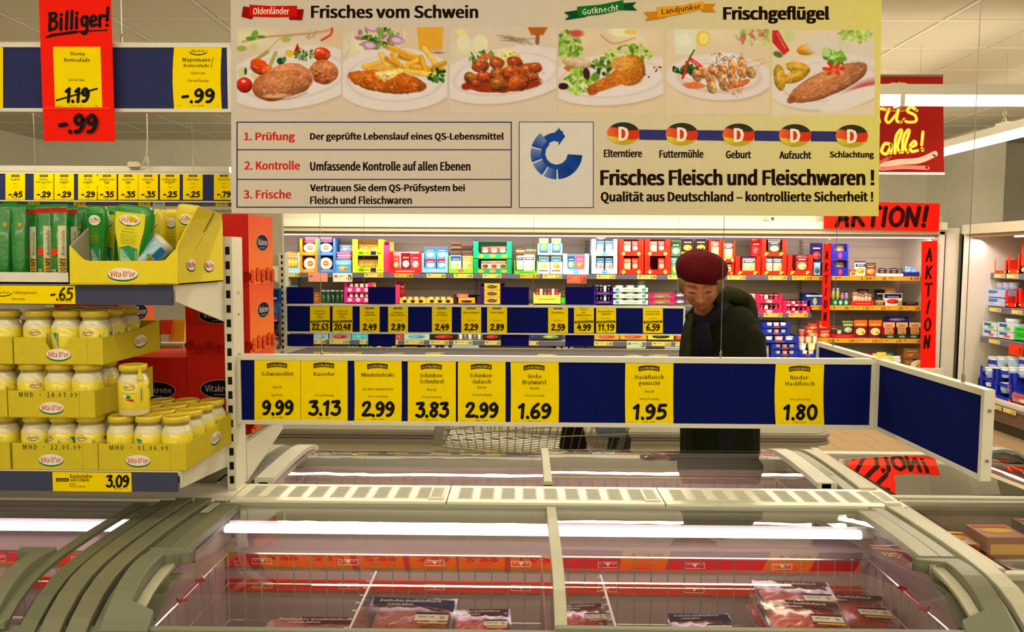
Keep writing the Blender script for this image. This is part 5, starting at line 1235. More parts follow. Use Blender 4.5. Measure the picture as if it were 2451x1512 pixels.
# ---------------------------------------------------------------- big yellow display carton with squeeze bottles
YC2 = 2.06; TH = .004
def fz_(px, py): return at(px, py, YC2)
t = thing('display_carton', 'large yellow cut-away carton of squeeze bottles on the top shelf', 'box')
m = MB(); pts = [(167, 681), (425, 681), (425, 590), (404, 612), (396, 621), (384, 624), (213, 624), (200, 621), (190, 612), (166, 587)]
m.prism([tuple(fz_(*q)) for q in pts], (0, TH, 0), (0.76, 0.62, 0.02)); m.build('front_panel', CARD, t)
xa, xb = fz_(166, 650).x, fz_(425, 650).x; zb_ = zs1 + .001
zz = lambda py, Y, px=425: at(px, py, Y).z
m = MB(); ybk = 2.375
m.prism([(xb - TH, YC2 + TH, zb_), (xb - TH, ybk, zb_), (xb - TH, ybk, zz(512, ybk, 530)), (xb - TH, 2.30, zz(503, 2.30, 500)), (xb - TH, 2.20, zz(496, 2.20, 468)), (xb - TH, YC2 + TH, zz(590, YC2))], (TH, 0, 0), (0.76, 0.62, 0.02)); m.build('side_panel', CARD, t)
m = MB(); m.prism([(xa, YC2 + TH, zb_), (xa, ybk, zb_), (xa, ybk, zz(500, ybk, 240)), (xa, 2.26, zz(500, 2.26, 210)), (xa, YC2 + TH, zz(590, YC2))], (TH, 0, 0), (0.42, 0.38, 0.28)); m.build('side_panel', CARD, t)
m = MB(); m.box(xa, ybk, zb_, xb, ybk + TH, zz(512, ybk, 530) - .02, (0.5, 0.42, 0.2)); m.build('back_panel', CARD, t)
m = MB(); m.box(xa, YC2, zb_, xb, ybk, zb_ + .003, CYS); m.build('bottom', CARD, t)
p = Print(face_map(YC2)); oval_logo(p, 294, 655, 37, 16); p.build('front_print', PAPER, t)
p = Print(lambda u, v, h: (lambda q: Vector((xb + h, q.y, q.z)))(atx(u, v, xb)), eps=.0002)
p.line([(486, 556), (511, 510)], 1.2, (0.25, 0.2, 0.0), False, False); p.line([(466, 596), (490, 560)], .8, (0.4, 0.32, 0.0), False, False); p.shape([(488, 557), (511, 508), (512, 515), (492, 553)], (0.3, 0.24, 0.05))
oval_logo(p, 457.5, 633, 11.5, 15); oval_logo(p, 500, 635, 11.5, 14); p.build('side_print', PAPER, t)
def squeeze(px0, px1, ytop, Y, tilt, col, labc, label, capd=False):
    t = thing('squeeze_bottle', label, 'bottle', 'squeeze bottles in the yellow carton')
    a, b = at(px0, 650, Y), at(px1, ytop, Y); w = (b.x - a.x) / 2; cx_ = (a.x + b.x) / 2; H = b.z - zb_ - .004; n = 24; M = Matrix.Translation((cx_, Y, zb_ + .004)) @ Matrix.Rotation(tilt, 4, 'Y')
    prof = [(0, .5), (.03, .56), (.28, .62), (.5, .78), (.68, .98), (.85, 1.02), (.95, .97), (.985, .86), (1.0, .6)]
    def pt(f, th_, h=0.):
        s_ = float(np.interp(f, [q[0] for q in prof], [q[1] for q in prof])); c_, q_ = math.cos(th_), math.sin(th_)
        ex = (abs(c_) ** .55) * (1 if c_ > 0 else -1); ey = (abs(q_) ** .8) * (1 if q_ > 0 else -1)
        return M @ Vector(((w * s_ + h) * ex, (w * .5 * min(1, s_ + .15) + h) * ey, H * f))
    vs = [tuple(pt(f, 2 * PI * k / n)) for f, _ in prof for k in range(n)]; L_ = len(prof)
    fs = [(i * n + k, i * n + (k + 1) % n, (i + 1) * n + (k + 1) % n, (i + 1) * n + k) for i in range(L_ - 1) for k in range(n)] + [tuple(range(n))[::-1], tuple(range(len(vs) - n, len(vs)))]
    m = MB(); m.mesh(vs, fs, col); m.build('bottle', GLOSS, t, smooth=True)
    def fm3(u, v, h):
        f = 1 - v; s_ = float(np.interp(f, [q[0] for q in prof], [q[1] for q in prof])); return M @ Vector((w * s_ * u, -(w * .5 * min(1, s_ + .15)) * (1 - .12 * u * u) - .0022 - h, H * f))
    p = Print(fm3, eps=.00012); ny = 12
    for j in range(ny):
        v0, v1 = .10 + .80 * j / ny, .10 + .80 * (j + 1) / ny
        for i in range(6): p.rect(-.78 + 1.56 * i / 6, v0, -.78 + 1.56 * (i + 1) / 6, v1, labc, False)
    oval_logo(p, 0, .19, .56, .075); p.h += 1
    p.text('Salatcreme', -.3, .29, .3, .315, (0.3, 0.3, 0.03), 0); p.text('Remoulade', -.4, .33, .35, .36, (0.3, 0.3, 0.03), 0)
    for k in range(7): p.rect(-.5, .38 + k * .02, .5 - .05 * (k % 3), .386 + k * .02, (0.35, 0.32, 0.02), k == 0)
    p.shape([(-.68, .56), (0, .52), (.66, .56), (.66, .80), (-.7, .80)][::-1], (0.04, 0.28, 0.12)); p.rect(-.62, .575, .6, .78, (0.42, 0.6, 0.45))
    for k in range(7): p.rect(-.55, .59 + k * .026, .52 - .1 * (k % 2), .60 + k * .026, (0.12, 0.34, 0.24), k == 0)
    p.build('label', PAPER, t)
GBO = (0.008, 0.26, 0.022); YBO = (0.78, 0.62, 0.02)
squeeze(213, 258, 493, 2.17, .0, GBO, (0.02, 0.22, 0.02), 'green squeeze bottle turned sideways next to the tubes')
squeeze(236, 290, 497, 2.24, .0, GBO, YBO, 'green squeeze bottle half hidden behind the front one')
squeeze(267, 352, 491, 2.12, .10, GBO, (0.72, 0.64, 0.03), 'front green squeeze bottle leaning with its yellow label showing')
squeeze(337, 394, 500, 2.22, .02, YBO, (0.80, 0.66, 0.05), 'yellow squeeze bottle behind the leaning green one')
squeeze(396, 436, 500, 2.30, .0, YBO, (0.74, 0.6, 0.04), 'yellow squeeze bottle half hidden at the back of the carton')
squeeze(408, 463, 488, 2.26, .12, YBO, YBO, 'yellow squeeze bottle leaning on the carton side')
t = thing('dressing_bottle', 'blue labelled dressing bottle lying with its white base up', 'bottle')
d0 = at(396, 577, 2.16); d1_ = at(318, 650, 2.12); ax = (d1_ - d0).normalized(); Mq = ax.to_track_quat('Z', 'Y').to_matrix().to_4x4(); Mq.translation = d0
m = MB(); m.lathe([(0, 0), (.028, 0), (.034, .004), (.034, .012), (.033, .015)], (0, 0, 0), (0.74, 0.70, 0.62), 24); m.v = [tuple(Mq @ Vector(v)) for v in m.v]; m.build('base', GLOSS, t, smooth=True)
m = MB(); m.lathe([(.033, .015), (.0335, .02), (.0335, .085), (.026, .10), (0.012, .11)], (0, 0, 0), [(0.45, 0.6, 0.72), (0.30, 0.52, 0.70), (0.4, 0.5, 0.3), (0.6, 0.6, 0.5)], 24); m.v = [tuple(Mq @ Vector(v)) for v in m.v]; m.build('body', GLOSS, t, smooth=True)
def fmq(u, v, h):
    a_ = u / .0335 + 2.2; return Mq @ Vector(((.0337 + h) * math.cos(a_), (.0337 + h) * math.sin(a_), v))
p = Print(fmq, eps=.0002)
for sx in (-.04, 0.0, .04, .08, .12):
    p.rect(sx, .022, sx + .016, .055, (0.02, 0.16, 0.5)); p.ell(sx + .01, .068, .008, .007, (0.7, 0.1, 0.02)); p.ell(sx + .02, .06, .006, .006, (0.1, 0.4, 0.05)); p.ell(sx, .075, .006, .005, (0.75, 0.4, 0.05))
p.build('label_print', PAPER, t)
# ================================================================ wall cabinets
YF = 8.35; YK = 8.95; LBK = (1.05, 0.90, 0.72)
def hx(c):
    c = c.lstrip('#'); c = ''.join(k * 2 for k in c) if len(c) == 3 else c
    return alb(tuple(int(c[i:i + 2], 16) for i in (0, 2, 4)), LBK)
CB = (0.66, 0.62, 0.50)
t = thing('wall_cabinet', 'long open cream refrigerated wall cabinet with lit canopy along the back', 'cabinet')
XL, XR = -3.9, at(2237, 700, 8.2).x
zc = lambda y, Y=8.2, x=1400: at(x, y + (x - 700) * .0062, Y).z
def cbox(name, z0, z1, y0, y1, col, mat=PAINT, x0=XL, x1=None, b=.003):
    m = MB(); m.box(x0, y0, z0, x1 or XR + .06, y1, z1, col); return m.build(name, mat, t, bevel=b)
cbox('top_panel', zc(524), zc(508), 8.22, 9.1, CB)
cbox('canopy', zc(542), zc(524), 8.12, 8.6, (0.80, 0.76, 0.66))
cbox('canopy_lip', zc(553), zc(542), 8.15, 8.5, (0.55, 0.48, 0.34))
cbox('lamp_recess', zc(558.5), zc(553), 8.2, 8.6, (0.36, 0.26, 0.17))
m = MB(); m.box(XL, 8.235, zc(561.7, 8.235), XR - .01, 8.262, zc(559.3, 8.235), (1, 1, 1)); m.build('canopy_tube', CTUBE, t)
m = MB(); m.box(XL, YK, .2, XR + .02, YK + .1, 1.9, (0.60, 0.53, 0.44)); bp_ = m.build('back_panel', PAINT, t)
m = MB(); 
for k in range(10): m.box(XL, YK - .003, .62 + k * .125, XR, YK, .624 + k * .125, (0.30, 0.25, 0.18))
m.build('panel_seam', PAINT, t)['kind'] = 'stuff'
for px in (716, 1140, 1401, 1916, 2164):
    m = MB(); c = at(px, 700, YK - .012); m.box(c.x - .016, YK - .02, .5, c.x + .016, YK, 1.82, (0.5, 0.45, 0.36)); o = m.build('slotted_upright', PAINT, t)
    m = MB(); z = .55
    while z < 1.8: m.box(c.x - .005, YK - .0215, z, c.x + .005, YK - .019, z + .02, (0.03, 0.02, 0.02)); z += .036
    m.build('slot', PAINT, o)['kind'] = 'stuff'
m = MB(); m.box(XR, 8.15, 0, XR + .055, 9.05, zc(545), (0.74, 0.70, 0.58)); m.build('end_wall', PAINT, t, bevel=.003)
m = MB(); m.box(XR - .004, 8.19, 0, XR + .0, 9.0, zc(562), (0.72, 0.66, 0.56)); m.build('inner_wall', PAINT, t)
m = MB(); m.box(XR + .055, 8.16, 0, XR + .07, 8.3, zc(545), (0.03, 0.025, 0.02)); m.build('joint_strip', PAINT, t)
m = MB(); m.box(XL, 8.05, .08, XR + .05, 8.10, .42, (0.5, 0.44, 0.32)); m.box(XL, 8.10, .05, XR, 9.0, .12, (0.1, 0.1, 0.1)); m.build('base_front', PAINT, t)
ZB = at(1900, 876, 8.3).z
m = MB(); m.box(XL, 8.10, ZB - .02, XR, YK, ZB, (0.55, 0.5, 0.4)); m.build('base_deck', PAINT, t)
m = MB(); m.box(XL, 8.04, .42, XR + .05, 8.10, ZB + .02, (0.7, 0.66, 0.55)); m.build('base_rail', PAINT, t, bevel=.003)
SH = {}
def cshelf(key, px0, px1, ytop, rail=(0.14, 0.14, 0.22), hpx=10.5):
    z = at((px0 + px1) / 2 if px0 > 600 else 690, ytop, YF).z; xa = XL if px0 < 600 else at(px0, ytop, YF).x; xb = at(px1, ytop, YF).x; SH[key] = z
    m = MB(); m.box(xa, YF, z - .018, xb, YK - .03, z, (0.62, 0.58, 0.46)); o = m.build('shelf_board', PAINT, t, bevel=.001)
    m = MB(); hh = hpx / 1900 * YF; m.box(xa, YF - .012, z - hh, xb, YF, z + .002, rail); m.build('price_rail', PAPER, t)
cshelf('1', 0, 2205, 652.5); 
cshelf('2', 0, 1788, 726); cshelf('2b', 1795, 1941, 749); cshelf('2c', 1943, 2206, 731.5, (0.70, 0.30, 0.03)); cshelf('3', 0, 1790, 812.5); cshelf('3c', 1926, 2206, 810, (0.70, 0.30, 0.03))
SH['b'] = ZB
def zpx(py, px, Y): return at(px, py, Y).z
# --- labels on the cabinet rails
LY = (0.80, 0.66, 0.20); LO = (0.85, 0.42, 0.03)
def clabels(rows, yy, hh, group, Y=YF - .014, col=LY):
    for x0, x1, s_, c_, lb in rows:
        o = thing('shelf_label', lb, 'price label', group); ys = yy + (x0 - 690) * .0062 if yy < 900 else yy
        m = MB(); pbox(m, x0, ys, x1, ys + hh, Y, .0012, c_ or col); m.build('card', PAPER, o)
        p = Print(face_map(Y), eps=.0003); w = x1 - x0; p.text(s_, x1 - w * .30, ys + hh * .2, x1 - w * .04, ys + hh * .85, (0.06, 0.03, 0.01), .03); p.rect(x0 + w * .08, ys + hh * .25, x0 + w * .22, ys + hh * .5, (0.25, 0.18, 0.06)); p.rect(x0 + w * .28, ys + hh * .3, x0 + w * .55, ys + hh * .4, (0.5, 0.38, 0.12), False)
        p.build('lettering', PAPER, o)
g_ = 'price labels on the top cabinet shelf'
clabels([(684, 716, '1.39', 0, 'yellow shelf label under the pale blue pouch tray'), (871, 917, '3.09', 0, 'yellow shelf label 3.09 under the yellow tiered carton'), (944, 988, '1.89', (0.6, 0.42, 0.05), 'shelf label shaded by the overhanging red carton'),  # last card's yellow is darkened to paint in the carton's shade
 (1021, 1066, '-.99', 0, 'yellow shelf label -.99 under the light blue carton'), (1086, 1132, '1.89', 0, 'yellow shelf label 1.89 under the lime sliced-meat carton'), (1155, 1200, '1.89', 0, 'yellow shelf label 1.89 under the dark green carton'),
 (1245, 1290, '1.79', (0.6, 0.45, 0.05), 'shelf label under the bright green cheese carton'), (1299, 1345, '1.29', 0, 'yellow shelf label 1.29 under the small white cartons'), (1428, 1473, '1.19', 0, 'yellow shelf label 1.19 under the stacked white cartons'),
 (1525, 1571, '1.99', 0, 'yellow shelf label 1.99 under the red cartons'), (1598, 1642, '1.19', 0, 'yellow shelf label touching the woman\'s beret'), (1741, 1785, '1.79', 0, 'yellow shelf label 1.79 just past the beret'),
 (1839, 1884, '1.99', 0, 'yellow shelf label 1.99 under the tall red carton pair'), (1896, 1940, '1.89', (0.85, 0.55, 0.05), 'deeper yellow label 1.89 under the brown and red carton')], 652.8, 9.6, g_)
clabels([(1943, 1968, '4.99', LO, 'orange label left of the narrow AKTION strip on the top shelf'.replace('left of', 'before')), (1992, 2090, '1.59', LO, 'orange label row 1.59 on the top offer shelf'), (2091, 2120, '1.99', LO, 'orange label 1.99 on the top offer shelf'), (2121, 2203, '4.99', LO, 'orange label 4.99 at the end of the top offer shelf')], 652.8, 9.8, 'orange offer labels')
clabels([(750, 800, '1.69', 0, 'yellow label under the dark green jars'), (802, 865, '1.69', 0, 'yellow label under the pink two-tier carton'), (1018, 1063, '-.65', 0, 'pale label under the yellow egg crates'), (1288, 1333, '-.79', 0, 'pale label under the yellow slatted crate'), (1498, 1540, '-.99', 0, 'pale label under the white quark trays'), (1556, 1600, '-.99', 0, 'pale label under the crimson boxes')], 726.5, 4.5, 'price labels just above the far board')
clabels([(751, 779, '1.09', 0, 'yellow label 1.09 beneath the far board'), (789, 836, '1.99', 0, 'yellow label 1.99 under the grey box with red mark'), (861, 881, '-.99', 0, 'yellow label cut by the navy plate'), (947, 954, '9', 0, 'yellow label scrap beside the navy plate'), (968, 1014, '-.39', 0, 'yellow label -.39 under the white handled box'), (1028, 1074, '-.39', 0, 'yellow label -.39 under the black box with red oval'), (1085, 1131, '-.39', 0, 'yellow label -.39 under the small cups'), (1160, 1198, '-.39', 0, 'yellow label under the second black box'), (1266, 1288, '-.49', 0, 'yellow label -.49 beside the dark blue tray'),
 (1421, 1467, '1.49', 0, 'yellow label 1.49 under the red and yellow box'), (1560, 1606, '1.25', 0, 'yellow label 1.25 under the dotted yellow crate'), (1616, 1631, '1', 0, 'yellow label beside the woman\'s coat')], 812.8, 9.4, 'price labels beneath the far board')
clabels([(1828, 1873, '-.39', 0, 'yellow label -.39 under the tall pink tray pair'), (1888, 1934, '-.39', (0.85, 0.6, 0.08), 'yellow label -.39 under the low pink trays')], 742.2, 9.2, 'price labels below the pink trays')
clabels([(1943, 1966, '-.9', LO, 'orange label before the narrow AKTION strip on the middle shelf'), (1990, 2032, '-.99', LO, 'orange label -.99 under the drink bottles'), (2034, 2080, '1.79', LO, 'orange label 1.79 under the red stick tray'), (2082, 2120, '2.95', LO, 'orange label under the dark packs'), (2121, 2162, '2.99', LO, 'orange label 2.99 under the white and red pack'), (2163, 2203, '9.99', LO, 'orange label 9.99 at the end of the middle offer shelf')], 723.7, 10, 'orange offer labels')
clabels([(1960, 1990, '2.75', LO, 'orange label under the pile of red snack packs'), (1998, 2046, '1.99', LO, 'orange label under the low red tray'), (2057, 2101, '2.19', LO, 'orange label 2.19 under the fondue packs'), (2115, 2158, '1.79', LO, 'orange label 1.79 under the patterned boxes'), (2160, 2205, '-.39', LO, 'orange label at the end of the lowest offer shelf')], 801.8, 10, 'orange offer labels')
clabels([(738, 784, ' ', (0.85, 0.32, 0.25), 'pink sale card hanging under the blue carton'), (797, 843, '-79', (0.85, 0.82, 0.72), 'white and red sale card under the herring tins')], 652.5, 21, 'hanging sale cards', YF - .02)
clabels([(1357, 1404, '1.15', (0.85, 0.14, 0.10), 'red sale card with white oval under the white carton')], 653.5, 20, 'hanging sale cards', YF - .02)
clabels([(1500, 1546, '-.39', (0.55, 0.72, 0.50), 'pale green sale card beneath the far board')], 810.5, 18, 'hanging sale cards', YF - .02)
# --- products
YP_ = 8.385
def PB(m, x0, y0, x1, y1, Y, d, col):
    a, b = at(x0, y1, Y), at(x1, y0, Y); m.box(a.x, Y, a.z, b.x, Y + d, b.z, col); return a, b
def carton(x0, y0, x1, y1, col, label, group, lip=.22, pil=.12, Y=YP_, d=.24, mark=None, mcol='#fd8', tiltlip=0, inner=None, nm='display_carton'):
    t = thing(nm, label, 'box', group); c = hx(col); ci = hx(inner) if inner else tuple(v * .6 for v in c); w, h = x1 - x0, y1 - y0
    a, b = at(x0, y1, Y), at(x1, y0, Y); W, H = b.x - a.x, b.z - a.z; th = .004; pw = W * pil
    m = MB()
    m.box(a.x, Y, a.z, b.x, Y + th, a.z + H * lip, c)
    if pil: 
        for xa, s in ((a.x, 1), (b.x, -1)):
            m.prism([(xa, Y, a.z + H * lip), (xa + s * pw * 1.3, Y, a.z + H * lip), (xa + s * pw, Y, a.z + H * (lip + .15)), (xa + s * pw, Y, b.z), (xa, Y, b.z)], (0, th, 0), c)
    m.build('front_panel', CARD, t)
    m = MB(); m.box(a.x, Y + th, a.z, a.x + th, Y + d, b.z, c); m.build('side_panel', CARD, t)
    m = MB(); m.box(b.x - th, Y + th, a.z, b.x, Y + d, b.z, c); m.build('side_panel', CARD, t)
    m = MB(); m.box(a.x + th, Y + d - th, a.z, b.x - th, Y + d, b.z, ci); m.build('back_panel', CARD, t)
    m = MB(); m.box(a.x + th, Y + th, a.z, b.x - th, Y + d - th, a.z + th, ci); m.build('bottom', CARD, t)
    p = Print(face_map(Y), eps=.0004); yl = y1 - h * lip * .5; mc = hx(mcol)
    if mark == 'oval': p.ell(x0 + w * .5, yl, w * .13, h * lip * .36, mc)
    elif mark == 'diam':
        for xx in (x0 + w * .2, x1 - w * .2): s_ = min(w * .13, h * .13); p.shape([(xx, yl - s_), (xx - s_, yl), (xx, yl + s_), (xx + s_, yl)], mc); p.ell(xx, yl, s_ * .3, s_ * .25, (0.1, 0.2, 0.02))
    elif mark == 'ovals':
        for xx in (x0 + w * .2, x0 + w * .5, x1 - w * .2): p.ell(xx, yl, w * .085, h * lip * .35, mc)
    elif mark == 'text': p.rect(x0 + w * .2, yl - h * .02, x1 - w * .2, yl + h * .02, mc)
    elif mark == 'seg':
        cs = ['#7b2', '#fc2', '#336', '#fc2']
        for k, cc in enumerate(cs): p.rect(x0 + w * (.18 + .2 * k), yl - h * lip * .42, x0 + w * (.36 + .2 * k), yl + h * lip * .42, hx(cc)); p.rect(x0 + w * (.2 + .2 * k), yl - 1, x0 + w * (.34 + .2 * k), yl + 1, (0.1, 0.08, 0.02), False)
    elif mark == 'blob': p.ell(x0 + w * .5, yl, w * .13, h * lip * .42, mc); p.rect(x0 + w * .38, yl - 1, x0 + w * .62, yl + 1, (0.6, 0.8, 0.85))
    elif mark == 'chef':
        for xx in (x0 + w * .2, x1 - w * .2): p.ell(xx, yl - h * .03, w * .08, h * .07, mc); p.ell(xx + w * .06, yl + h * .02, w * .035, h * .04, (0.08, 0.03, 0.01)); p.ell(xx - w * .05, yl + h * .04, w * .05, h * .03, hx('#fb5'))
    if len(p.f): p.build('print', PAPER, t)
    return t
def pack(x0, y0, x1, y1, cols, label, group, Y=YP_ + .03, d=.03, form='pouch', nm='food_pack', cat='pack', lean=0.0):
    """upright pouch or box: cols = base, header, picture"""
    t = thing(nm, label, cat, group); c = [hx(k) for k in cols]; a, b = at(x0, y1, Y), at(x1, y0, Y); W, H = b.x - a.x, b.z - a.z; L_ = lean * H
    m = MB(); cx_ = (a.x + b.x) / 2; p = Print(face_map(Y), eps=.0004); w, h = x1 - x0, y1 - y0
    sk = lambda u, v, hh: at(u + lean * (y1 - v) * .0, v, Y - hh)
    if form == 'pouch':
        vs = []; 
        for f, sx, sy in ((0, .96, .5), (.12, .98, 1), (.55, .97, .9), (.88, .97, .4), (.93, 1.0, .08), (1, 1.0, .06)):
            z = a.z + H * f
            for ux, uy in ((-1, -.4), (-.6, -1), (.6, -1), (1, -.4), (1, .4), (.6, 1), (-.6, 1), (-1, .4)): vs.append((cx_ + ux * sx * W / 2 + L_ * f, Y + d / 2 + uy * sy * d / 2, z))
        fs = [(i * 8 + k, i * 8 + (k + 1) % 8, (i + 1) * 8 + (k + 1) % 8, (i + 1) * 8 + k) for i in range(5) for k in range(8)] + [tuple(range(8))[::-1], tuple(range(40, 48))]
        cs = []
        for i in range(5): cs += [c[1] if i >= 3 else c[0]] * 8
        m.mesh(vs, fs, cs + [c[0], c[1]]); m.build('pouch', FOIL, t)
    elif form == 'box':
        m.box(a.x, Y, a.z, b.x, Y + d, b.z, c[0]); m.build('carton', GLOSS, t, bevel=.001)
    elif form == 'round':
        n = 20; m.prism([(cx_ + W / 2 * math.cos(2 * PI * k / n), Y, (a.z + b.z) / 2 + H / 2 * math.sin(2 * PI * k / n)) for k in range(n)][::-1], (0, d, 0), c[0]); m.build('round_pack', GLOSS, t)
    dY = 0.0006
    if form == 'pouch': p.fm = lambda u, v, hh: at(u + lean * (y1 - v), v, Y + d / 2 - hh - (d / 2) * float(np.interp((y1 - v) / h, (0, .12, .55, .88, .93, 1), (.5, 1, .9, .4, .08, .06))) - dY)
    if form == 'round': p.ell(x0 + w / 2, y0 + h / 2, w * .40, h * .40, c[1]); p.ell(x0 + w / 2, y0 + h * .48, w * .22, h * .22, c[2]); p.rect(x0 + w * .36, y0 + h * .44, x0 + w * .64, y0 + h * .52, (0.8, 0.7, 0.5))
    else:
        if form == 'box': p.rect(x0 + w * .04, y0 + h * .04, x1 - w * .04, y0 + h * .34, c[1])
        p.rect(x0 + w * .08, y0 + h * .20, x1 - w * .08, y0 + h * .38, c[1]); p.rect(x0 + w * .2, y0 + h * .25, x1 - w * .2, y0 + h * .31, (0.7, 0.66, 0.55)); p.ell(x0 + w * .5, y0 + h * .66, w * .34, h * .2, c[2]); p.ell(x0 + w * .42, y0 + h * .62, w * .14, h * .08, tuple(min(.9, v * 1.5 + .03) for v in c[2])); p.ell(x0 + w * .66, y0 + h * .72, w * .1, h * .06, tuple(v * .45 for v in c[2]))
    p.build('print', PAPER, t)
    return t
def stack(x0, y0, x1, y1, n, cols, label, group, Y=YP_ + .03, d=.12):
    """n flat packs lying on one another, each a thing of its own"""
    h = (y1 - y0) / n
    for k in range(n):
        o_ = PR.uniform(-.04, .04) * (x1 - x0); yy = y1 - h * k; t = thing('flat_pack', f'{label}, {ORD[k]} layer up', 'pack', group)
        a, b = at(x0 + o_, yy - .4, Y), at(x1 + o_, yy - h * .86, Y); c = hx(cols[k % len(cols)]); m = MB(); W = b.x - a.x
        m.mesh([(a.x + W * .04, Y + .01, a.z), (b.x - W * .04, Y + .01, a.z), (b.x - W * .04, Y + d, a.z), (a.x + W * .04, Y + d, a.z), (a.x, Y, a.z + (b.z - a.z) * .8), (b.x, Y, a.z + (b.z - a.z) * .8), (b.x, Y + d, a.z + (b.z - a.z) * .8), (a.x, Y + d, a.z + (b.z - a.z) * .8), (a.x + W * .1, Y + .015, b.z), (b.x - W * .1, Y + .015, b.z), (b.x - W * .1, Y + d - .01, b.z), (a.x + W * .1, Y + d - .01, b.z)],
               [(3, 2, 1, 0), (0, 1, 5, 4), (1, 2, 6, 5), (2, 3, 7, 6), (3, 0, 4, 7), (4, 5, 9, 8), (5, 6, 10, 9), (6, 7, 11, 10), (7, 4, 8, 11), (8, 9, 10, 11)], c); m.build('tray_pack', GLOSS, t)
def cups(x0, x1, ytop, ybot, n, cols, lids, label, group, Y=YP_ + .045, nm='yoghurt_cup', cat='cup', taper=.8):
    w = (x1 - x0) / n
    for k in range(n):
        xa, xb = x0 + w * k + w * .07, x0 + w * (k + 1) - w * .07; a, b = at(xa, ybot, Y), at(xb, ytop, Y); r = (b.x - a.x) / 2; H = b.z - a.z
        t = thing(nm, f'{label}, {ORD[k]} cup along' if n > 1 else label, cat, group); c = hx(cols[k % len(cols)]); lc = hx(lids[k % len(lids)])
        m = MB(); m.lathe([(0, 0), (r * taper, 0), (r * taper, H * .02), (r * .97, H * .9)], ((a.x + b.x) / 2, Y + r, a.z), c, 12); m.build('cup', GLOSS, t, smooth=True)
        m = MB(); m.lathe([(r * .97, H * .88), (r * 1.03, H * .9), (r * 1.03, H * .96), (r * .9, H), (0, H)], ((a.x + b.x) / 2, Y + r, a.z), lc, 12); m.build('lid', GLOSS, t, smooth=True)
# ---- top shelf of the long cabinet
G = 'goods on the top cabinet shelf'
carton(685, 604, 717, 652, '#9cd', 'pale blue open carton of orange pouches beside the slotted post', G, .24, .12)
for k, x in enumerate((688, 696, 704)): pack(x, 602 + k, x + 11, 642, ['#e93', '#d72', '#fd5'], f'orange pouch standing {ORD[k]} in the pale blue carton', 'pouches in the pale blue carton', d=.02)
carton(654, 606, 668, 652, '#9cd', 'pale blue carton glimpsed before the slotted post', G, .5, .2)
for y0, y1, q in ((571, 611, 'upper'), (612, 652, 'lower')):
    carton(718, y0, 760, y1, '#f80', f'{q} orange open carton of round trays', G, .2, .14, mark='text', mcol='#fc8', inner='#c97')
    carton(761, y0 - 1, 802, y1, '#47b', f'{q} blue open carton beside the orange ones', G, .2, .12, mark='text', mcol='#8bd', inner='#558')
    ya = 582 if q == 'upper' else 616
    pack(727, ya, 758, y1 - 6, ['#fca', '#fdb', '#f62'], f'peach round tray in the {q} orange carton', 'peach round trays', form='round', Y=YP_ + .012, d=.012)
    pack(765, ya, 795, y1 - 7, ['#fca', '#fdb', '#f62'], f'peach round tray in the {q} blue carton', 'peach round trays', form='round', Y=YP_ + .012, d=.012)
stack(729, 566, 762, 581, 4, ['#e9a', '#c78', '#eab'], 'pink flat pack piled above the orange carton', 'pink flat packs'); stack(766, 566, 795, 580, 4, ['#e9a', '#c78', '#ebb'], 'pink flat pack piled above the blue carton', 'pink flat packs')
pack(802, 622, 841, 652, ['#49c', '#8bc', '#b95'], 'blue fish pack with a brown oval, front of the herring pile', G, form='box', d=.03); stack(806, 602, 840, 621, 3, ['#e9b', '#fbc', '#d8a'], 'pink and white flat fish pack above the blue one', 'flat fish packs')
pack(812, 585, 844, 603, ['#789', '#567', '#89a'], 'grey-blue fish pack leaning on top of the herring pile', G, form='pouch', d=.04, Y=YP_ + .06)
for y0, y1, q in ((573, 611, 'upper'), (612, 652, 'lower')):
    carton(844, y0, 918, y1, '#fd2', f'{q} tier of the yellow carton with coloured label blocks', G, .30, .17, mark='seg', inner='#a72')
for q, y0, y1, xs in (('upper', 586, 605, (860, 887)), ('lower', 622, 641, (858, 878, 899))):
    for k, x in enumerate(xs): pack(x, y0, x + (26 if q == 'upper' else 20), y1, ['#d92', '#863', '#f92'], f'amber cheese pack {ORD[k]} in the {q} yellow tier', 'amber cheese packs', form='box', Y=YP_ + .02, d=.03)
m_ = carton(919, 579, 931, 652, '#f36', 'tall pink carton edge beside the yellow tiers', G, .9, 0, mark=None)
pack(931, 579, 943, 602, ['#b83', '#a72', '#c94'], 'small tan box above the red snack carton', G, form='box')
carton(932, 602, 1007, 655, '#f21', 'red wide carton of red and cream bags', G, .22, .05, mark='text', mcol='#fdb', inner='#fdd', Y=YP_ - .03)
pack(940, 612, 956, 644, ['#d42', '#a21', '#fc8'], 'leaning red bag in the wide red carton', 'red and cream bags', lean=.0); pack(960, 605, 983, 645, ['#712', '#811', '#fed'], 'dark red bag with a cream panel in the wide red carton', 'red and cream bags', form='box'); pack(984, 606, 1005, 645, ['#f34', '#e23', '#fed'], 'bright red bag in the wide red carton', 'red and cream bags', form='box')
carton(1009, 605, 1072, 652, '#8be', 'light blue carton of blue packs with red bands', G, .2, .10, mark='oval', mcol='#faa')
for x in (1017, 1045):
    pack(x, 592, x + 26, 618, ['#4af'.replace('a', '9'), '#469', '#fd9'], f'blue pack with red band, upper layer {"beside" if x == 1017 else "away from"} the red carton', 'blue packs with red bands', form='box', Y=YP_ + .05)
    pack(x + 1, 618, x + 26, 643, ['#4ac', '#e24', '#fed'], f'blue pack with red band, lower layer {"beside" if x == 1017 else "away from"} the red carton', 'blue packs with red bands', form='box', Y=YP_ + .02)
carton(1074, 612, 1132, 653, '#8c2', 'lime carton of sliced meat packs', G, .26, .06, mark='oval', mcol='#f63')
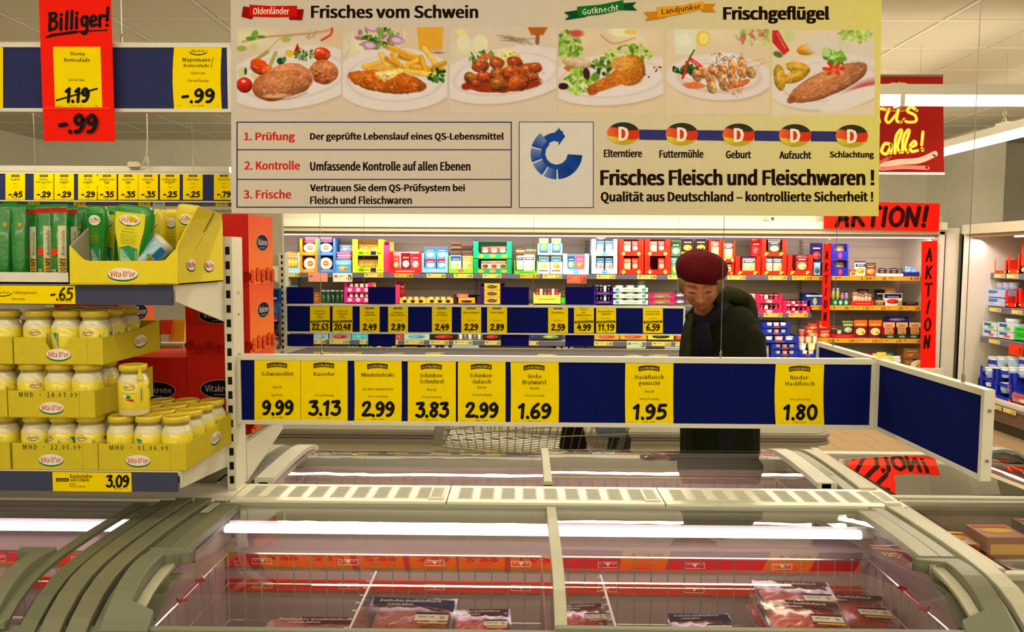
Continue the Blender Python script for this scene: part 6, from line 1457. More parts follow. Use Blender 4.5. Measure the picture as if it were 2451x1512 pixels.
pack(1078, 611, 1104, 644, ['#cde', '#358', '#fc7'], 'sliced meat pack with a blue header in the lime carton', 'sliced meat packs', form='box', Y=YP_ + .015, d=.02); pack(1107, 612, 1131, 643, ['#db8', '#c95', '#fb6'], 'sliced meat pack with a tan front in the lime carton', 'sliced meat packs', form='box', Y=YP_ + .015, d=.02)
stack(1080, 578, 1104, 611, 6, ['#532', '#964', '#421', '#b86'], 'brown flat pack piled over the blue-headed pack', 'brown flat packs'); stack(1105, 582, 1131, 611, 5, ['#643', '#865', '#432'], 'brown flat pack piled over the tan pack', 'brown flat packs')
for y0, y1, q in ((578, 619, 'upper'), (618, 654, 'lower')):
    carton(1133, y0, 1225, y1, '#095' if q == 'lower' else '#0a6', f'{q} dark green carton with gold ovals', G, .30, .13, mark='ovals', mcol='#d93', inner='#053')
for k, (x, c) in enumerate(((1151, ['#832', '#532', '#fca']), (1172, ['#d32', '#a42', '#fdb']), (1193, ['#462', '#c43', '#fc9']))):
    pack(x, 589, x + 21, 607, c, f'red and green snack bag {ORD[k]} in the upper dark green carton', 'snack bags in the green cartons', Y=YP_ + .02); pack(x, 622, x + 21, 644, c[::-1], f'red and green snack bag {ORD[k]} in the lower dark green carton', 'snack bags in the green cartons', Y=YP_ + .02)
carton(1231, 623, 1287, 656, '#6d1', 'bright green carton of white cheese bags', G, .24, .04, mark='text', mcol='#162')
pack(1236, 608, 1253, 646, ['#eed', '#333', '#fea'], 'white and black bag in the bright green carton, beside the dark green one', 'white cheese bags'); pack(1253, 606, 1281, 648, ['#ffe', '#665', '#feb'], 'larger white and black bag in the bright green carton', 'white cheese bags', Y=YP_ + .01)
stack(1234, 593, 1257, 608, 3, ['#b74', '#ed9', '#854'], 'tan flat pack piled behind the white bags', 'tan flat packs'); stack(1258, 590, 1284, 607, 3, ['#885', '#bb8', '#664'], 'olive flat pack piled behind the white bags', 'tan flat packs')
for r, (y0, y1) in enumerate(((568, 610), (612, 655))):
    for c_, (x0, x1) in enumerate(((1287, 1316), (1317, 1346))):
        nm_ = ('upper' if r == 0 else 'lower') + (' first' if c_ == 0 else ' second')
        carton(x0, y0 + 15, x1, y1, '#dce', f'{nm_} small white carton of sliced cheese', G, .22, .12, inner='#cbd')
        pack(x0 + 3, y0 + 2, x1 - 3, y1 - 8, [['#38b', '#e95'], ['#dcb', '#389']][r] + ['#fa4' if (r + c_) % 2 == 0 else '#fd6'], f'blue and orange slice pack in the {nm_} small white carton', 'slice packs in the white cartons', form='box', Y=YP_ + .012, d=.05)
carton(1347, 607, 1410, 656, '#cdf', 'low white carton with a blue tab and two slice packs', G, .24, .16, mark='blob', mcol='#4ac')
pack(1358, 611, 1376, 645, ['#49c', '#357', '#fc6'], 'blue slice pack in the low white carton', 'slice packs in the white cartons', form='box', Y=YP_ + .012, d=.03); pack(1377, 611, 1399, 645, ['#e68', '#d57', '#f93'], 'pink and orange slice pack in the low white carton', 'slice packs in the white cartons', form='box', Y=YP_ + .012, d=.03)
for y0, y1, q in ((572, 612, 'upper'), (613, 655, 'lower')):
    carton(1416, y0, 1478, y1, '#ccf' if q == 'upper' else '#cef', f'{q} wide white carton with a blue tab', G, .24, .16, mark='blob', mcol='#38c')
    for k, x in enumerate((1428, 1449)): pack(x, y0 + 5, x + 17, y1 - 9, ['#cbb', '#37a', '#d98'], f'blue topped slice pack {ORD[k]} in the {q} wide white carton', 'slice packs in the white cartons', form='box', Y=YP_ + .015, d=.03)
t = thing('round_price_tag', 'white round tag hanging over the wide white cartons', 'tag'); m = MB(); c = at(1438, 562, 8.37); m.prism([(c.x + .062 * math.cos(q * PI / 10), 8.37, c.z + .045 * math.sin(q * PI / 10)) for q in range(20)][::-1], (0, .002, 0), (0.85, 0.8, 0.78)); m.build('tag', PAPER, t); p = Print(face_map(8.369), eps=.0003); p.rect(1428, 566, 1446, 569, (0.7, 0.1, 0.08)); p.build('print', PAPER, t)
for r, (y0, y1) in enumerate(((572, 612), (613, 656))):
    for c_, (x0, x1) in enumerate(((1480, 1541), (1543, 1605))):
        nm_ = ('upper' if r == 0 else 'lower') + (', white carton side' if c_ == 0 else ', green pack side')
        carton(x0, y0, x1, y1, '#f20', f'red carton with yellow diamonds, {nm_}', 'red cartons with diamonds', .26, .2, mark='diam', mcol='#fd6', inner='#711')
        for k, x in enumerate((x0 + 13, x0 + 32)):
            if (r, c_, k) == (1, 1, 0): continue
            pack(x, y0 + 5, x + 17, y1 - 10, ['#f43' if k else '#fc8', '#e31', '#fed' if not r else '#fc9'], f'cheese bag {ORD[k]} in the red carton, {nm_}', 'cheese bags in the red cartons', Y=YP_ + .02, d=.02)
pack(1606, 576, 1630, 613, ['#473', '#242', '#dcb'], 'green and white box between the red cartons and dark boxes', G, form='box'); pack(1606, 616, 1629, 657, ['#6b3', '#38b', '#fc9'], 'blue and green pouch beside the beret', G)
for k, x in enumerate((1631, 1663)):
    pack(x, 570, x + 30, 604, ['#211', '#322', '#f93'], f'dark box with an orange disc above the beret, {ORD[k]} from the green box', 'dark boxes with orange discs', form='box')
carton(1632, 602, 1694, 612, '#fa2', 'orange low tray under the dark boxes', G, .9, 0)
for k, (x0, y0, x1, y1) in enumerate(((1697, 574, 1727, 620), (1728, 577, 1760, 628))):
    carton(x0, y0, x1, y1, '#f20', f'narrow red carton with cook figures {["above the beret", "behind the thin wire"][k]}', 'narrow red cartons', .16, .14, mark='chef', mcol='#fd8'); pack(x0 + 5, y0 + 3, x1 - 5, y1 - 8, ['#fb6', '#445' if k else '#a33', '#fc8'], f'gold and navy bag in the narrow red carton {["above the beret", "behind the thin wire"][k]}', 'gold bags', Y=YP_ + .012, d=.02)
carton(1727, 629, 1757, 658, '#f20', 'red carton peeking out past the beret', 'narrow red cartons', .26, .14, mark='chef', mcol='#fd8'); pack(1733, 631, 1752, 650, ['#fc8', '#322', '#da6'], 'gold bag in the carton past the beret', 'gold bags', Y=YP_ + .012, d=.02)
pack(1799, 573, 1822, 613, ['#c22', '#b11', '#a65'], 'red box side standing behind the cartons', G, form='box', Y=YP_ + .10, d=.1)
CH_ = [(1760, 614, 1821, 659, 'single low', [(1777, 616, 1809, 650, ['#fb7', '#446', '#fc8'])]), (1823, 572, 1883, 613, 'top of the tall pair', [(1838, 573, 1869, 606, ['#332', '#222', '#fc7'])]), (1823, 614, 1883, 659, 'bottom of the tall pair', [(1833, 616, 1850, 650, ['#fed', '#556', '#fc8']), (1851, 616, 1873, 650, ['#fc9', '#446', '#fb7'])]), (1885, 610, 1946, 659, 'with the brown bag', [(1905, 609, 1935, 651, ['#a32', '#612', '#fc7'])])]
for x0, y0, x1, y1, q, pk_ in CH_:
    carton(x0, y0, x1, y1, '#f20', f'red carton with cook figures, {q}', 'red cartons with cook figures', .24, .17, mark='chef', mcol='#fc3', inner='#611')
    for k, (a_, b_, c_, d_, cl) in enumerate(pk_): pack(a_, b_, c_, d_, cl, f'ready meal bag {ORD[k]} in the red carton, {q}', 'ready meal bags', Y=YP_ + .014, d=.02)
pack(1940, 581, 1969, 627, ['#113', '#214', '#a33'], 'tall dark navy box beside the narrow AKTION strip', G, form='box'); pack(1948, 628, 1964, 658, ['#8ac', '#9ce', '#555'], 'light blue topped carton beneath the navy box', G, form='box', Y=YP_)
carton(1941, 628, 1969, 659, '#112', 'black carton behind the light blue topped one', G, .9, .1, Y=YP_ + .1)
for y0, y1, q in ((583, 621, 'upper'), (622, 660, 'lower')): carton(1991, y0, 2031, y1, '#22a', f'{q} blue carton with a red oval on the offer shelf', 'blue cartons with red ovals', .5, .12, mark='oval', mcol='#f44'); pack(1996, y0 + 3, 2022, y0 + 20, ['#643', '#321', '#a86'], f'brown pack in the {q} blue carton with a red oval', 'brown packs', Y=YP_ + .03, form='box')
pack(2034, 644, 2050, 660, ['#fc6', '#f32', '#f43'], 'small red and yellow tub on the offer shelf', G, form='box'); pack(2046, 624, 2074, 660, ['#eee', '#223', '#e93'], 'white crisp bag with black marks on the offer shelf', G, d=.05); pack(2070, 629, 2098, 660, ['#a42', '#321', '#f94'], 'brown and white bag leaning behind the white one', G, Y=YP_ + .07)
carton(2104, 654, 2162, 661, '#fdc', 'low cream tray of dark packs on the offer shelf', G, .9, 0, d=.15); 
for k in range(4): pack(2104 + k * 14, 641 + (k % 2) * 2, 2120 + k * 14, 656, ['#311', '#200', '#865'], f'dark wrapped pack {ORD[k]} in the low cream tray', 'dark wrapped packs', Y=YP_ + .02, d=.04)
carton(2163, 651, 2201, 662, '#228', 'low blue tray at the end of the top offer shelf', G, .9, 0, d=.15)
for k in range(2): pack(2168 + k * 14, 636 + 3 * k, 2184 + k * 12, 653, ['#8bd', '#569', '#acd'], f'pale blue crumpled pack {ORD[k]} in the low blue tray', 'pale blue packs', Y=YP_ + .02, d=.04)
# ---- second shelf
G = 'goods on the second cabinet shelf'
cups(685, 697, 668, 683, 1, ['#ccc'], ['#ddd'], 'silver lidded tub above the first navy plate', G); pack(684, 683, 712, 690, ['#59b', '#48a', '#6ac'], 'thin blue box above the first navy plate', G, form='box')
pack(751, 699, 765, 724, ['#b62', '#a51', '#c73'], 'brown carton beside the first navy plate', G, form='box')
cups(767, 824, 694, 724, 5, ['#142', '#153', '#031'], ['#eee', '#ddd'], 'dark green jar with a white lid', 'dark green jars', nm='glass_jar', cat='jar', taper=.98)
for y0, y1, q in ((676, 700, 'upper'), (700, 724, 'lower')):
    carton(824, y0, 890, y1, '#f28', f'{q} hot pink carton of cream pots', G, .55, .12, mark='ovals', mcol='#fce'); cups(833, 884, y0 + 2, y0 + 13, 4, ['#fdc', '#eca'], ['#fcc'], f'cream pot in the {q} hot pink carton', 'cream pots in pink cartons', Y=YP_ + .02)
pack(889, 676, 899, 688, ['#fc4', '#fb3', '#f63'], 'yellow tab of the pink carton', G, form='box'); carton(947, 676, 957, 724, '#f36', 'pink carton end past the second navy plate', G, .9, 0); pack(957, 676, 969, 712, ['#911', '#711', '#a32'], 'dark red bag past the second navy plate', G)
for k, (x0, x1) in enumerate(((956, 1020), (1021, 1085))):
    carton(x0, 713, x1, 726, '#fc4', f'low yellow slotted crate {["beside the pink carton end", "nearer the orange box"][k]}', 'low yellow crates', .8, .1, mark='ovals', mcol='#422'); cups(x0 + 3, x1 - 3, 710, 722, 4, ['#fd9', '#fc6'], ['#fca', '#fb5'], f'small cream pot in the low yellow crate {["beside the pink carton end", "nearer the orange box"][k]}', 'small cream pots', Y=YP_ + .03)
carton(1086, 708, 1150, 727, '#423', 'dark open box around the orange pack', G, .1, .12); pack(1097, 712, 1137, 726, ['#fa1', '#fb2', '#324'], 'orange box with a black fish-shaped mark lying low', 'orange boxes with a fish-shaped mark', form='box', Y=YP_ - .01); pack(1093, 703, 1121, 711, ['#f76', '#e54', '#fa8'], 'coral pack lying on the dark open box', G, form='box')
for k, (y0, y1) in enumerate(((711, 727), (695, 710), (678, 694))):
    t = pack(1159, y0, 1197, y1, ['#fb1', '#fb2', '#fb1'], f'yellow box with a fish-shaped mark, {["bottom", "middle", "top"][k]} of the tower', 'orange boxes with a fish-shaped mark', form='box', Y=YP_ - .01); p = Print(face_map(YP_ - .013), eps=.0003); p.ell(1176, (y0 + y1) / 2, 10, 4, (0.05, 0.02, 0.08)); p.shape([(1184, (y0 + y1) / 2 - 1), (1190, y0 + 5), (1188, (y0 + y1) / 2 + 3)], (0.05, 0.02, 0.08)); p.text('Cujabo', 1168, (y0 + y1) / 2 - 2, 1183, (y0 + y1) / 2 + 2, (0.7, 0.6, 0.6)); p.build('mark', PAPER, t)
for x0, q in ((1150, 'nearer the orange box'), (1198, 'nearer the third navy plate')): carton(x0, 680, x0 + 9, 727, '#316', f'violet carton wing of the yellow tower {q}', 'violet wings', .9, 0)
carton(1277, 701, 1342, 726, '#fd5', 'yellow slatted crate of little jars', G, .80, .05, mark='text', mcol='#641'); cups(1281, 1338, 691, 712, 6, ['#b23', '#fda', '#654', '#b23', '#fca'], ['#c34', '#fdb', '#765'], 'little jar in the yellow slatted crate', 'little jars', Y=YP_ + .03, nm='small_jar', cat='jar', taper=.95)
pack(1343, 712, 1353, 726, ['#3d3', '#2c2', '#4e4'], 'green box beside the fourth navy plate', G, form='box'); cups(1343, 1354, 698, 711, 1, ['#633'], ['#a76'], 'brown pot on the green box', G)
for y0, y1, q in ((685, 705, 'upper'), (706, 727, 'lower')): carton(1422, y0, 1467, y1, '#418', f'{q} violet carton of black pots', G, .34, .06, mark='text', mcol='#faa'); cups(1424, 1463, y0 - 2, y0 + 14, 4, ['#111', '#222', '#ddd'], ['#ccc', '#fff'], f'black and white pot in the {q} violet carton', 'black and white pots', Y=YP_ + .02)
for k, yb__ in enumerate((728, 713, 698)):
    t = carton(1468, yb__ - 10, 1551, yb__, '#eee', f'white quark tray, {["bottom", "middle", "top"][k]} of the pile', 'white quark trays', .95, 0, inner='#ccc'); p = Print(face_map(YP_ - .002), eps=.0003); p.text('Frucht Quark', 1494, yb__ - 7, 1526, yb__ - 2, (0.3, 0.3, 0.35)); p.rect(1473, yb__ - 8, 1482, yb__ - 2, (0.1, 0.4, 0.65)); p.rect(1537, yb__ - 8, 1546, yb__ - 2, (0.1, 0.4, 0.65), False); p.build('lettering', PAPER, t)
    cups(1469, 1550, yb__ - 15.5, yb__ - 4, 3, ['#ded', '#cdc'], ['#fff'], f'white quark cup in the {["bottom", "middle", "top"][k]} white tray', 'white quark cups', Y=YP_ + .01)
cups(1523, 1548, 671, 687, 1, ['#998'], ['#b9a'], 'greyish tub standing on the white quark trays', G)
for y0, y1, q in ((701, 714, 'upper'), (715, 728, 'lower')): pack(1553, y0, 1616, y1, ['#d16', '#c15', '#7a3'], f'{q} crimson box with green seals', 'crimson boxes', form='box')
for y0, y1, q in ((697, 711, 'upper'), (712, 727, 'lower')): pack(1613, y0, 1642, y1, ['#635', '#424', '#ddd'], f'{q} mauve box behind the woman\'s face', 'mauve boxes', form='box', Y=YP_ + .05)
for k in range(5): pack(1788, 703 + k * 9.4, 1808, 711.5 + k * 9.4, ['#fdc', '#eca', '#fcb'], f'cream flat box behind the coat hood, {ORD[4 - k]} layer up', 'cream flat boxes', form='box', d=.1)
for (x0, x1, ys, q) in ((1809, 1873, ((703, 726), (727, 750)), 'tall'), (1874, 1939, ((719, 733), (734, 750)), 'low')):
    for j, (y0, y1) in enumerate(ys):
        carton(x0, y0, x1, y1, '#f25', f'{["upper", "lower"][j]} {q} pink tray of dessert pots', 'pink dessert trays', .45, .14, mark='oval' if q == 'tall' else 'ovals', mcol='#dbb'); cups(x0 + 8, x1 - 8, y0 + 2, y1 - 6, 4, ['#c14', '#fdc', '#501'], ['#fcc', '#fed'], f'dessert pot in the {["upper", "lower"][j]} {q} pink tray', 'dessert pots', Y=YP_ + .02, taper=.95)
carton(1932, 703, 1969, 733, '#24a', 'navy carton with a white top edge before the narrow AKTION strip', G, .8, .1, mark='oval', mcol='#fc6'); pack(1931, 706, 1969, 710, ['#eef', '#fff', '#eef'], 'white lid board on the navy carton', G, form='box', Y=YP_ - .01)
# offer shelf, middle
G = 'goods on the middle offer shelf'
carton(1990, 715, 2034, 731, '#063', 'green and navy tray of yoghurt drinks', G, .9, 0, mark='ovals', mcol='#cde')
for k, x in enumerate((1992, 2002, 2013, 2023)):
    t = thing('drink_bottle', f'yoghurt drink bottle {ORD[k]} in the green and navy tray', 'bottle', 'yoghurt drink bottles'); a, b = at(x, 722, YP_ + .03), at(x + 9, 689 + (k > 1) * 12, YP_ + .03); r = (b.x - a.x) / 2; H = b.z - a.z
    m = MB(); m.lathe([(0, 0), (r, 0), (r, H * .62), (r * .9, H * .74), (r * .6, H * .80)], ((a.x + b.x) / 2, YP_ + .05, a.z), [hx('#cc5' if k < 2 else '#d8a')] * 4, 12); m.build('body', GLOSS, t, smooth=True); m = MB(); m.lathe([(r * .7, H * .80), (r * .72, H), (0, H)], ((a.x + b.x) / 2, YP_ + .05, a.z), hx('#ddd' if k % 2 else '#d8c'), 10); m.build('cap', GLOSS, t, smooth=True)
carton(2036, 718, 2092, 732, '#f21', 'red tray of wafer sticks', G, .8, .02, mark='text', mcol='#fcc', d=.2)
for k in range(5): pack(2041 + k * 9, 697 + (k * 3) % 7, 2055 + k * 8, 722, ['#fa8', '#742', '#fdb'], f'wafer stick bag {ORD[k]} in the red tray', 'wafer stick bags', Y=YP_ + .02 + k * .008, d=.02)
pack(2052, 691, 2080, 712, ['#953', '#311', '#c96'], 'brown box behind the wafer sticks', G, form='box', Y=YP_ + .12); pack(2094, 692, 2118, 730, ['#121', '#211', '#342'], 'black box beside the wafer sticks', G, form='box', Y=YP_ + .08); pack(2095, 718, 2119, 731, ['#864', '#f96', '#a75'], 'small brown glass tray on the middle offer shelf', G, form='box')
pack(2115, 702, 2160, 731, ['#eed', '#225', '#e22'], 'white, navy and red slanting carton', G, form='box', Y=YP_ + .03); pack(2112, 688, 2148, 706, ['#c84', '#a62', '#da7'], 'crumpled amber bag behind the white and red carton', G, Y=YP_ + .12, d=.06); pack(2162, 723, 2199, 731, ['#211', '#311', '#322'], 'flat dark box at the end of the middle offer shelf', G, form='box')
cups(2150, 2161, 719, 731, 1, ['#886'], ['#cc9'], 'small olive tub before the white and red carton', G, Y=YP_ - .01)
# third shelf (below the far board)
G = 'boxes on the third cabinet shelf'
for x0, x1, y0, cl, lb in ((751, 785, 800, ['#bcd', '#6ac', '#9bc'], 'pale blue box under the 22.63 card'), (788, 840, 799, ['#aa9', '#997', '#d43'], 'grey box with a red mark under the 20.48 card'), (842, 881, 800, ['#6cd', '#4bc', '#7cd'], 'turquoise box under the 2.49 card'), (947, 965, 800, ['#c53', '#b42', '#d64'], 'rust box beside the navy plate'), (967, 1028, 800, ['#cdc', '#bcc', '#6ab'], 'white handled box under the gap of the far board'),
    (1030, 1094, 800, ['#111', '#211', '#e32'], 'black box with a red oval under the second 2.49 card'), (1156, 1199, 801, ['#111', '#211', '#e32'], 'black box with a red oval under the wings card'), (1266, 1288, 801, ['#236', '#125', '#347'], 'dark blue box beside the dark tray'), (1290, 1346, 801, ['#334', '#223', '#ab5'], 'dark tray under the 2.59 card'),
    (1423, 1482, 801, ['#ea2', '#d41', '#f53'], 'red and yellow box under the 11.19 card'), (1484, 1548, 801, ['#ea2', '#d41', '#f53'], 'red and yellow box nearer the woman'), (1551, 1613, 800, ['#ed2', '#dc2', '#331'], 'dotted yellow crate beside the woman'), (1618, 1640, 800, ['#e42', '#d31', '#f64'], 'orange-red box touching the coat')):
    pack(x0, y0 - 8, x1, 812.3, cl, lb, G, form='box', d=.2)
cups(1096, 1153, 798, 812, 5, ['#ddc', '#776'], ['#eee', '#998'], 'small grey cup under the nuggets card', 'small grey cups')
G = 'goods on the lowest offer shelf'
carton(1990, 798, 2046, 809, '#c11', 'low red tray on the lowest offer shelf', G, .9, 0, mark='text', mcol='#fcc'); pack(2016, 768, 2044, 800, ['#341', '#ab4', '#dcb'], 'dark olive pack standing in the low red tray', G, Y=YP_ + .04); cups(2003, 2018, 790, 801, 1, ['#fcb'], ['#fdc'], 'pinkish egg-shaped tub in the low red tray', G); pack(1989, 780, 2003, 801, ['#311', '#a22', '#432'], 'dark red pack beside the narrow AKTION strip', G)
for k, x in enumerate((2043, 2078)): pack(x, 764, x + 34, 808, ['#812', '#f71', '#fd7'], f'fondue pack with an orange top and cheese picture, {ORD[k]} from the olive pack', 'fondue packs', form='box', d=.05)
for k, (x, c) in enumerate(((2113, '#b12'), (2144, '#222'), (2175, '#511'))):
    t = pack(x, 770, x + 30, 805, [c, '#eb8', '#eb8'], f'upright patterned box with a {["red", "black", "maroon"][k]} border', 'patterned boxes', form='box', d=.05, Y=YP_ + .01)
    p = Print(face_map(YP_ + .008), eps=.0003)
    p.rect(x + 5, 775, x + 24, 800, (0.75, 0.5, 0.2))
    for j in range(6): p.rect(x + 7, 777 + j * 4, x + 22, 778.6 + j * 4, (0.5, 0.08, 0.03), j == 0)
    p.build('pattern', PAPER, t)
carton(2112, 801, 2206, 809, '#132', 'low dark green tray under the patterned boxes', G, .9, 0, mark='ovals', mcol='#8a8', Y=YP_ - .02, d=.14); pack(2118, 757, 2176, 769, ['#218', '#117', '#caf'], 'navy pack lying over the patterned boxes', G, form='box', Y=YP_ + .1)
for k, (x0, y0, x1, y1) in enumerate(((1934, 772, 1960, 790), (1955, 766, 1988, 788), (1930, 786, 1962, 808), (1958, 788, 1990, 809), (1928, 779, 1950, 800))): pack(x0, y0, x1, y1, ['#d21', '#b11', '#fa6'], f'red snack bag {ORD[k]} in the loose pile below the narrow AKTION strip', 'loose red snack bags', Y=YP_ + .03 * (k % 2) - .01, d=.03)
# yoghurt stacks on the base deck
G = 'blue yoghurt trays on the base deck'
for k, (x0, x1, y0, y1, yo) in enumerate(((1827, 1891, 771, 785, 0), (1827, 1891, 787, 801, 0), (1821, 1911, 804, 820, -.03), (1847, 1911, 823, 836, -.02), (1847, 1911, 838, 852, -.02), (1912, 1957, 838, 853, -.02), (1847, 1911, 853, 868, -.02), (1912, 1957, 855, 870, -.02))):
    carton(x0, y0, x1, y1, '#23a', f'blue yoghurt tray, {["top of the rear stack", "second in the rear stack", "wide one bridging the stacks", "second in the front stack", "third in the front stack", "top of the side stack", "bottom of the front stack", "bottom of the side stack"][k]}', G, .42, .13, mark='oval', mcol='#f32', Y=YP_ - .1 + yo, d=.22)
    p_ = 3 if x1 - x0 > 50 else 2
    cups(x0 + 8, x1 - 6, y0 + 1, y1 - 3, p_, ['#eee', '#dde', '#eec'], ['#fff', '#fca', '#fff'], f'white yoghurt cup in the tray, {["top of the rear stack", "second in the rear stack", "wide one", "second in front", "third in front", "top of the side stack", "bottom in front", "bottom at the side"][k]}', 'white yoghurt cups', Y=YP_ - .085 + yo)
cups(1912, 1946, 806, 821, 2, ['#eb8', '#ec9'], ['#dcb'], 'fruit yoghurt cup in the upper row beside the blue trays', 'fruit yoghurt cups', Y=YP_ - .08); cups(1912, 1957, 822, 838, 2, ['#ffd', '#fe8'], ['#eee'], 'pale yoghurt cup standing on the side stack', 'fruit yoghurt cups', Y=YP_ - .10); cups(1946, 1958, 804, 821, 1, ['#eee'], ['#fff'], 'plain white cup beside the navy board end', 'fruit yoghurt cups', Y=YP_ - .08); cups(1912, 1930, 789, 806, 1, ['#c44'], ['#dbb'], 'red and white tub under the low pink trays', 'fruit yoghurt cups', Y=YP_ - .05)
pack(1811, 827, 1842, 860, ['#cba', '#b98', '#b43'], 'beige bag leaning behind the coat on the base deck', G, Y=YP_ - .1, d=.05)
G = 'goods on the base deck'
for k, x in enumerate((828, 862)): carton(x, 832, x + 32, 850, '#263', f'green tray of salad pots {["nearer the post", "farther along"][k]}', G, .5, .1, Y=YP_ - .06); cups(x + 2, x + 30, 828, 843, 3, ['#3a5', '#ce9'], ['#4b6', '#2a5'], f'green pot in the tray {["nearer the post", "farther along"][k]}', 'green pots', Y=YP_ - .04)
cups(898, 950, 825, 850, 3, ['#ee4', '#222', '#dd3'], ['#ee5', '#111'], 'yellow and black jar behind the second navy plate', 'yellow and black jars', Y=YP_ - .04, taper=.95); cups(1012, 1076, 823, 850, 4, ['#222', '#ddd'], ['#ccc'], 'black jar with a pale label on the base deck', 'black jars', Y=YP_ - .04, taper=.95)
pack(956, 822, 1010, 850, ['#122', '#111', '#242'], 'black crate on the base deck', G, form='box', d=.2); t = pack(1082, 827, 1146, 851, ['#bcc', '#abb', '#8bc'], 'pale grey pudding box on the base deck', G, form='box', d=.2, Y=YP_ - .08); p = Print(face_map(YP_ - .083), eps=.0004); p.text('Pudding', 1098, 838, 1124, 848, (0.2, 0.25, 0.3)); p.build('lettering', PAPER, t)
carton(1318, 828, 1382, 856, '#132', 'dark green carton of eggs and pots', G, .5, .1, Y=YP_ - .06); cups(1328, 1378, 829, 846, 3, ['#ddc'], ['#cba'], 'pale pot in the dark green carton', 'pale pots', Y=YP_ - .03)
for k in range(3): pack(1386 + k * 22, 838 + k % 2 * 3, 1408 + k * 22, 856, ['#eed', '#c33', '#d66'], f'red and white cup pack {ORD[k]} past the dark green carton', 'red and white packs', Y=YP_ - .05)
stack(1590, 828, 1632, 852, 4, ['#ddd', '#c33', '#bbb'], 'white and red flat pack beside the coat', 'white and red flat packs', Y=YP_ - .05)
G = 'loose goods on the offer deck'
for k, (x, y) in enumerate(((2090, 846), (2100, 843), (2110, 850), (2118, 856))): pack(x, y, x + 24, y + 28, ['#ec3', '#db4', '#eb2'], f'yellow cheese wedge bag {ORD[k]} in the heap', 'yellow cheese bags', Y=YP_ - .06 - k * .02, d=.05)
pack(2075, 843, 2092, 868, ['#c12', '#a11', '#d33'], 'red bag at the edge of the cheese heap', G); pack(2104, 856, 2132, 884, ['#fdb', '#fca', '#f72'], 'round orange and white cheese tray in the heap', G, form='round', Y=YP_ - .14, d=.02); pack(2128, 852, 2158, 888, ['#ccc', '#ddd', '#b66'], 'crumpled clear bag in the heap', G, Y=YP_ - .10, d=.05); pack(2118, 842, 2142, 860, ['#263', '#152', '#384'], 'green bag behind the heap', G)
for k, (x0, y0, x1, y1) in enumerate(((2163, 833, 2205, 858), (2164, 860, 2186, 886))): pack(x0, y0, x1, y1, ['#a62', '#963', '#b73'], f'brown shipping carton, {["upper one with tape", "lower one"][k]}', 'brown shipping cartons', form='box', d=.2, Y=YP_ - .03 * k)
pack(2180, 861, 2226, 895, ['#fdb', '#ed9', '#f72'], 'large round orange and white cheese tray beside the long AKTION strip', G, form='round', Y=YP_ - .16, d=.02)
# ================================================================ offer strips, header, poster
ORG = (0.92, 0.013, 0.006); INK = (0.03, 0.004, 0.004)
def poster(name, label, quad, Y, col, draw, th=.003, mat=PAPER, cat='poster'):
    t = thing(name, label, cat); m = MB(); q = [at(x, y, Y) for x, y in quad]   # TL TR BR BL
    m.prism([tuple(v) for v in (q[3], q[2], q[1], q[0])], (0, th, 0), col); m.build('board', mat, t)
    p = Print(face_map(Y), eps=.0003); draw(p); p.build('lettering', PAPER, t); return t
poster('offer_header', 'red AKTION! header board on top of the wall cabinet', [(1972, 480), (2250, 487), (2247, 554), (1972, 547)], 8.10, ORG, lambda p: p.brush('AKTION!', 2000, 495, 2221, 541, 10.5, INK))
def dv(p, xs, y0, y1, w, hgt, lw):
    for k, c in enumerate('AKTION'):
        yy = y0 + (y1 - y0) * k / 5; xx = xs[0] + (xs[1] - xs[0]) * k / 5
        p.brush(c, xx - w / 2, yy, xx + w / 2, yy + hgt, lw, INK)
poster('offer_strip', 'narrow vertical red AKTION strip hanging before the cabinet shelves', [(1971, 583), (1990, 582), (1985, 783), (1966, 782)], 8.20, ORG, lambda p: dv(p, (1979, 1975), 600, 747, 7, 20, 3.0))
poster('offer_strip', 'wide vertical red AKTION strip at the end of the wall cabinet', [(2206, 578), (2244, 575), (2238, 915), (2203, 902)], 8.12, ORG, lambda p: dv(p, (2224, 2219), 594, 802, 15, 31, 5.0))
t = thing('strip_hook', 'small silver clip above the narrow AKTION strip', 'clip'); m = MB(); a = at(1985, 571, 8.2); m.box(a.x - .006, 8.19, a.z - .01, a.x + .01, 8.2, a.z + .012, (0.7, 0.68, 0.6)); a = at(1978, 578, 8.2); m.tube([(a.x, 8.2, a.z - .03), (a.x + .02, 8.2, a.z + .03)], .003, (0.6, 0.6, 0.55), 5); m.build('clip', ALU, t)
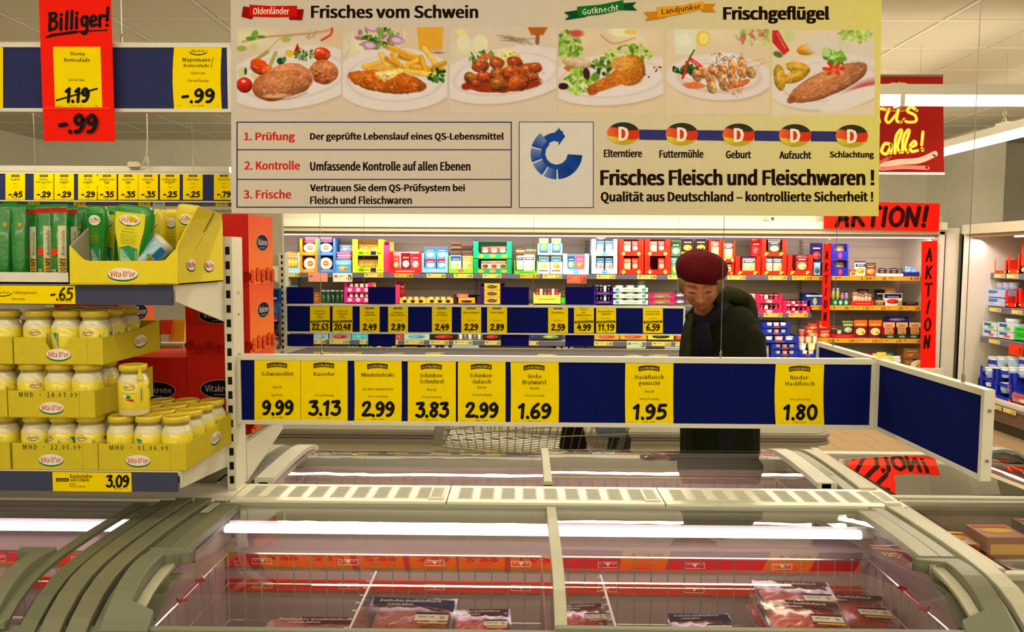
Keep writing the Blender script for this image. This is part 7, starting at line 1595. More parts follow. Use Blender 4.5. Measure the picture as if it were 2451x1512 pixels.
# dark red hanging poster
YD = 5.4
GLD = alb((236, 196, 60)); 
def dpost(p):
    p.ell(2150, 232, 52, 36, (0.55, 0.30, 0.05)); p.ell(2150, 236, 46, 30, (0.35, 0.05, 0.01))
    p.ell(2146, 196, 3, 2, BLK)
    for col, w in (((0.75, 0.4, 0.02), 9), (GLD, 6)):
        for st in ([(2105, 292), (2099, 262), (2118, 262)], [(2128, 262), (2120, 284), (2128, 293), (2146, 272)], [(2150, 262), (2146, 288), (2156, 292)], [(2194, 264), (2180, 256), (2172, 266), (2190, 276), (2192, 290), (2172, 292), (2164, 286)]): p.line(st, w, col, taper=.2)
        for st in ([(2132, 346), (2118, 344), (2110, 362), (2122, 368), (2134, 348), (2132, 366)], [(2142, 366), (2144, 330), (2154, 312), (2158, 316), (2148, 350), (2154, 364)], [(2160, 364), (2162, 330), (2172, 312), (2176, 316), (2166, 350), (2172, 364)], [(2178, 352), (2192, 346), (2188, 338), (2178, 350), (2182, 362), (2196, 360)], [(2209, 316), (2206, 346)], [(2207, 356), (2208, 359)], [(2080, 346), (2070, 350), (2074, 366), (2088, 352)]): p.line(st, w, col, taper=.1)
    p.line([(2100, 398), (2150, 388), (2200, 384), (2238, 368)], 14, (0.75, 0.40, 0.34)); p.line([(2110, 404), (2160, 400), (2220, 402)], 10, (0.55, 0.16, 0.13)); p.line([(2000, 380), (2080, 396), (2130, 376)], 8, (0.45, 0.08, 0.06))
t = poster('hanging_poster', 'dark red hanging poster with gold script behind the bright tube row', [(1990, 180), (2257, 181), (2260, 415), (1990, 416)], YD, (0.24, 0.008, 0.006), dpost)
m = MB(); a, b = at(1990, 419, YD), at(2260, 415, YD); m.box(a.x, YD - .006, b.z - .008, b.x, YD + .008, b.z + .006, (0.7, 0.68, 0.62)); m.build('bottom_bar', ALU, t); m = MB(); a, b = at(1990, 181, YD), at(2257, 181, YD); m.box(a.x, YD - .006, b.z - .008, b.x, YD + .008, b.z + .006, (0.3, 0.2, 0.12)); 
for x in (a.x + .1, b.x - .15): m.tube([(x, YD, b.z), (x, YD, ZC)], .0012, (0.4, 0.4, 0.35), 4)
m.build('hanging_bar', ALU, t)
# security camera on the cabinet top, socket box and cable on the far left
t = thing('security_camera', 'small white bullet camera on top of the wall cabinet', 'camera'); c = at(1849, 523, 8.12)
m = MB(); m.lathe([(0, 0), (.029, 0), (.031, .01), (.028, .13), (0, .14)], (0, 0, 0), (0.78, 0.75, 0.68), 16); m.v = [(c.x + x - z * .35, 8.12 + z, c.z + y) for x, y, z in m.v]; m.build('housing', GLOSS, t, smooth=True)
m = MB(); m.lathe([(0, 0), (.016, 0), (.017, .006), (0, .007)], (0, 0, 0), (0.06, 0.02, 0.015), 14); m.v = [(c.x + x, 8.117 + z, c.z + y) for x, y, z in m.v]; m.build('lens', GLOSS, t); m = MB(); m.box(c.x - .05, 8.2, zc(512), c.x - .03, 8.22, c.z, (0.6, 0.58, 0.5)); m.build('mount', PAINT, t)
t = thing('junction_box', 'cream cable junction box hanging above the soup price cards', 'cable box'); Yc = 5.9
m = MB(); pbox(m, 305, 387, 330, 400, Yc, .03, (0.45, 0.38, 0.25)); m.build('box', PAINT, t, bevel=.004)
m = MB(); f = lambda x, y: tuple(at(x, y, Yc)); pt_ = [f(352, 272), f(353, 330), f(351, 372), f(352, 392)]; q0 = at(352, 150, Yc); m.tube([(q0.x, Yc, ZC), pt_[0], pt_[1], pt_[2], pt_[3]], .004, (0.5, 0.45, 0.33), 6); m.tube([f(349, 374), f(343, 392), f(333, 398)], .004, (0.5, 0.45, 0.33), 6); m.tube([f(354, 374), f(357, 392), f(352, 402)], .0045, (0.5, 0.45, 0.33), 6); m.build('cable', PAINT, t)
m = MB(); a, b = at(-420, 412, YB + .2), at(560, 402, YB + .2); m.box(a.x, YB + .1, a.z, b.x, YB + .4, b.z, (0.55, 0.52, 0.44)); o = m.build('top_cap', PAINT); tag(o, 'grey cap board running above the soup price cards', 'shelf')
# ================================================================ second gondola behind the orange cartons
t = thing('shelving_unit', 'cream slotted shelving at the far board, behind the orange cartons', 'shelf')
a = at(668, 700, YB); b = at(683, 700, YB); post(t, a.x, b.x, YB, YB + .09, .9, at(675, 605, YB).z)
for ys, q in ((636, 'u'), (826, 'l')):
    z = at(668, ys, YB).z; m = MB(); m.prism([(a.x, YB - .37, z), (a.x, YB, z), (a.x, YB, z - .13), (a.x, YB - .37, z - .05)], (.004, 0, 0), CREAM); m.build('bracket', PAINT, t)
    m = MB(); m.box(-3.6, YB - .37, z - .02, a.x, YB, z, CREAM); m.build('shelf_board', PAINT, t)
z = at(690, 845, YB).z; m = MB(); m.prism([(b.x, YB - .05, z), (b.x + .17, YB - .05, at(690, 829, YB).z), (b.x, YB - .05, at(690, 829, YB).z)], (0, .005, 0), CREAM); m.build('bracket', PAINT, t)
m = MB(); m.box(-3.6, YB + .1, .9, a.x, YB + .14, at(675, 500, YB).z, (0.5, 0.46, 0.36)); m.build('back_panel', PAINT, t)
for k, (x0, y0, x1, y1, cl, lb) in enumerate(((640, 690, 668, 755, ['#147', '#036', '#47a'], 'deep blue pack glimpsed past the orange cartons'), (645, 755, 667, 775, ['#111', '#c22', '#222'], 'black and red pack glimpsed past the orange cartons'), (652, 795, 669, 815, ['#643', '#422', '#cb8'], 'row of brown sticks glimpsed past the orange cartons'))):
    pack(x0, y0, x1, y1 + 20, cl, lb, 'goods past the orange cartons', form='box', Y=YB - .1, d=.06)
# second row of chest freezers under the far board
FZ2 = 0.83
t = thing('chest_freezer', 'white far chest freezer with a ribbed grey bumper rail', 'freezer'); xa, xb = -4.0, at(1990, 1045, 4.87).x
zt2, zm2, zl2 = at(1400, 1030, 4.87).z, at(1400, 1036, 4.87).z, at(1400, 1063, 4.87).z
rr = .10
def rrect(x0, x1, y0, y1, r, n=6):
    P_ = []
    for cx_, cy_, a0 in ((x1 - r, y0 + r, -PI / 2), (x1 - r, y1 - r, 0), (x0 + r, y1 - r, PI / 2), (x0 + r, y0 + r, PI)):
        for k in range(n + 1): a_ = a0 + PI / 2 * k / n; P_.append((cx_ + r * math.cos(a_), cy_ + r * math.sin(a_)))
    return P_
def slab(name, off, z0, z1, col, mat=PAINT, par=None):
    m = MB(); P_ = rrect(xa - off, xb + off, 4.90 - off, 6.76 + off, rr + off); m.prism([(x, y, z0) for x, y in P_], (0, 0, z1 - z0), col); return m.build(name, mat, par or t)
slab('lower_body', -.03, .10, zl2, (0.72, 0.69, 0.56)); slab('plinth', -.08, 0, .10, (0.1, 0.1, 0.1))
h3 = (zm2 - zl2) / 3
for k in range(3): slab('bumper_rib', .03 - .012 * (k % 2), zl2 + h3 * k + .002, zl2 + h3 * (k + 1) - .002, (0.27, 0.24, 0.19), PLAST)
slab('upper_body', -.01, zm2, FZ2 - .02, (0.74, 0.71, 0.58)); slab('rim', .0, FZ2 - .02, FZ2, (0.5, 0.5, 0.42))
m = MB(); m.box(xa + .1, 5.72, FZ2, xb - .1, 5.94, FZ2 + .03, (0.72, 0.69, 0.56)); m.build('centre_strip', PAINT, t)
m = MB(); m.box(xa + .1, 5.0, FZ2 + .004, xb - .1, 5.7, FZ2 + .008, (.9, .9, .9)); m.build('glass_lid', GLASS, t); m = MB(); m.box(xa + .1, 5.96, FZ2 + .004, xb - .1, 6.66, FZ2 + .008, (.9, .9, .9)); m.build('glass_lid', GLASS, t)
t2 = thing('leaflet_stack', 'grey stack of leaflets lying on the far freezer strip', 'paper'); 
for k in range(4):
    a = at(868 + k * 9, 850, 5.7); m = MB(); m.mesh([(a.x, 5.72, FZ2 + .032 + k * .006), (a.x + .13, 5.72, FZ2 + .032 + k * .006), (a.x + .2, 5.92, FZ2 + .034 + k * .006), (a.x + .07, 5.92, FZ2 + .034 + k * .006)], [(0, 1, 2, 3)], (0.35, 0.3, 0.25)); m.prism([m.v[0], m.v[1], m.v[2], m.v[3]], (0, 0, .004), (0.35, 0.3, 0.25)); m.build('leaflet', PAPER, t2)
# ================================================================ side wall cabinet on the right
XS = 4.45
m = MB(); m.box(XR + .07, 8.17, 0, XS - .012, 8.25, 1.93, (0.72, 0.68, 0.56)); o_ = m.build('filler_panel', PAINT); tag(o_, 'cream filler panel in the corner between the two wall cabinets', 'panel')
t = thing('wall_cabinet', 'open cream wall cabinet on the side wall, lit pink inside', 'cabinet')
zT, zU = atx(2451, 513, XS).z, atx(2451, 541, XS).z; zT = 1.96; zU = 1.865
y0_, y1_ = 3.6, 8.15
def sb(name, x0, y0, z0, x1, y1, z1, col, mat=PAINT, b=.003): m = MB(); m.box(x0, y0, z0, x1, y1, z1, col); return m.build(name, mat, t, bevel=b)
sb('top_fascia', XS, y0_, zU, XS + .9, y1_, zT, (0.76, 0.72, 0.60)); sb('fascia_lip', XS + .05, y0_, zU - .03, XS + .14, y1_ - .06, zU, (0.42, 0.33, 0.22))
m = MB(); m.box(XS + .16, y0_ + .3, zU - .045, XS + .185, 7.55, zU - .03, (1, 1, 1)); m.build('pink_tube', CTUBE, t)
sb('end_wall', XS, y1_ - .045, .0, XS + .9, y1_, zU, (0.72, 0.66, 0.56)); sb('corner_post', XS - .0, y1_ - .05, 0, XS + .05, y1_ + .004, zU, (0.74, 0.70, 0.58)); sb('joint_strip', XS - .012, y1_ - .02, 0, XS - .001, y1_ + .002, zU, (0.04, 0.03, 0.025))
sb('back_panel', XS + .88, y0_, .2, XS + .93, y1_, zU, (0.66, 0.60, 0.52)); sb('near_end_wall', XS, y0_ - .04, 0, XS + .9, y0_, zU, (0.72, 0.66, 0.56))
sb('base_front', XS, y0_, .10, XS + .04, y1_ - .05, .235, (0.14, 0.08, 0.045)); sb('kick_plate', XS + .04, y0_, 0, XS + .06, y1_ - .05, .1, (0.03, 0.025, 0.02)); sb('label_rail', XS - .01, y0_, .235, XS + .06, y1_ - .05, .265, (0.20, 0.20, 0.26)); sb('ribbed_lip', XS - .005, y0_, .265, XS + .07, y1_ - .05, .30, (0.68, 0.64, 0.55)); sb('deck', XS + .07, y0_, .26, XS + .88, y1_ - .05, .28, (0.5, 0.46, 0.38))
LV = [(2375, 653, 4.74, '1'), (2369, 733, 4.70, '2'), (2350, 805, 4.62, '3')]
SZ = {}
for px, py, X_, k in LV:
    ye = XS  # shelf starts where the pixel column meets the lip plane
    d = ray(px, py); yy = X_ * d.y / d.x; z = CAMP.z + d.z * (X_ / d.x); SZ[k] = (X_, yy, z)
    sb('shelf_board', X_, y0_, z - .02, XS + .88, yy, z, (0.62, 0.58, 0.5), b=0); sb('price_rail', X_ - .012, y0_, z - .055, X_, yy, z + .002, (0.16, 0.16, 0.24), PAPER, 0)
def sidelabel(px0, px1, k, col, s_, lb, dz=0.0, hh=.038):
    X_, yy, z = SZ[k] if k in SZ else (XS - .005, 0, .262); o = thing('shelf_label', lb, 'price label', 'labels of the side cabinet'); ya = (X_ - .013) * ray(px0, 700).y / ray(px0, 700).x; yb2 = (X_ - .013) * ray(px1, 700).y / ray(px1, 700).x
    m = MB(); m.box(X_ - .016, yb2, z - .008 - hh - dz, X_ - .013, ya, z - .008 - dz, col); m.build('card', PAPER, o)
    p = Print(plane_map((X_ - .0162, ya, z - .008 - dz), (0, -1, 0), (0, 0, -1), (-1, 0, 0)), eps=.0003); w = ya - yb2; p.text(s_, w * .6, hh * .2, w * .95, hh * .8, (0.08, 0.05, 0.02), .02); p.build('lettering', PAPER, o)
sidelabel(2378, 2403, '1', LY, '-.89', 'yellow label under the empty red carton on the side cabinet'); sidelabel(2408, 2436, '1', LY, '-.99', 'second yellow label under the red cartons on the side cabinet')
sidelabel(2370, 2398, '2', LY, '1.29', 'yellow label under the lilac boxes'); sidelabel(2424, 2451, '2', LY, '2.9', 'yellow label under the red window carton'); sidelabel(2373, 2400, '3', LY, '-.9', 'yellow label under the white yoghurt six-packs'); sidelabel(2422, 2456, '3', (0.9, 0.05, 0.01), '-.95', 'red hanging label under the green cartons', .01, .10)
sidelabel(2381, 2412, 'b', LY, '1.19', 'yellow label low on the side cabinet base'); sidelabel(2416, 2447, 'b', LY, '1.29', 'second yellow label low on the side cabinet base')
def sbox(px0, px1, py0, py1, X_, d, cols, lb, grp='goods in the side cabinet', form='box', nm='food_pack', cat='pack'):
    """upright pack facing the aisle in the side cabinet"""
    t3 = thing(nm, lb, cat, grp); c = [hx(k) for k in cols]; da, db = ray(px0, py1), ray(px1, py1); ya, yb2 = X_ * da.y / da.x, X_ * db.y / db.x; pxm = (px0 + px1) / 2; z0, z1 = atx(pxm, py1, X_).z, atx(pxm, py0, X_).z
    m = MB()
    if form == 'cup':
        r = (ya - yb2) / 2; m.lathe([(0, 0), (r * .8, 0), (r * .97, (z1 - z0) * .9)], (X_ + r, (ya + yb2) / 2, z0), c[0], 14); m.build('cup', GLOSS, t3, smooth=True); m = MB(); m.lathe([(r, (z1 - z0) * .88), (r * 1.04, (z1 - z0) * .95), (r * .9, z1 - z0), (0, z1 - z0)], (X_ + r, (ya + yb2) / 2, z0), c[1], 14); m.build('lid', GLOSS, t3, smooth=True)
        m = MB(); a_ = [PI * .75 + k * PI / 12 for k in range(9)]; m.mesh([(X_ + r + r * .93 * math.cos(q), (ya + yb2) / 2 + r * .93 * math.sin(q), z0 + (z1 - z0) * f) for f in (.3, .7) for q in a_], [(k, k + 1, 10 + k, 9 + k) for k in range(8)], c[2]); m.build('label', PAPER, t3)
    elif form == 'frame':   # open window carton
        w = (ya - yb2)
        m.box(X_, yb2, z0, X_ + .005, ya, z0 + (z1 - z0) * .22, c[0]); m.box(X_, yb2, z0, X_ + .005, yb2 + w * .16, z1, c[0]); m.box(X_, ya - w * .16, z0, X_ + .005, ya, z1, c[0]); m.box(X_ + d - .004, yb2, z0, X_ + d, ya, z1, c[1]); m.box(X_, yb2, z0, X_ + d, yb2 + .004, z1, c[0]); m.box(X_, ya - .004, z0, X_ + d, ya, z0 + (z1 - z0) * .6, c[0]); m.build('carton', CARD, t3)
        p = Print(plane_map((X_, ya, z1), (0, -1, 0), (0, 0, -1), (-1, 0, 0)), eps=.0004); H_ = z1 - z0
        for u in (.12, .88): p.ell(w * u, H_ * .88, w * .07, H_ * .07, c[2])
        p.build('print', PAPER, t3)
    else:
        m.box(X_, yb2, z0, X_ + d, ya, z1, c[0]); m.build('carton', GLOSS, t3, bevel=.001); p = Print(plane_map((X_, ya, z1), (0, -1, 0), (0, 0, -1), (-1, 0, 0)), eps=.0005); w, H_ = ya - yb2, z1 - z0; p.rect(w * .1, H_ * .12, w * .6, H_ * .5, c[1]); p.ell(w * .6, H_ * .66, w * .22, H_ * .2, c[2]); p.build('print', PAPER, t3)
sbox(2375, 2410, 622, 654, 4.77, .2, ['#f31', '#c99', '#fb4'], 'open red carton, nearly empty, on the top side shelf', form='frame', nm='display_carton', cat='box'); sbox(2411, 2440, 608, 655, 4.77, .2, ['#f31', '#c99', '#fb4'], 'tall open red carton on the top side shelf', form='frame', nm='display_carton', cat='box'); sbox(2442, 2490, 575, 655, 4.77, .2, ['#f31', '#c99', '#fb4'], 'red carton cut by the picture edge on the top side shelf', form='frame', nm='display_carton', cat='box')
for k, (y0, y1) in enumerate(((693, 711), (713, 732))): sbox(2362, 2404, y0, y1, 4.72, .2, ['#bbd', '#57a', '#ccd'], f'{["upper", "lower"][k]} lilac box on the second side shelf', 'lilac boxes')
for k in range(3): sbox(2379 + k * 15, 2393 + k * 15, 675, 693, 4.78, .06, ['#dcd', '#ecd', '#bbc'], f'pinkish cup {ORD[k]} standing on the lilac boxes', 'pinkish cups', 'cup', 'yoghurt_cup', 'cup')
sbox(2406, 2434, 694, 734, 4.72, .2, ['#f21', '#685', '#fb4'], 'red window carton with a green pack on the second side shelf', form='frame', nm='display_carton', cat='box'); sbox(2436, 2475, 690, 736, 4.72, .2, ['#f21', '#812', '#fb4'], 'red window carton cut by the picture edge', form='frame', nm='display_carton', cat='box')
for k, (x0, x1, y0, y1) in enumerate(((2352, 2385, 771, 788), (2352, 2385, 789, 805), (2388, 2425, 773, 793), (2388, 2425, 794, 810))): sbox(x0, x1, y0, y1, 4.64, .12, ['#dde', '#36b', '#e64' if k % 2 else '#7b4'], f'white and blue yoghurt six-pack, {["upper by the wall", "lower by the wall", "upper next", "lower next"][k]}', 'yoghurt six-packs')
sbox(2397, 2420, 762, 773, 4.68, .08, ['#eee', '#fff', '#dcc'], 'white cup on the yoghurt six-packs', form='cup', nm='yoghurt_cup', cat='cup')
for k, (y0, y1) in enumerate(((785, 799), (800, 815))): sbox(2428, 2475, y0, y1, 4.64, .14, ['#2c3', '#1a2', '#3d4'], f'{["upper", "lower"][k]} bright green carton on the third side shelf', 'bright green cartons')
# big quark tubs in blue trays on the deck
for j, (x0, x1, y0, y1, lb) in enumerate(((2286, 2318, 886, 925, 'dark carton of small pots at the far end of the side cabinet deck'), (2318, 2344, 900, 940, 'dark carton next to the blue tub trays'))): sbox(x0, x1, y0, y1, 4.60, .2, ['#213', '#425', '#b33'], lb, form='frame', nm='display_carton', cat='box')
for j, (x0, x1, y0, y1, lb) in enumerate(((2344, 2376, 905, 945, 'first low'), (2377, 2422, 915, 958, 'second low'), (2345, 2380, 878, 912, 'first upper'), (2381, 2420, 888, 925, 'second upper'), (2423, 2470, 900, 950, 'last'))): sbox(x0, x1, y0, y1, 4.56 - .02 * (j < 2), .2, ['#23a', '#124', '#f53'], f'blue tray of quark tubs in the side cabinet, {lb}', 'blue tub trays', 'frame', 'display_carton', 'box')
k = 0
for row, (y0, y1, xs, X_) in enumerate(((852, 878, ((2355, 2376), (2378, 2396), (2399, 2424), (2427, 2452)), 4.62), (878, 903, ((2350, 2367), (2368, 2384), (2387, 2404), (2406, 2424), (2428, 2448)), 4.58), (915, 940, ((2350, 2370), (2386, 2404), (2405, 2420)), 4.565))):
    for x0, x1 in xs: sbox(x0, x1, y0, y1, X_, .1, ['#dde', '#fff', '#24a' if k % 3 == 0 else '#abd'], f'white quark tub {ORD[xs.index((x0, x1))]} in the {["top", "middle", "bottom"][row]} row of the side cabinet heap', 'white quark tubs', 'cup', 'quark_tub', 'tub'); k += 1
sbox(2421, 2470, 945, 966, 4.54, .1, ['#c65', '#b54', '#eba'], 'coral box on the edge of the side cabinet deck')
t = thing('security_camera', 'tiny white dome camera under the side cabinet canopy', 'camera'); c = atx(2365, 571, XS + .25); m = MB(); m.lathe([(0, 0), (.022, .004), (.03, .02), (.032, .035), (0, .036)], (c.x, c.y, zU - .035), (0.7, 0.66, 0.62), 16); m.build('dome', GLOSS, t, smooth=True)
t = thing('wall_plate', 'tiny brown plate on the side cabinet fascia', 'plate'); a = atx(2281, 547, XS - .002); m = MB(); m.box(a.x - .003, a.y - .03, a.z - .008, a.x, a.y + .03, a.z + .008, (0.2, 0.06, 0.03)); m.build('plate', PAINT, t)
# ================================================================ end freezer set across the row
t = thing('chest_freezer', 'end freezer with a curved glass side, mirroring the red AKTION sign', 'freezer')
EX = 1.25; ex0, ex1 = FXB + .012, EX + .80; ey0, ey1 = 1.875, 3.10
def ebox(name, a, b, c, d, e, f, col, mat=PAINT, bev=.003): m = MB(); m.box(a, b, c, d, e, f, col); return m.build(name, mat, t, bevel=bev)
ebox('cabinet_body', ex0, ey0, .1, ex1 + .01, ey0 + .03, .78, (0.22, 0.25, 0.19)); ebox('rear_wall', ex0, ey1 - .03, .1, ex1 + .01, ey1, .80, (0.36, 0.30, 0.22)); ebox('side_wall', ex1 - .02, ey0, .1, ex1 + .01, ey1, .74, (0.74, 0.70, 0.58)); ebox('bottom', ex0, ey0, .06, ex1, ey1, .14, (0.3, 0.26, 0.2))
ebox('front_rail', ex0, ey0 - .012, .835, ex1 - .28, ey0 + .016, .853, (0.45, 0.43, 0.33)); ebox('front_rail_base', ex0, ey0 - .004, .78, ex1 - .28, ey0 + .02, .835, (0.26, 0.28, 0.20))
ebox('ledge_profile', ex0, 2.405, .842, ex1 - .28, 2.425, .862, (0.42, 0.41, 0.31)); ebox('ledge_profile', ex0, 2.425, .836, ex1 - .28, 2.455, .868, (0.42, 0.40, 0.30)); ebox('ledge_profile', ex0, 2.385, .826, ex1 - .28, 2.405, .845, (0.16, 0.15, 0.1)); ebox('ledge_divider', ex0, 2.39, .16, ex1 - .05, 2.45, .83, (0.30, 0.24, 0.18))
ebox('far_rail', ex0, 3.03, .838, ex1 - .28, 3.055, .856, (0.66, 0.64, 0.54)); ebox('far_rail', ex0, 3.06, .828, ex1 - .28, 3.10, .850, (0.40, 0.40, 0.32)); ebox('inner_side_rail', ex0, ey0, .80, ex0 + .03, ey1, .862, (0.42, 0.40, 0.30))
for ya, yb3 in ((ey0, ey0 + .03), (3.05, 3.10)):
    m = MB(); strip_along(m, ya, yb3, EX, 1, .50, .80, .006, .04, (0.30, 0.31, 0.24), axis='x'); m.build('curved_rail', PLAST, t, bevel=.002)
    m = MB(); strip_along(m, ya + .004, ya + .016, EX, 1, .50, .80, .010, .02, (0.35, 0.02, 0.03), axis='x'); m.build('red_seal', PLAST, t)
m = MB()
for k in range(13):
    d_ = .52 + .18 * k / 12; z = prof_z(d_) + .012 + .018 * math.sin(PI * k / 12)
    m.v += [(EX + d_, 3.01, z - .012), (EX + d_, 3.05, z - .012), (EX + d_, 3.05, z), (EX + d_, 3.01, z)]
for k in range(12):
    for j in range(4): m.f.append((k * 4 + j, k * 4 + (j + 1) % 4, k * 4 + 4 + (j + 1) % 4, k * 4 + 4 + j)); m.c.append((0.26, 0.30, 0.24))
m.build('grip_handle', PLAST, t)
for ya, yb3 in ((1.895, 2.39), (2.46, 3.03)):
    m = MB(); sheet(m, ya, yb3, EX, 1, -.06, .78, .006, (.9, .9, .9), axis='x'); m.v = [(x, y, z + ((2.62 - y) * .029 if ya > 2.4 else 0)) for x, y, z in m.v]; m.build('glass_lid', GLASS2 if ya > 2.4 else GLASS, t, smooth=True)
# goods in the end freezer
for side, (ya, yb3) in (('near', (1.93, 2.36)), ('far', (2.50, 3.0))):
    basket(f'white wire basket in the {side} half of the end freezer', ex0 + .04, ex1 - .12, 1, y0=0, grp='wire baskets in the end freezer', d0=ya, d1=yb3, top=.70)
FCOL = [('#a53', '#fb4', '#f63'), ('#213', '#e43', '#f62'), ('#b62', '#fc5', '#c41'), ('#876', '#565', '#bb9'), ('#a41', '#f93', '#fd6')]
k = 0
for iy in range(3):
    for ix in range(5):
        x = ex0 + .105 + ix * .135; y = 1.975 + iy * .145; z0_ = .50; hgt = .205 + .02 * ((ix * 7 + iy * 3) % 3) + .048 * iy; c = [hx(q) for q in FCOL[(ix + iy * 2) % 5]]
        t3 = thing('frozen_food_box', f'{["brown and yellow", "dark purple with red oval", "orange and gold", "grey lettered", "rust and orange"][(ix + iy * 2) % 5]} box in the end freezer, {ORD[ix]} along the {["near", "middle", "inner"][iy]} row', 'box', 'frozen goods in the end freezer')
        m = MB(); m.box(-.06, -.055, 0, .06, .055, hgt, c[0]); o = m.build('carton', GLOSS, t3, bevel=.001)
        p = Print(plane_map((-.06, -.055, hgt), (1, 0, 0), (0, 0, -1), (0, -1, 0)), eps=.0004); p.rect(.01, .02, .11, .05, c[1]); p.ell(.06, .09, .04, .025, c[2]); p.build('front_print', PAPER, t3)
        p = Print(plane_map((-.06, -.055, hgt), (1, 0, 0), (0, 1, 0), (0, 0, 1)), eps=.0004); p.ell(.06, .055, .045, .02, c[1]); p.rect(.01, .085, .11, .10, c[2]); p.build('top_print', PAPER, t3)
        t3['_s'] = 1; t3.location = (x, y, z0_); t3.rotation_euler = (0, 0, PR.uniform(-.12, .12)); k += 1
# ================================================================ meat packs
def meat(cx_, cy_, z, rz, tilt, w, dpt, label, navy=False, tx_=0):
    t3 = thing('meat_pack', label, 'meat pack', 'packed meat in the near freezer baskets'); M = Matrix.Rotation(rz, 4, 'Z') @ Matrix.Rotation(tilt, 4, 'X'); hw, hd = w / 2, dpt / 2
    def add(m, name, mat, smooth=False): m.v = [tuple(M @ Vector(v)) for v in m.v]; return m.build(name, mat, t3, smooth=smooth)
    m = MB(); R1, R2 = rrect(-hw * .9, hw * .9, -hd * .88, hd * .88, .02, 4), rrect(-hw, hw, -hd, hd, .022, 4); n = len(R1)
    m.mesh([(x, y, 0) for x, y in R1] + [(x, y, .034) for x, y in R2], [tuple(range(n))[::-1]] + [(i, (i + 1) % n, n + (i + 1) % n, n + i) for i in range(n)], (0.62, 0.42, 0.42)); add(m, 'tray', GLOSS)
    m = MB(); nx, ny = 14, 10; vs = [((-1 + 2 * i / nx) * hw * .86, (-1 + 2 * j / ny) * hd * .84, .022 + .012 * (1 - (2 * i / nx - 1) ** 4) * (1 - (2 * j / ny - 1) ** 4) + PR.uniform(-.002, .002)) for j in range(ny + 1) for i in range(nx + 1)]
    m.mesh(vs, [(j * (nx + 1) + i, j * (nx + 1) + i + 1, (j + 1) * (nx + 1) + i + 1, (j + 1) * (nx + 1) + i) for j in range(ny) for i in range(nx)], (0.62, 0.05, 0.035) if not navy else (0.5, 0.09, 0.05)); add(m, 'meat', MEAT)
    m = MB(); nx, ny = 12, 8; vs = [((-1 + 2 * i / nx) * hw * 1.02, (-1 + 2 * j / ny) * hd * 1.02, .038 + .004 * math.cos((2 * i / nx - 1) * PI / 2) * math.cos((2 * j / ny - 1) * PI / 2) + .0015 * math.sin(i * 2.1 + j)) for j in range(ny + 1) for i in range(nx + 1)]
    m.mesh(vs, [(j * (nx + 1) + i, j * (nx + 1) + i + 1, (j + 1) * (nx + 1) + i + 1, (j + 1) * (nx + 1) + i) for j in range(ny) for i in range(nx)], (1, 1, 1)); add(m, 'film', FILM, True)
    f0 = lambda u, v, h: M @ Vector((-hw + u * w, hd - v * dpt, .0435 + h))
    p = Print(f0, eps=.0003)
    if navy:
        p.shape([(.02, .03), (.98, .10), (.98, .30), (.02, .26)][::-1], (0.02, 0.02, 0.07)); p.shape([(.55, .27), (.98, .3), (.98, .42)][::-1], (0.02, 0.02, 0.07))
    else: p.shape([(.30, .05), (.97, .05), (.97, .22), (.34, .24)][::-1], (0.07, 0.012, 0.02))
    p.text('Deutsches Qualitätsfleisch', .10, .09, .82, .19, (0.75, 0.62, 0.5), 0, .25); p.text('OLDENLÄNDER', .2, .22, .5, .29, (0.7, 0.6, 0.45), .0)
    p.rect(.56, .50, .94, .56, (0.03, 0.01, 0.01)); p.rect(.56, .56, .94, .74, (0.74, 0.68, 0.58)); p.text('400 g  1.80', .60, .61, .78, .67, BLK); p.ell(.87, .65, .03, .05, (0.4, 0.36, 0.3)); p.rect(.6, .78, .94, .83, (0.75, 0.42, 0.03), False)
    p.build('label', PAPER, t3); t3['_s'] = 1; t3.location = (cx_, cy_, z); return t3
def mp(px, py, z): v = atz(px, py, z); return v.x, v.y
ZM = .60
for (px, py, z, rz, ti, w, d_, lb, nv) in ((1905, 1456, .655, -.05, .10, .205, .15, 'topmost red mince pack of the pile beside the red arrow', False), (1900, 1480, .612, .03, .06, .205, .15, 'red mince pack directly under the topmost one', False), (1885, 1502, .570, -.02, .03, .205, .15, 'third red mince pack down in the pile', False),
    (1925, 1506, .648, -.10, .12, .20, .14, 'red mince pack slanting in front of the pile', False), (2035, 1488, .60, -.10, .08, .22, .16, 'red mince pack lying between the pile and the basket end', False), (985, 1500, .60, -.02, .16, .235, .15, 'dark blue topped meat pack beside the toothed divider', True),
    (1392, 1504, .60, .1, .1, .13, .11, 'small red pack just past the centre bar of the lids', False), (1150, 1520, .60, .05, .1, .16, .12, 'brown pack with a white barcode label beside the dark blue one', False), (1680, 1530, .58, .05, .1, .17, .12, 'dark pack at the bottom edge before the mince pile', True), (760, 1540, .54, 0, .05, .3, .14, 'dull pack lying deep in the basket at the mayonnaise side', False), (1990, 1530, .56, .1, .02, .2, .15, 'lowest mince pack behind the slanting one', False)):
    x, y = mp(px, py, z); y = min(max(y, 1.90), 2.20); meat(x, y, z, rz, ti, w, d_, lb, nv)
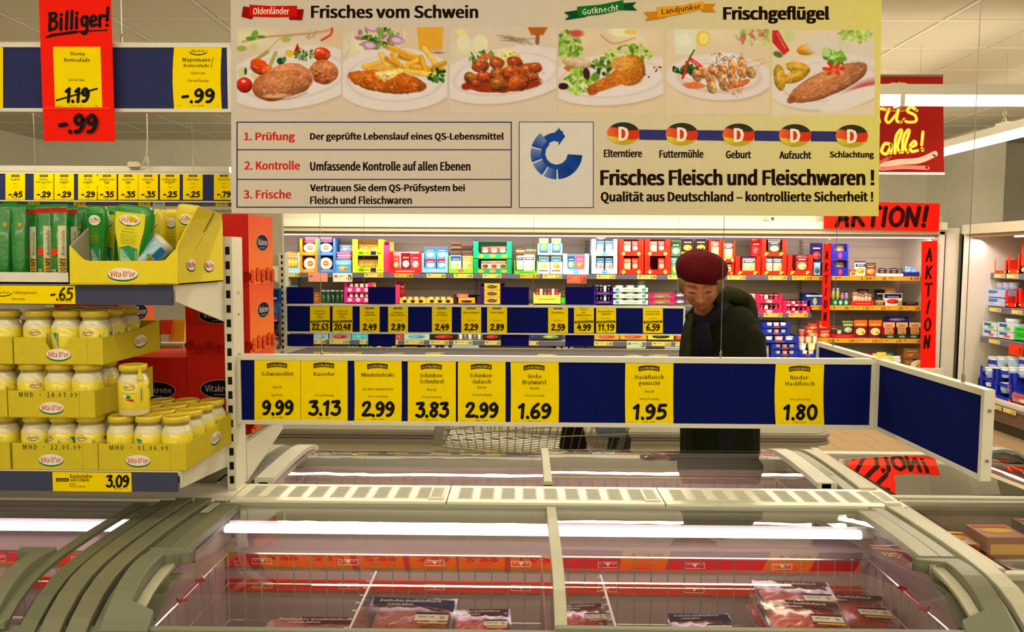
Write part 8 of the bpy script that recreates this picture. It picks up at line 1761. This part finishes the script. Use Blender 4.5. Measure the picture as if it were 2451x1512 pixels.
# ================================================================ woman
WY = 3.62
def wz(py, Y=WY): return at(1676, py, Y).z
W_ = thing('person', 'person in a wine-red beret and dark green hooded coat looking down', 'person')
HC = at(1677, 681, WY); S_ = 1.03; SXH, SZH = 1.13, .93
HM = Matrix.Translation(HC) @ Matrix.Rotation(math.radians(-13), 4, 'Z') @ Matrix.Rotation(math.radians(21), 4, 'X') @ Matrix.Rotation(math.radians(-3), 4, 'Y')
def hshape(x, y, z):
    """local head: x sideways, -y face, z up; unit sphere in, metres out"""
    X = x * .077; Y = y * .096; Z = z * .118
    if Z < -.01: k = (-.01 - Z) / .108; X *= 1 - .38 * k ** 1.5; Y = Y * (1 - .10 * k) - (.012 * k if y < 0 else -.0)
    if y < 0:
        f = max(0, -y) ** .6; g = lambda cx, cz, sx, sz: math.exp(-((abs(X) - cx) / sx) ** 2 - ((Z - cz) / sz) ** 2); e = math.exp
        d = 0
        nz = max(0, min(1, (.026 - Z) / .062)) if Z > -.040 else max(0, 1 - (-.040 - Z) / .010)
        d += (.005 + .029 * nz) * e(-(X / (.0075 + .005 * nz)) ** 2) * (1 if Z < .03 else max(0, 1 - (Z - .03) / .02)); d += .009 * g(.0135, -.036, .007, .008)
        d -= .018 * g(.031, .015, .016, .012); d += .0095 * g(.031, .010, .013, .0085); d += .006 * g(.028, .036, .022, .008); d += .007 * g(.046, -.018, .018, .02)
        d -= .006 * e(-((abs(X) - .026 - max(0, -.03 - Z) * .25) / .004) ** 2) * (1 if -.075 < Z < -.03 else 0); d -= .005 * g(.03, -.007, .015, .003); d += .004 * g(.030, .000, .014, .004); d += .007 * g(.040, -.066, .014, .016); d -= .006 * g(.027, -.074, .006, .012)
        for q in range(3): d -= .0016 * e(-((Z - .046 - q * .009) / .0016) ** 2) + .0014 * g(.056, .006 - q * .006, .010, .0014)
        d += .007 * e(-(X / .021) ** 2) * (e(-((Z + .060) / .0045) ** 2) + e(-((Z + .0705) / .005) ** 2)); d -= .004 * e(-(X / .026) ** 2 - ((Z + .0655) / .0022) ** 2); d += .011 * e(-(X / .02) ** 2 - ((Z + .098) / .013) ** 2)
        Y -= d * f
    return X * S_ * SXH, Y * S_, Z * S_ * SZH
hv = []; hf = []; hc = []; NU, NV = 120, 100
def hcol(X, Y, Z):
    X, Z = X / SXH, Z / SZH
    a = (0.44, 0.16, 0.062)
    if Y < -.03:
        if abs(X) < .022 - abs(Z + .0655) * .9 and abs(Z + .0655) < .0075: a = (0.34, 0.10, 0.055)
        if .014 < abs(X) < .046 and abs(Z - .0375 - .003 * math.cos((abs(X) - .03) * 60)) < .0038: a = (0.16, 0.085, 0.04)
        if .017 < abs(X) < .045 and abs(Z - .0015 + (abs(X) - .031) ** 2 * 12) < .0030: a = (0.05, 0.02, 0.012)
        if .040 < abs(X) < .056 and -.045 < Z < -.005: a = (0.54, 0.21, 0.10)
    return a
for j in range(NV + 1):
    ph = PI * j / NV
    for i in range(NU):
        th_ = 2 * PI * i / NU; hv.append(hshape(math.sin(ph) * math.cos(th_), math.sin(ph) * math.sin(th_), math.cos(ph)))
for j in range(NV):
    for i in range(NU):
        f = (j * NU + i, (j + 1) * NU + i, (j + 1) * NU + (i + 1) % NU, j * NU + (i + 1) % NU); hf.append(f); hc.append([hcol(*hv[q]) for q in f])
# ears
for sx in (-1, 1):
    base = len(hv)
    for j in range(7):
        for i in range(8):
            ph = PI * j / 6; th_ = 2 * PI * i / 8; hv.append((sx * SXH * (.080 + .010 * math.sin(ph) * math.cos(th_)), .006 + .016 * math.sin(ph) * math.sin(th_), -.002 + .031 * math.cos(ph)))
    for j in range(6):
        for i in range(8): hf.append((base + j * 8 + i, base + j * 8 + (i + 1) % 8, base + (j + 1) * 8 + (i + 1) % 8, base + (j + 1) * 8 + i)); hc.append((0.5, 0.22, 0.11))
hv = [tuple(HM @ Vector(v)) for v in hv]
# body grown from a jointed skeleton
def P3(px, py, Y): return tuple(at(px, py, Y))
hand_l, hand_r = Vector(P3(1560, 938, 3.50)), Vector(P3(1548, 934, 3.80))
sk = []; se = []; sr = []
def V_(p, r, par=None):
    sk.append(tuple(p)); sr.append(r); 
    if par is not None: se.append((par, len(sk) - 1))
    return len(sk) - 1
pel = V_(P3(1722, 1070, 3.80)[:2] + (.86,), .15); wst = V_((P3(1722, 980, 3.79)[0], 3.79, 1.06), .13, pel); che = V_((P3(1722, 850, 3.77)[0], 3.79, 1.22), .11, wst); nk = V_((HC.x + .045, 3.72, HC.z - .14), .050, che); hd_ = V_((HC.x + .012, HC.y + .03, HC.z - .03), .045, nk)
for s, hnd, sp, el in ((-1, hand_l, P3(1772, 815, 3.68), P3(1780, 925, 3.60)), (1, hand_r, P3(1700, 800, 3.92), P3(1690, 925, 3.93))):
    a = V_(sp, .040, che); b = V_(el, .034, a); w1 = V_(hnd + Vector((.055, 0, .0)), .027, b); pa = V_(hnd + Vector((.015, 0, .012)), .026, w1)
    for k in range(4):
        oy = (-.030 + .02 * k); L_ = [.038, .044, .041, .033][k]; q = hnd + Vector((-.012, oy, .020)); f1 = V_(q, .010, pa); f2 = V_(q + Vector((-L_ * .6, 0, -.006)), .009, f1); f3 = V_(q + Vector((-L_ * .75, 0, -.030)), .0085, f2); V_(q + Vector((-L_ * .30, 0, -.044)), .0075, f3)
    th1 = V_(hnd + Vector((.005, s * -.036, -.004)), .011, pa); V_(hnd + Vector((-.022, s * -.034, -.022)), .009, th1)
for s in (-1, 1):
    hip = V_((sk[pel][0], 3.80 + s * .09, .80), .095, pel); kn = V_((sk[pel][0] - .03 + .02 * s, 3.80 + s * .095, .46), .060, hip); an = V_((sk[pel][0] + .03 * s, 3.80 + s * .10, .09), .040, kn); V_((sk[pel][0] - .15 + .03 * s, 3.80 + s * .105, .035), .033, an)
me = bpy.data.meshes.new('skel'); me.from_pydata(sk, se, []); so = bpy.data.objects.new('skel', me); COL.objects.link(so)
so.modifiers.new('s', 'SKIN'); sm = so.modifiers.new('u', 'SUBSURF'); sm.levels = 2; sm.render_levels = 2
for i, v in enumerate(me.skin_vertices[0].data): v.radius = (sr[i], sr[i]); v.use_root = (i == pel)
dg = bpy.context.evaluated_depsgraph_get(); ev = bpy.data.meshes.new_from_object(so.evaluated_get(dg))
bm_ = MB(); bm_.mesh([tuple(v.co) for v in ev.vertices], [tuple(p_.vertices) for p_ in ev.polygons], (0.44, 0.16, 0.062)); bm_.mesh(hv, hf, hc); bpy.data.objects.remove(so)
bm_.build('body', SKIN, W_, smooth=True)
# beret
m = MB(); bt = Matrix.Translation(at(1677, 638, WY + .015)) @ Matrix.Rotation(math.radians(8), 4, 'X') @ Matrix.Rotation(math.radians(3), 4, 'Y'); N_ = 40
prof = [(.089, -.066), (.096, -.060), (.104, -.046), (.114, -.020), (.117, .004), (.110, .028), (.092, .050), (.062, .066), (.030, .073), (.004, .075), (.003, .086), (0.0005, .087)]
vs = []
for k, (r, z) in enumerate(prof):
    for i in range(N_):
        a_ = 2 * PI * i / N_; wv = 1 + (.035 * math.sin(a_ * 3 + k * .5) + .02 * math.sin(a_ * 7 - k)) * (1 if 1 < k < 8 else 0); vs.append(tuple(bt @ Vector((r * wv * math.cos(a_), r * wv * (1.36 if k < 2 else 1.26 if k < 4 else 1.12) * math.sin(a_), z - (.006 * math.sin(a_ * 2 + 1) if 2 < k < 9 else 0)))))
m.mesh(vs, [(k * N_ + i, k * N_ + (i + 1) % N_, (k + 1) * N_ + (i + 1) % N_, (k + 1) * N_ + i) for k in range(len(prof) - 1) for i in range(N_)] + [tuple(range(N_))[::-1]], (0.080, 0.004, 0.008)); m.build('beret', CLOTH, W_, smooth=True)
# hair around the sides and nape
m = MB()
for i in range(90):
    a_ = math.radians(-38 + 256 * i / 89); x, y = .089 * math.cos(a_), .092 * math.sin(a_) + .006
    if y < -.055: continue
    L_ = .034 + .020 * PR.random(); pts = [HM @ Vector((x * (1 + .06 * q), y * (1 + .06 * q),   .044 - L_ * q + .004 * math.sin(i + q * 3))) for q in (0, .5, 1.0, 1.35)]; m.tube([tuple(q) for q in pts], [.007, .008, .006, .002], (0.19, 0.135, 0.06), 5)
m.build('hair', HAIR, W_, smooth=True)
# coat: lofted shell
GC_ = (0.010, 0.012, 0.005)
rings = [(1320, 1626, 1822, .19), (1200, 1628, 1818, .19), (1085, 1632, 1813, .185), (1022, 1632, 1815, .18), (940, 1630, 1817, .18), (870, 1628, 1817, .185), (820, 1632, 1817, .19), (785, 1638, 1815, .185), (765, 1644, 1810, .17), (750, 1652, 1800, .15), (738, 1668, 1790, .125), (728, 1684, 1778, .10)]
m = MB(); n = 56; vs = []; YW = 3.79
for k, (py, l, r, dp) in enumerate(rings):
    a, b = at(l, py, YW), at(r, py, YW); cx_, hw = (a.x + b.x) / 2, (b.x - a.x) / 2
    for i in range(n):
        th_ = 2 * PI * i / n; c_, s_ = math.cos(th_), math.sin(th_); fold = 1 + (.020 * math.sin(th_ * 5 + 1) + .014 * math.sin(th_ * 11 + k * .3)) * min(1, max(0, (py - 760) / 60) * 1.0)
        vs.append((cx_ + hw * (abs(c_) ** .85) * (1 if c_ > 0 else -1) * fold, YW + dp * (abs(s_) ** .85) * (1 if s_ > 0 else -1) * fold, a.z))
m.mesh(vs, [(k * n + i, k * n + (i + 1) % n, (k + 1) * n + (i + 1) % n, (k + 1) * n + i) for k in range(len(rings) - 1) for i in range(n)] + [tuple(range((len(rings) - 1) * n, len(rings) * n))], GC_); coat = m.build('coat', CLOTH, W_, smooth=True)
coat.modifiers.new('sub', 'SUBSURF').render_levels = 1
def limb(name, pts, rs, col, par, n=14, mat=CLOTH): m = MB(); m.tube(pts, rs, col, n); return m.build(name, mat, par, smooth=True)
limb('sleeve', [P3(1778, 775, 3.70), P3(1796, 812, 3.66), P3(1797, 870, 3.62), P3(1783, 928, 3.59), P3(1700, 945, 3.55), P3(1600, 938, 3.52)], [.045, .070, .072, .066, .055, .042], GC_, coat)
limb('sleeve', [P3(1675, 790, 3.90), P3(1672, 840, 3.94), P3(1690, 925, 3.95), P3(1640, 945, 3.90), P3(1590, 936, 3.83)], [.05, .066, .060, .052, .042], GC_, coat)
# hood lying on the back, collar and scarf
limb('hood', [P3(1712, 722, 3.66), P3(1742, 705, 3.72), P3(1768, 712, 3.80), P3(1786, 730, 3.86), P3(1770, 742, 3.98), P3(1720, 735, 4.0), P3(1680, 740, 3.9), P3(1662, 752, 3.78)], [.022, .036, .044, .050, .055, .055, .045, .03], (0.026, 0.027, 0.010), coat)
limb('hood_fold', [P3(1738, 690, 3.74), P3(1762, 700, 3.76), P3(1788, 716, 3.80), P3(1800, 742, 3.80), P3(1806, 775, 3.76)], [.012, .024, .030, .028, .015], (0.030, 0.030, 0.011), coat)
limb('coat_edge', [P3(1655, 752, 3.60), P3(1650, 790, 3.585), P3(1646, 850, 3.58), P3(1650, 1080, 3.58)], [.012, .013, .013, .012], (0.024, 0.028, 0.010), coat, 8)
limb('scarf', [P3(1648, 752, 3.64), P3(1664, 768, 3.615), P3(1690, 774, 3.61), P3(1718, 754, 3.63), P3(1732, 724, 3.69)], [.022, .032, .034, .034, .026], (0.010, 0.007, 0.016), W_)
limb('scarf_end', [P3(1680, 772, 3.585), P3(1686, 820, 3.575), P3(1690, 900, 3.575)], [.03, .038, .030], (0.008, 0.006, 0.014), W_)
for s in (-1, 1):
    limb('trouser_leg', [(sk[pel][0], 3.80 + s * .09, .84), (sk[pel][0] - .03 + .02 * s, 3.80 + s * .095, .46), (sk[pel][0] + .03 * s, 3.80 + s * .10, .10)], [.11, .085, .062], (0.015, 0.014, 0.018), W_)
    m = MB(); x0 = sk[pel][0] + .03 * s; y0 = 3.80 + s * .10
    vs = []; sec = [(.075, .030, .06), (.04, .044, .10), (-.03, .046, .085), (-.10, .046, .06), (-.16, .042, .045), (-.195, .02, .025)]
    for dx, w2, h2 in sec:
        for q in range(10): a_ = 2 * PI * q / 10; vs.append((x0 + dx, y0 + w2 * math.cos(a_), max(0.001, h2 * (.5 + .5 * math.sin(a_)))))
    m.mesh(vs, [(k * 10 + q, k * 10 + (q + 1) % 10, (k + 1) * 10 + (q + 1) % 10, (k + 1) * 10 + q) for k in range(5) for q in range(10)] + [tuple(range(10)), tuple(range(50, 60))[::-1]], (0.02, 0.015, 0.012)); m.build('shoe', GLOSS, W_, smooth=True)
# ================================================================ shopping trolley
C_ = thing('shopping_trolley', 'chromed wire shopping trolley held by the person in the beret', 'trolley')
yn_, yf_ = 3.46, 3.92; ST = (0.34, 0.31, 0.24)
nx_t, nx_b = at(1036, 1037, yn_), at(1058, 1074, yn_); hx_t, hx_b = at(1524, 968, yn_), at(1478, 1110, yn_)
def side(y, k=0.0): return [Vector((v.x, y, v.z)) for v in (nx_t, hx_t, hx_b, nx_b)]
m = MB()
sides = [(yn_, yn_), (yf_, yf_)]
for y in (yn_, yf_):
    a, b, c, d_ = side(y); yq = (y - 3.69) * .8 + 3.69; a.y = d_.y = yq
    m.tube([a, b, c, d_], .0042, ST, 6, True)
    for f in (.33, .62): m.tube([a.lerp(d_, f), b.lerp(c, f * .8)], .0028, ST, 5)
a, b, c, d_ = side(yn_); a2, b2, c2, d2 = side(yf_)
for v in (a, d_): v.y = (yn_ - 3.69) * .8 + 3.69
for v in (a2, d2): v.y = (yf_ - 3.69) * .8 + 3.69
for u, v in ((a, a2), (b, b2), (c, c2), (d_, d2)): m.tube([u, v], .004, ST, 6)
m.build('basket_frame', CHROME, C_)
m = MB()
for (p0, p1, p2, p3) in ((a, b, c, d_), (a2, b2, c2, d2)):
    for k in range(23): f = (k + .5) / 23; m.tube([p0.lerp(p1, f), p3.lerp(p2, f)], .0018, ST, 4)
for k in range(12): f = (k + .5) / 12; m.tube([d_.lerp(d2, f), c.lerp(c2, f)], .0018, ST, 4); m.tube([a.lerp(a2, f), d_.lerp(d2, f)], .0018, ST, 4); m.tube([b.lerp(b2, f), c.lerp(c2, f)], .0022, ST, 4)
for k in range(7): f = (k + .5) / 7; m.tube([d_.lerp(c, f), d2.lerp(c2, f)], .0018, ST, 4)
m.build('basket_wires', CHROME, C_)['kind'] = 'stuff'
m = MB(); p0, p1 = at(1034, 1072, yn_), at(1057, 1022, yn_); m.prism([(p0.x, yn_ + .03, p0.z), (p1.x, yn_ + .03, p0.z + .004), (p1.x + .004, yn_ + .03, p1.z), (p0.x + .008, yn_ + .03, p1.z)], (0, .40, 0), (0.22, 0.24, 0.18)); m.build('nose_bumper', PLAST, C_, bevel=.004)
m = MB(); m.tube([(b.x + .10, yn_ + .01, b.z + .015), (b.x + .10, yf_ - .01, b.z + .015)], .014, (0.02, 0.05, 0.3), 10); m.build('handle_bar', GLOSS, C_, smooth=True)
for y in (yn_, yf_): m = MB(); m.tube([(b.x, y, b.z), (b.x + .10, y, b.z + .015)], .008, ST, 6); m.build('handle_bracket', CHROME, C_)
p0, p1 = at(1432, 1047, 3.55), at(1500, 1018, 3.55); m = MB(); m.prism([(p0.x, 3.55, p0.z), (p1.x, 3.55, p0.z), (p1.x - .008, 3.55, p1.z + .03), (p0.x - .008, 3.55, p1.z + .03)], (0, .3, 0), (0.12, 0.17, 0.26)); m.build('child_seat', PLAST, C_, bevel=.003)
m = MB()
for y in (yn_ + .02, yf_ - .02):
    m.tube([(c.x + .03, y, c.z + .05), (c.x + .06, y, .20), (c.x - .05, y, .14), (a.x + .12, y, .14)], .011, ST, 8); m.tube([(a.x + .30, y, .15), (c.x - .10, y, c.z)], .010, ST, 8)
for x in (a.x + .2, c.x): m.tube([(x, yn_ + .02, .145), (x, yf_ - .02, .145)], .008, ST, 6)
m.build('chassis', CHROME, C_)
for x in (a.x + .13, c.x + .04):
    for y in (yn_ + .02, yf_ - .02):
        m = MB(); m.lathe([(0, -.012), (.055, -.012), (.06, -.006), (.06, .006), (.055, .012), (0, .012)], (0, 0, 0), (0.05, 0.05, 0.05), 16); m.v = [(x + vx, y + vz, .061 + vy) for vx, vy, vz in m.v]; w_ = m.build('wheel', PLAST, C_)
        m = MB(); m.box(x - .014, y - .022, .06, x + .014, y - .016, .15, (0.4, 0.4, 0.36)); m.box(x - .014, y + .016, .06, x + .014, y + .022, .15, (0.4, 0.4, 0.36)); m.build('castor_fork', ALU, C_)
t = thing('black_bag', 'black bag hanging in the shopping trolley', 'bag'); m = MB(); q = [at(x, y, 3.6) for x, y in ((1338, 1100), (1412, 1100), (1394, 1008), (1352, 1008))]; m.prism([tuple(v) for v in q], (0, .12, 0), (0.008, 0.007, 0.008)); m.build('bag', CLOTH, t, bevel=.012)
t = thing('green_bag', 'dark green bag in the rear of the shopping trolley', 'bag'); m = MB(); q = [at(x, y, 3.62) for x, y in ((1458, 1105), (1506, 1105), (1512, 1046), (1468, 1046))]; m.prism([tuple(v) for v in q], (0, .15, 0), (0.04, 0.05, 0.03)); m.build('bag', CLOTH, t, bevel=.01)
# ---------------------------------------------------------------- finish
for r in ROOTS:
    if '_s' not in r: settle(r)
for r in COL.objects:
    if '_s' in r: del r['_s']
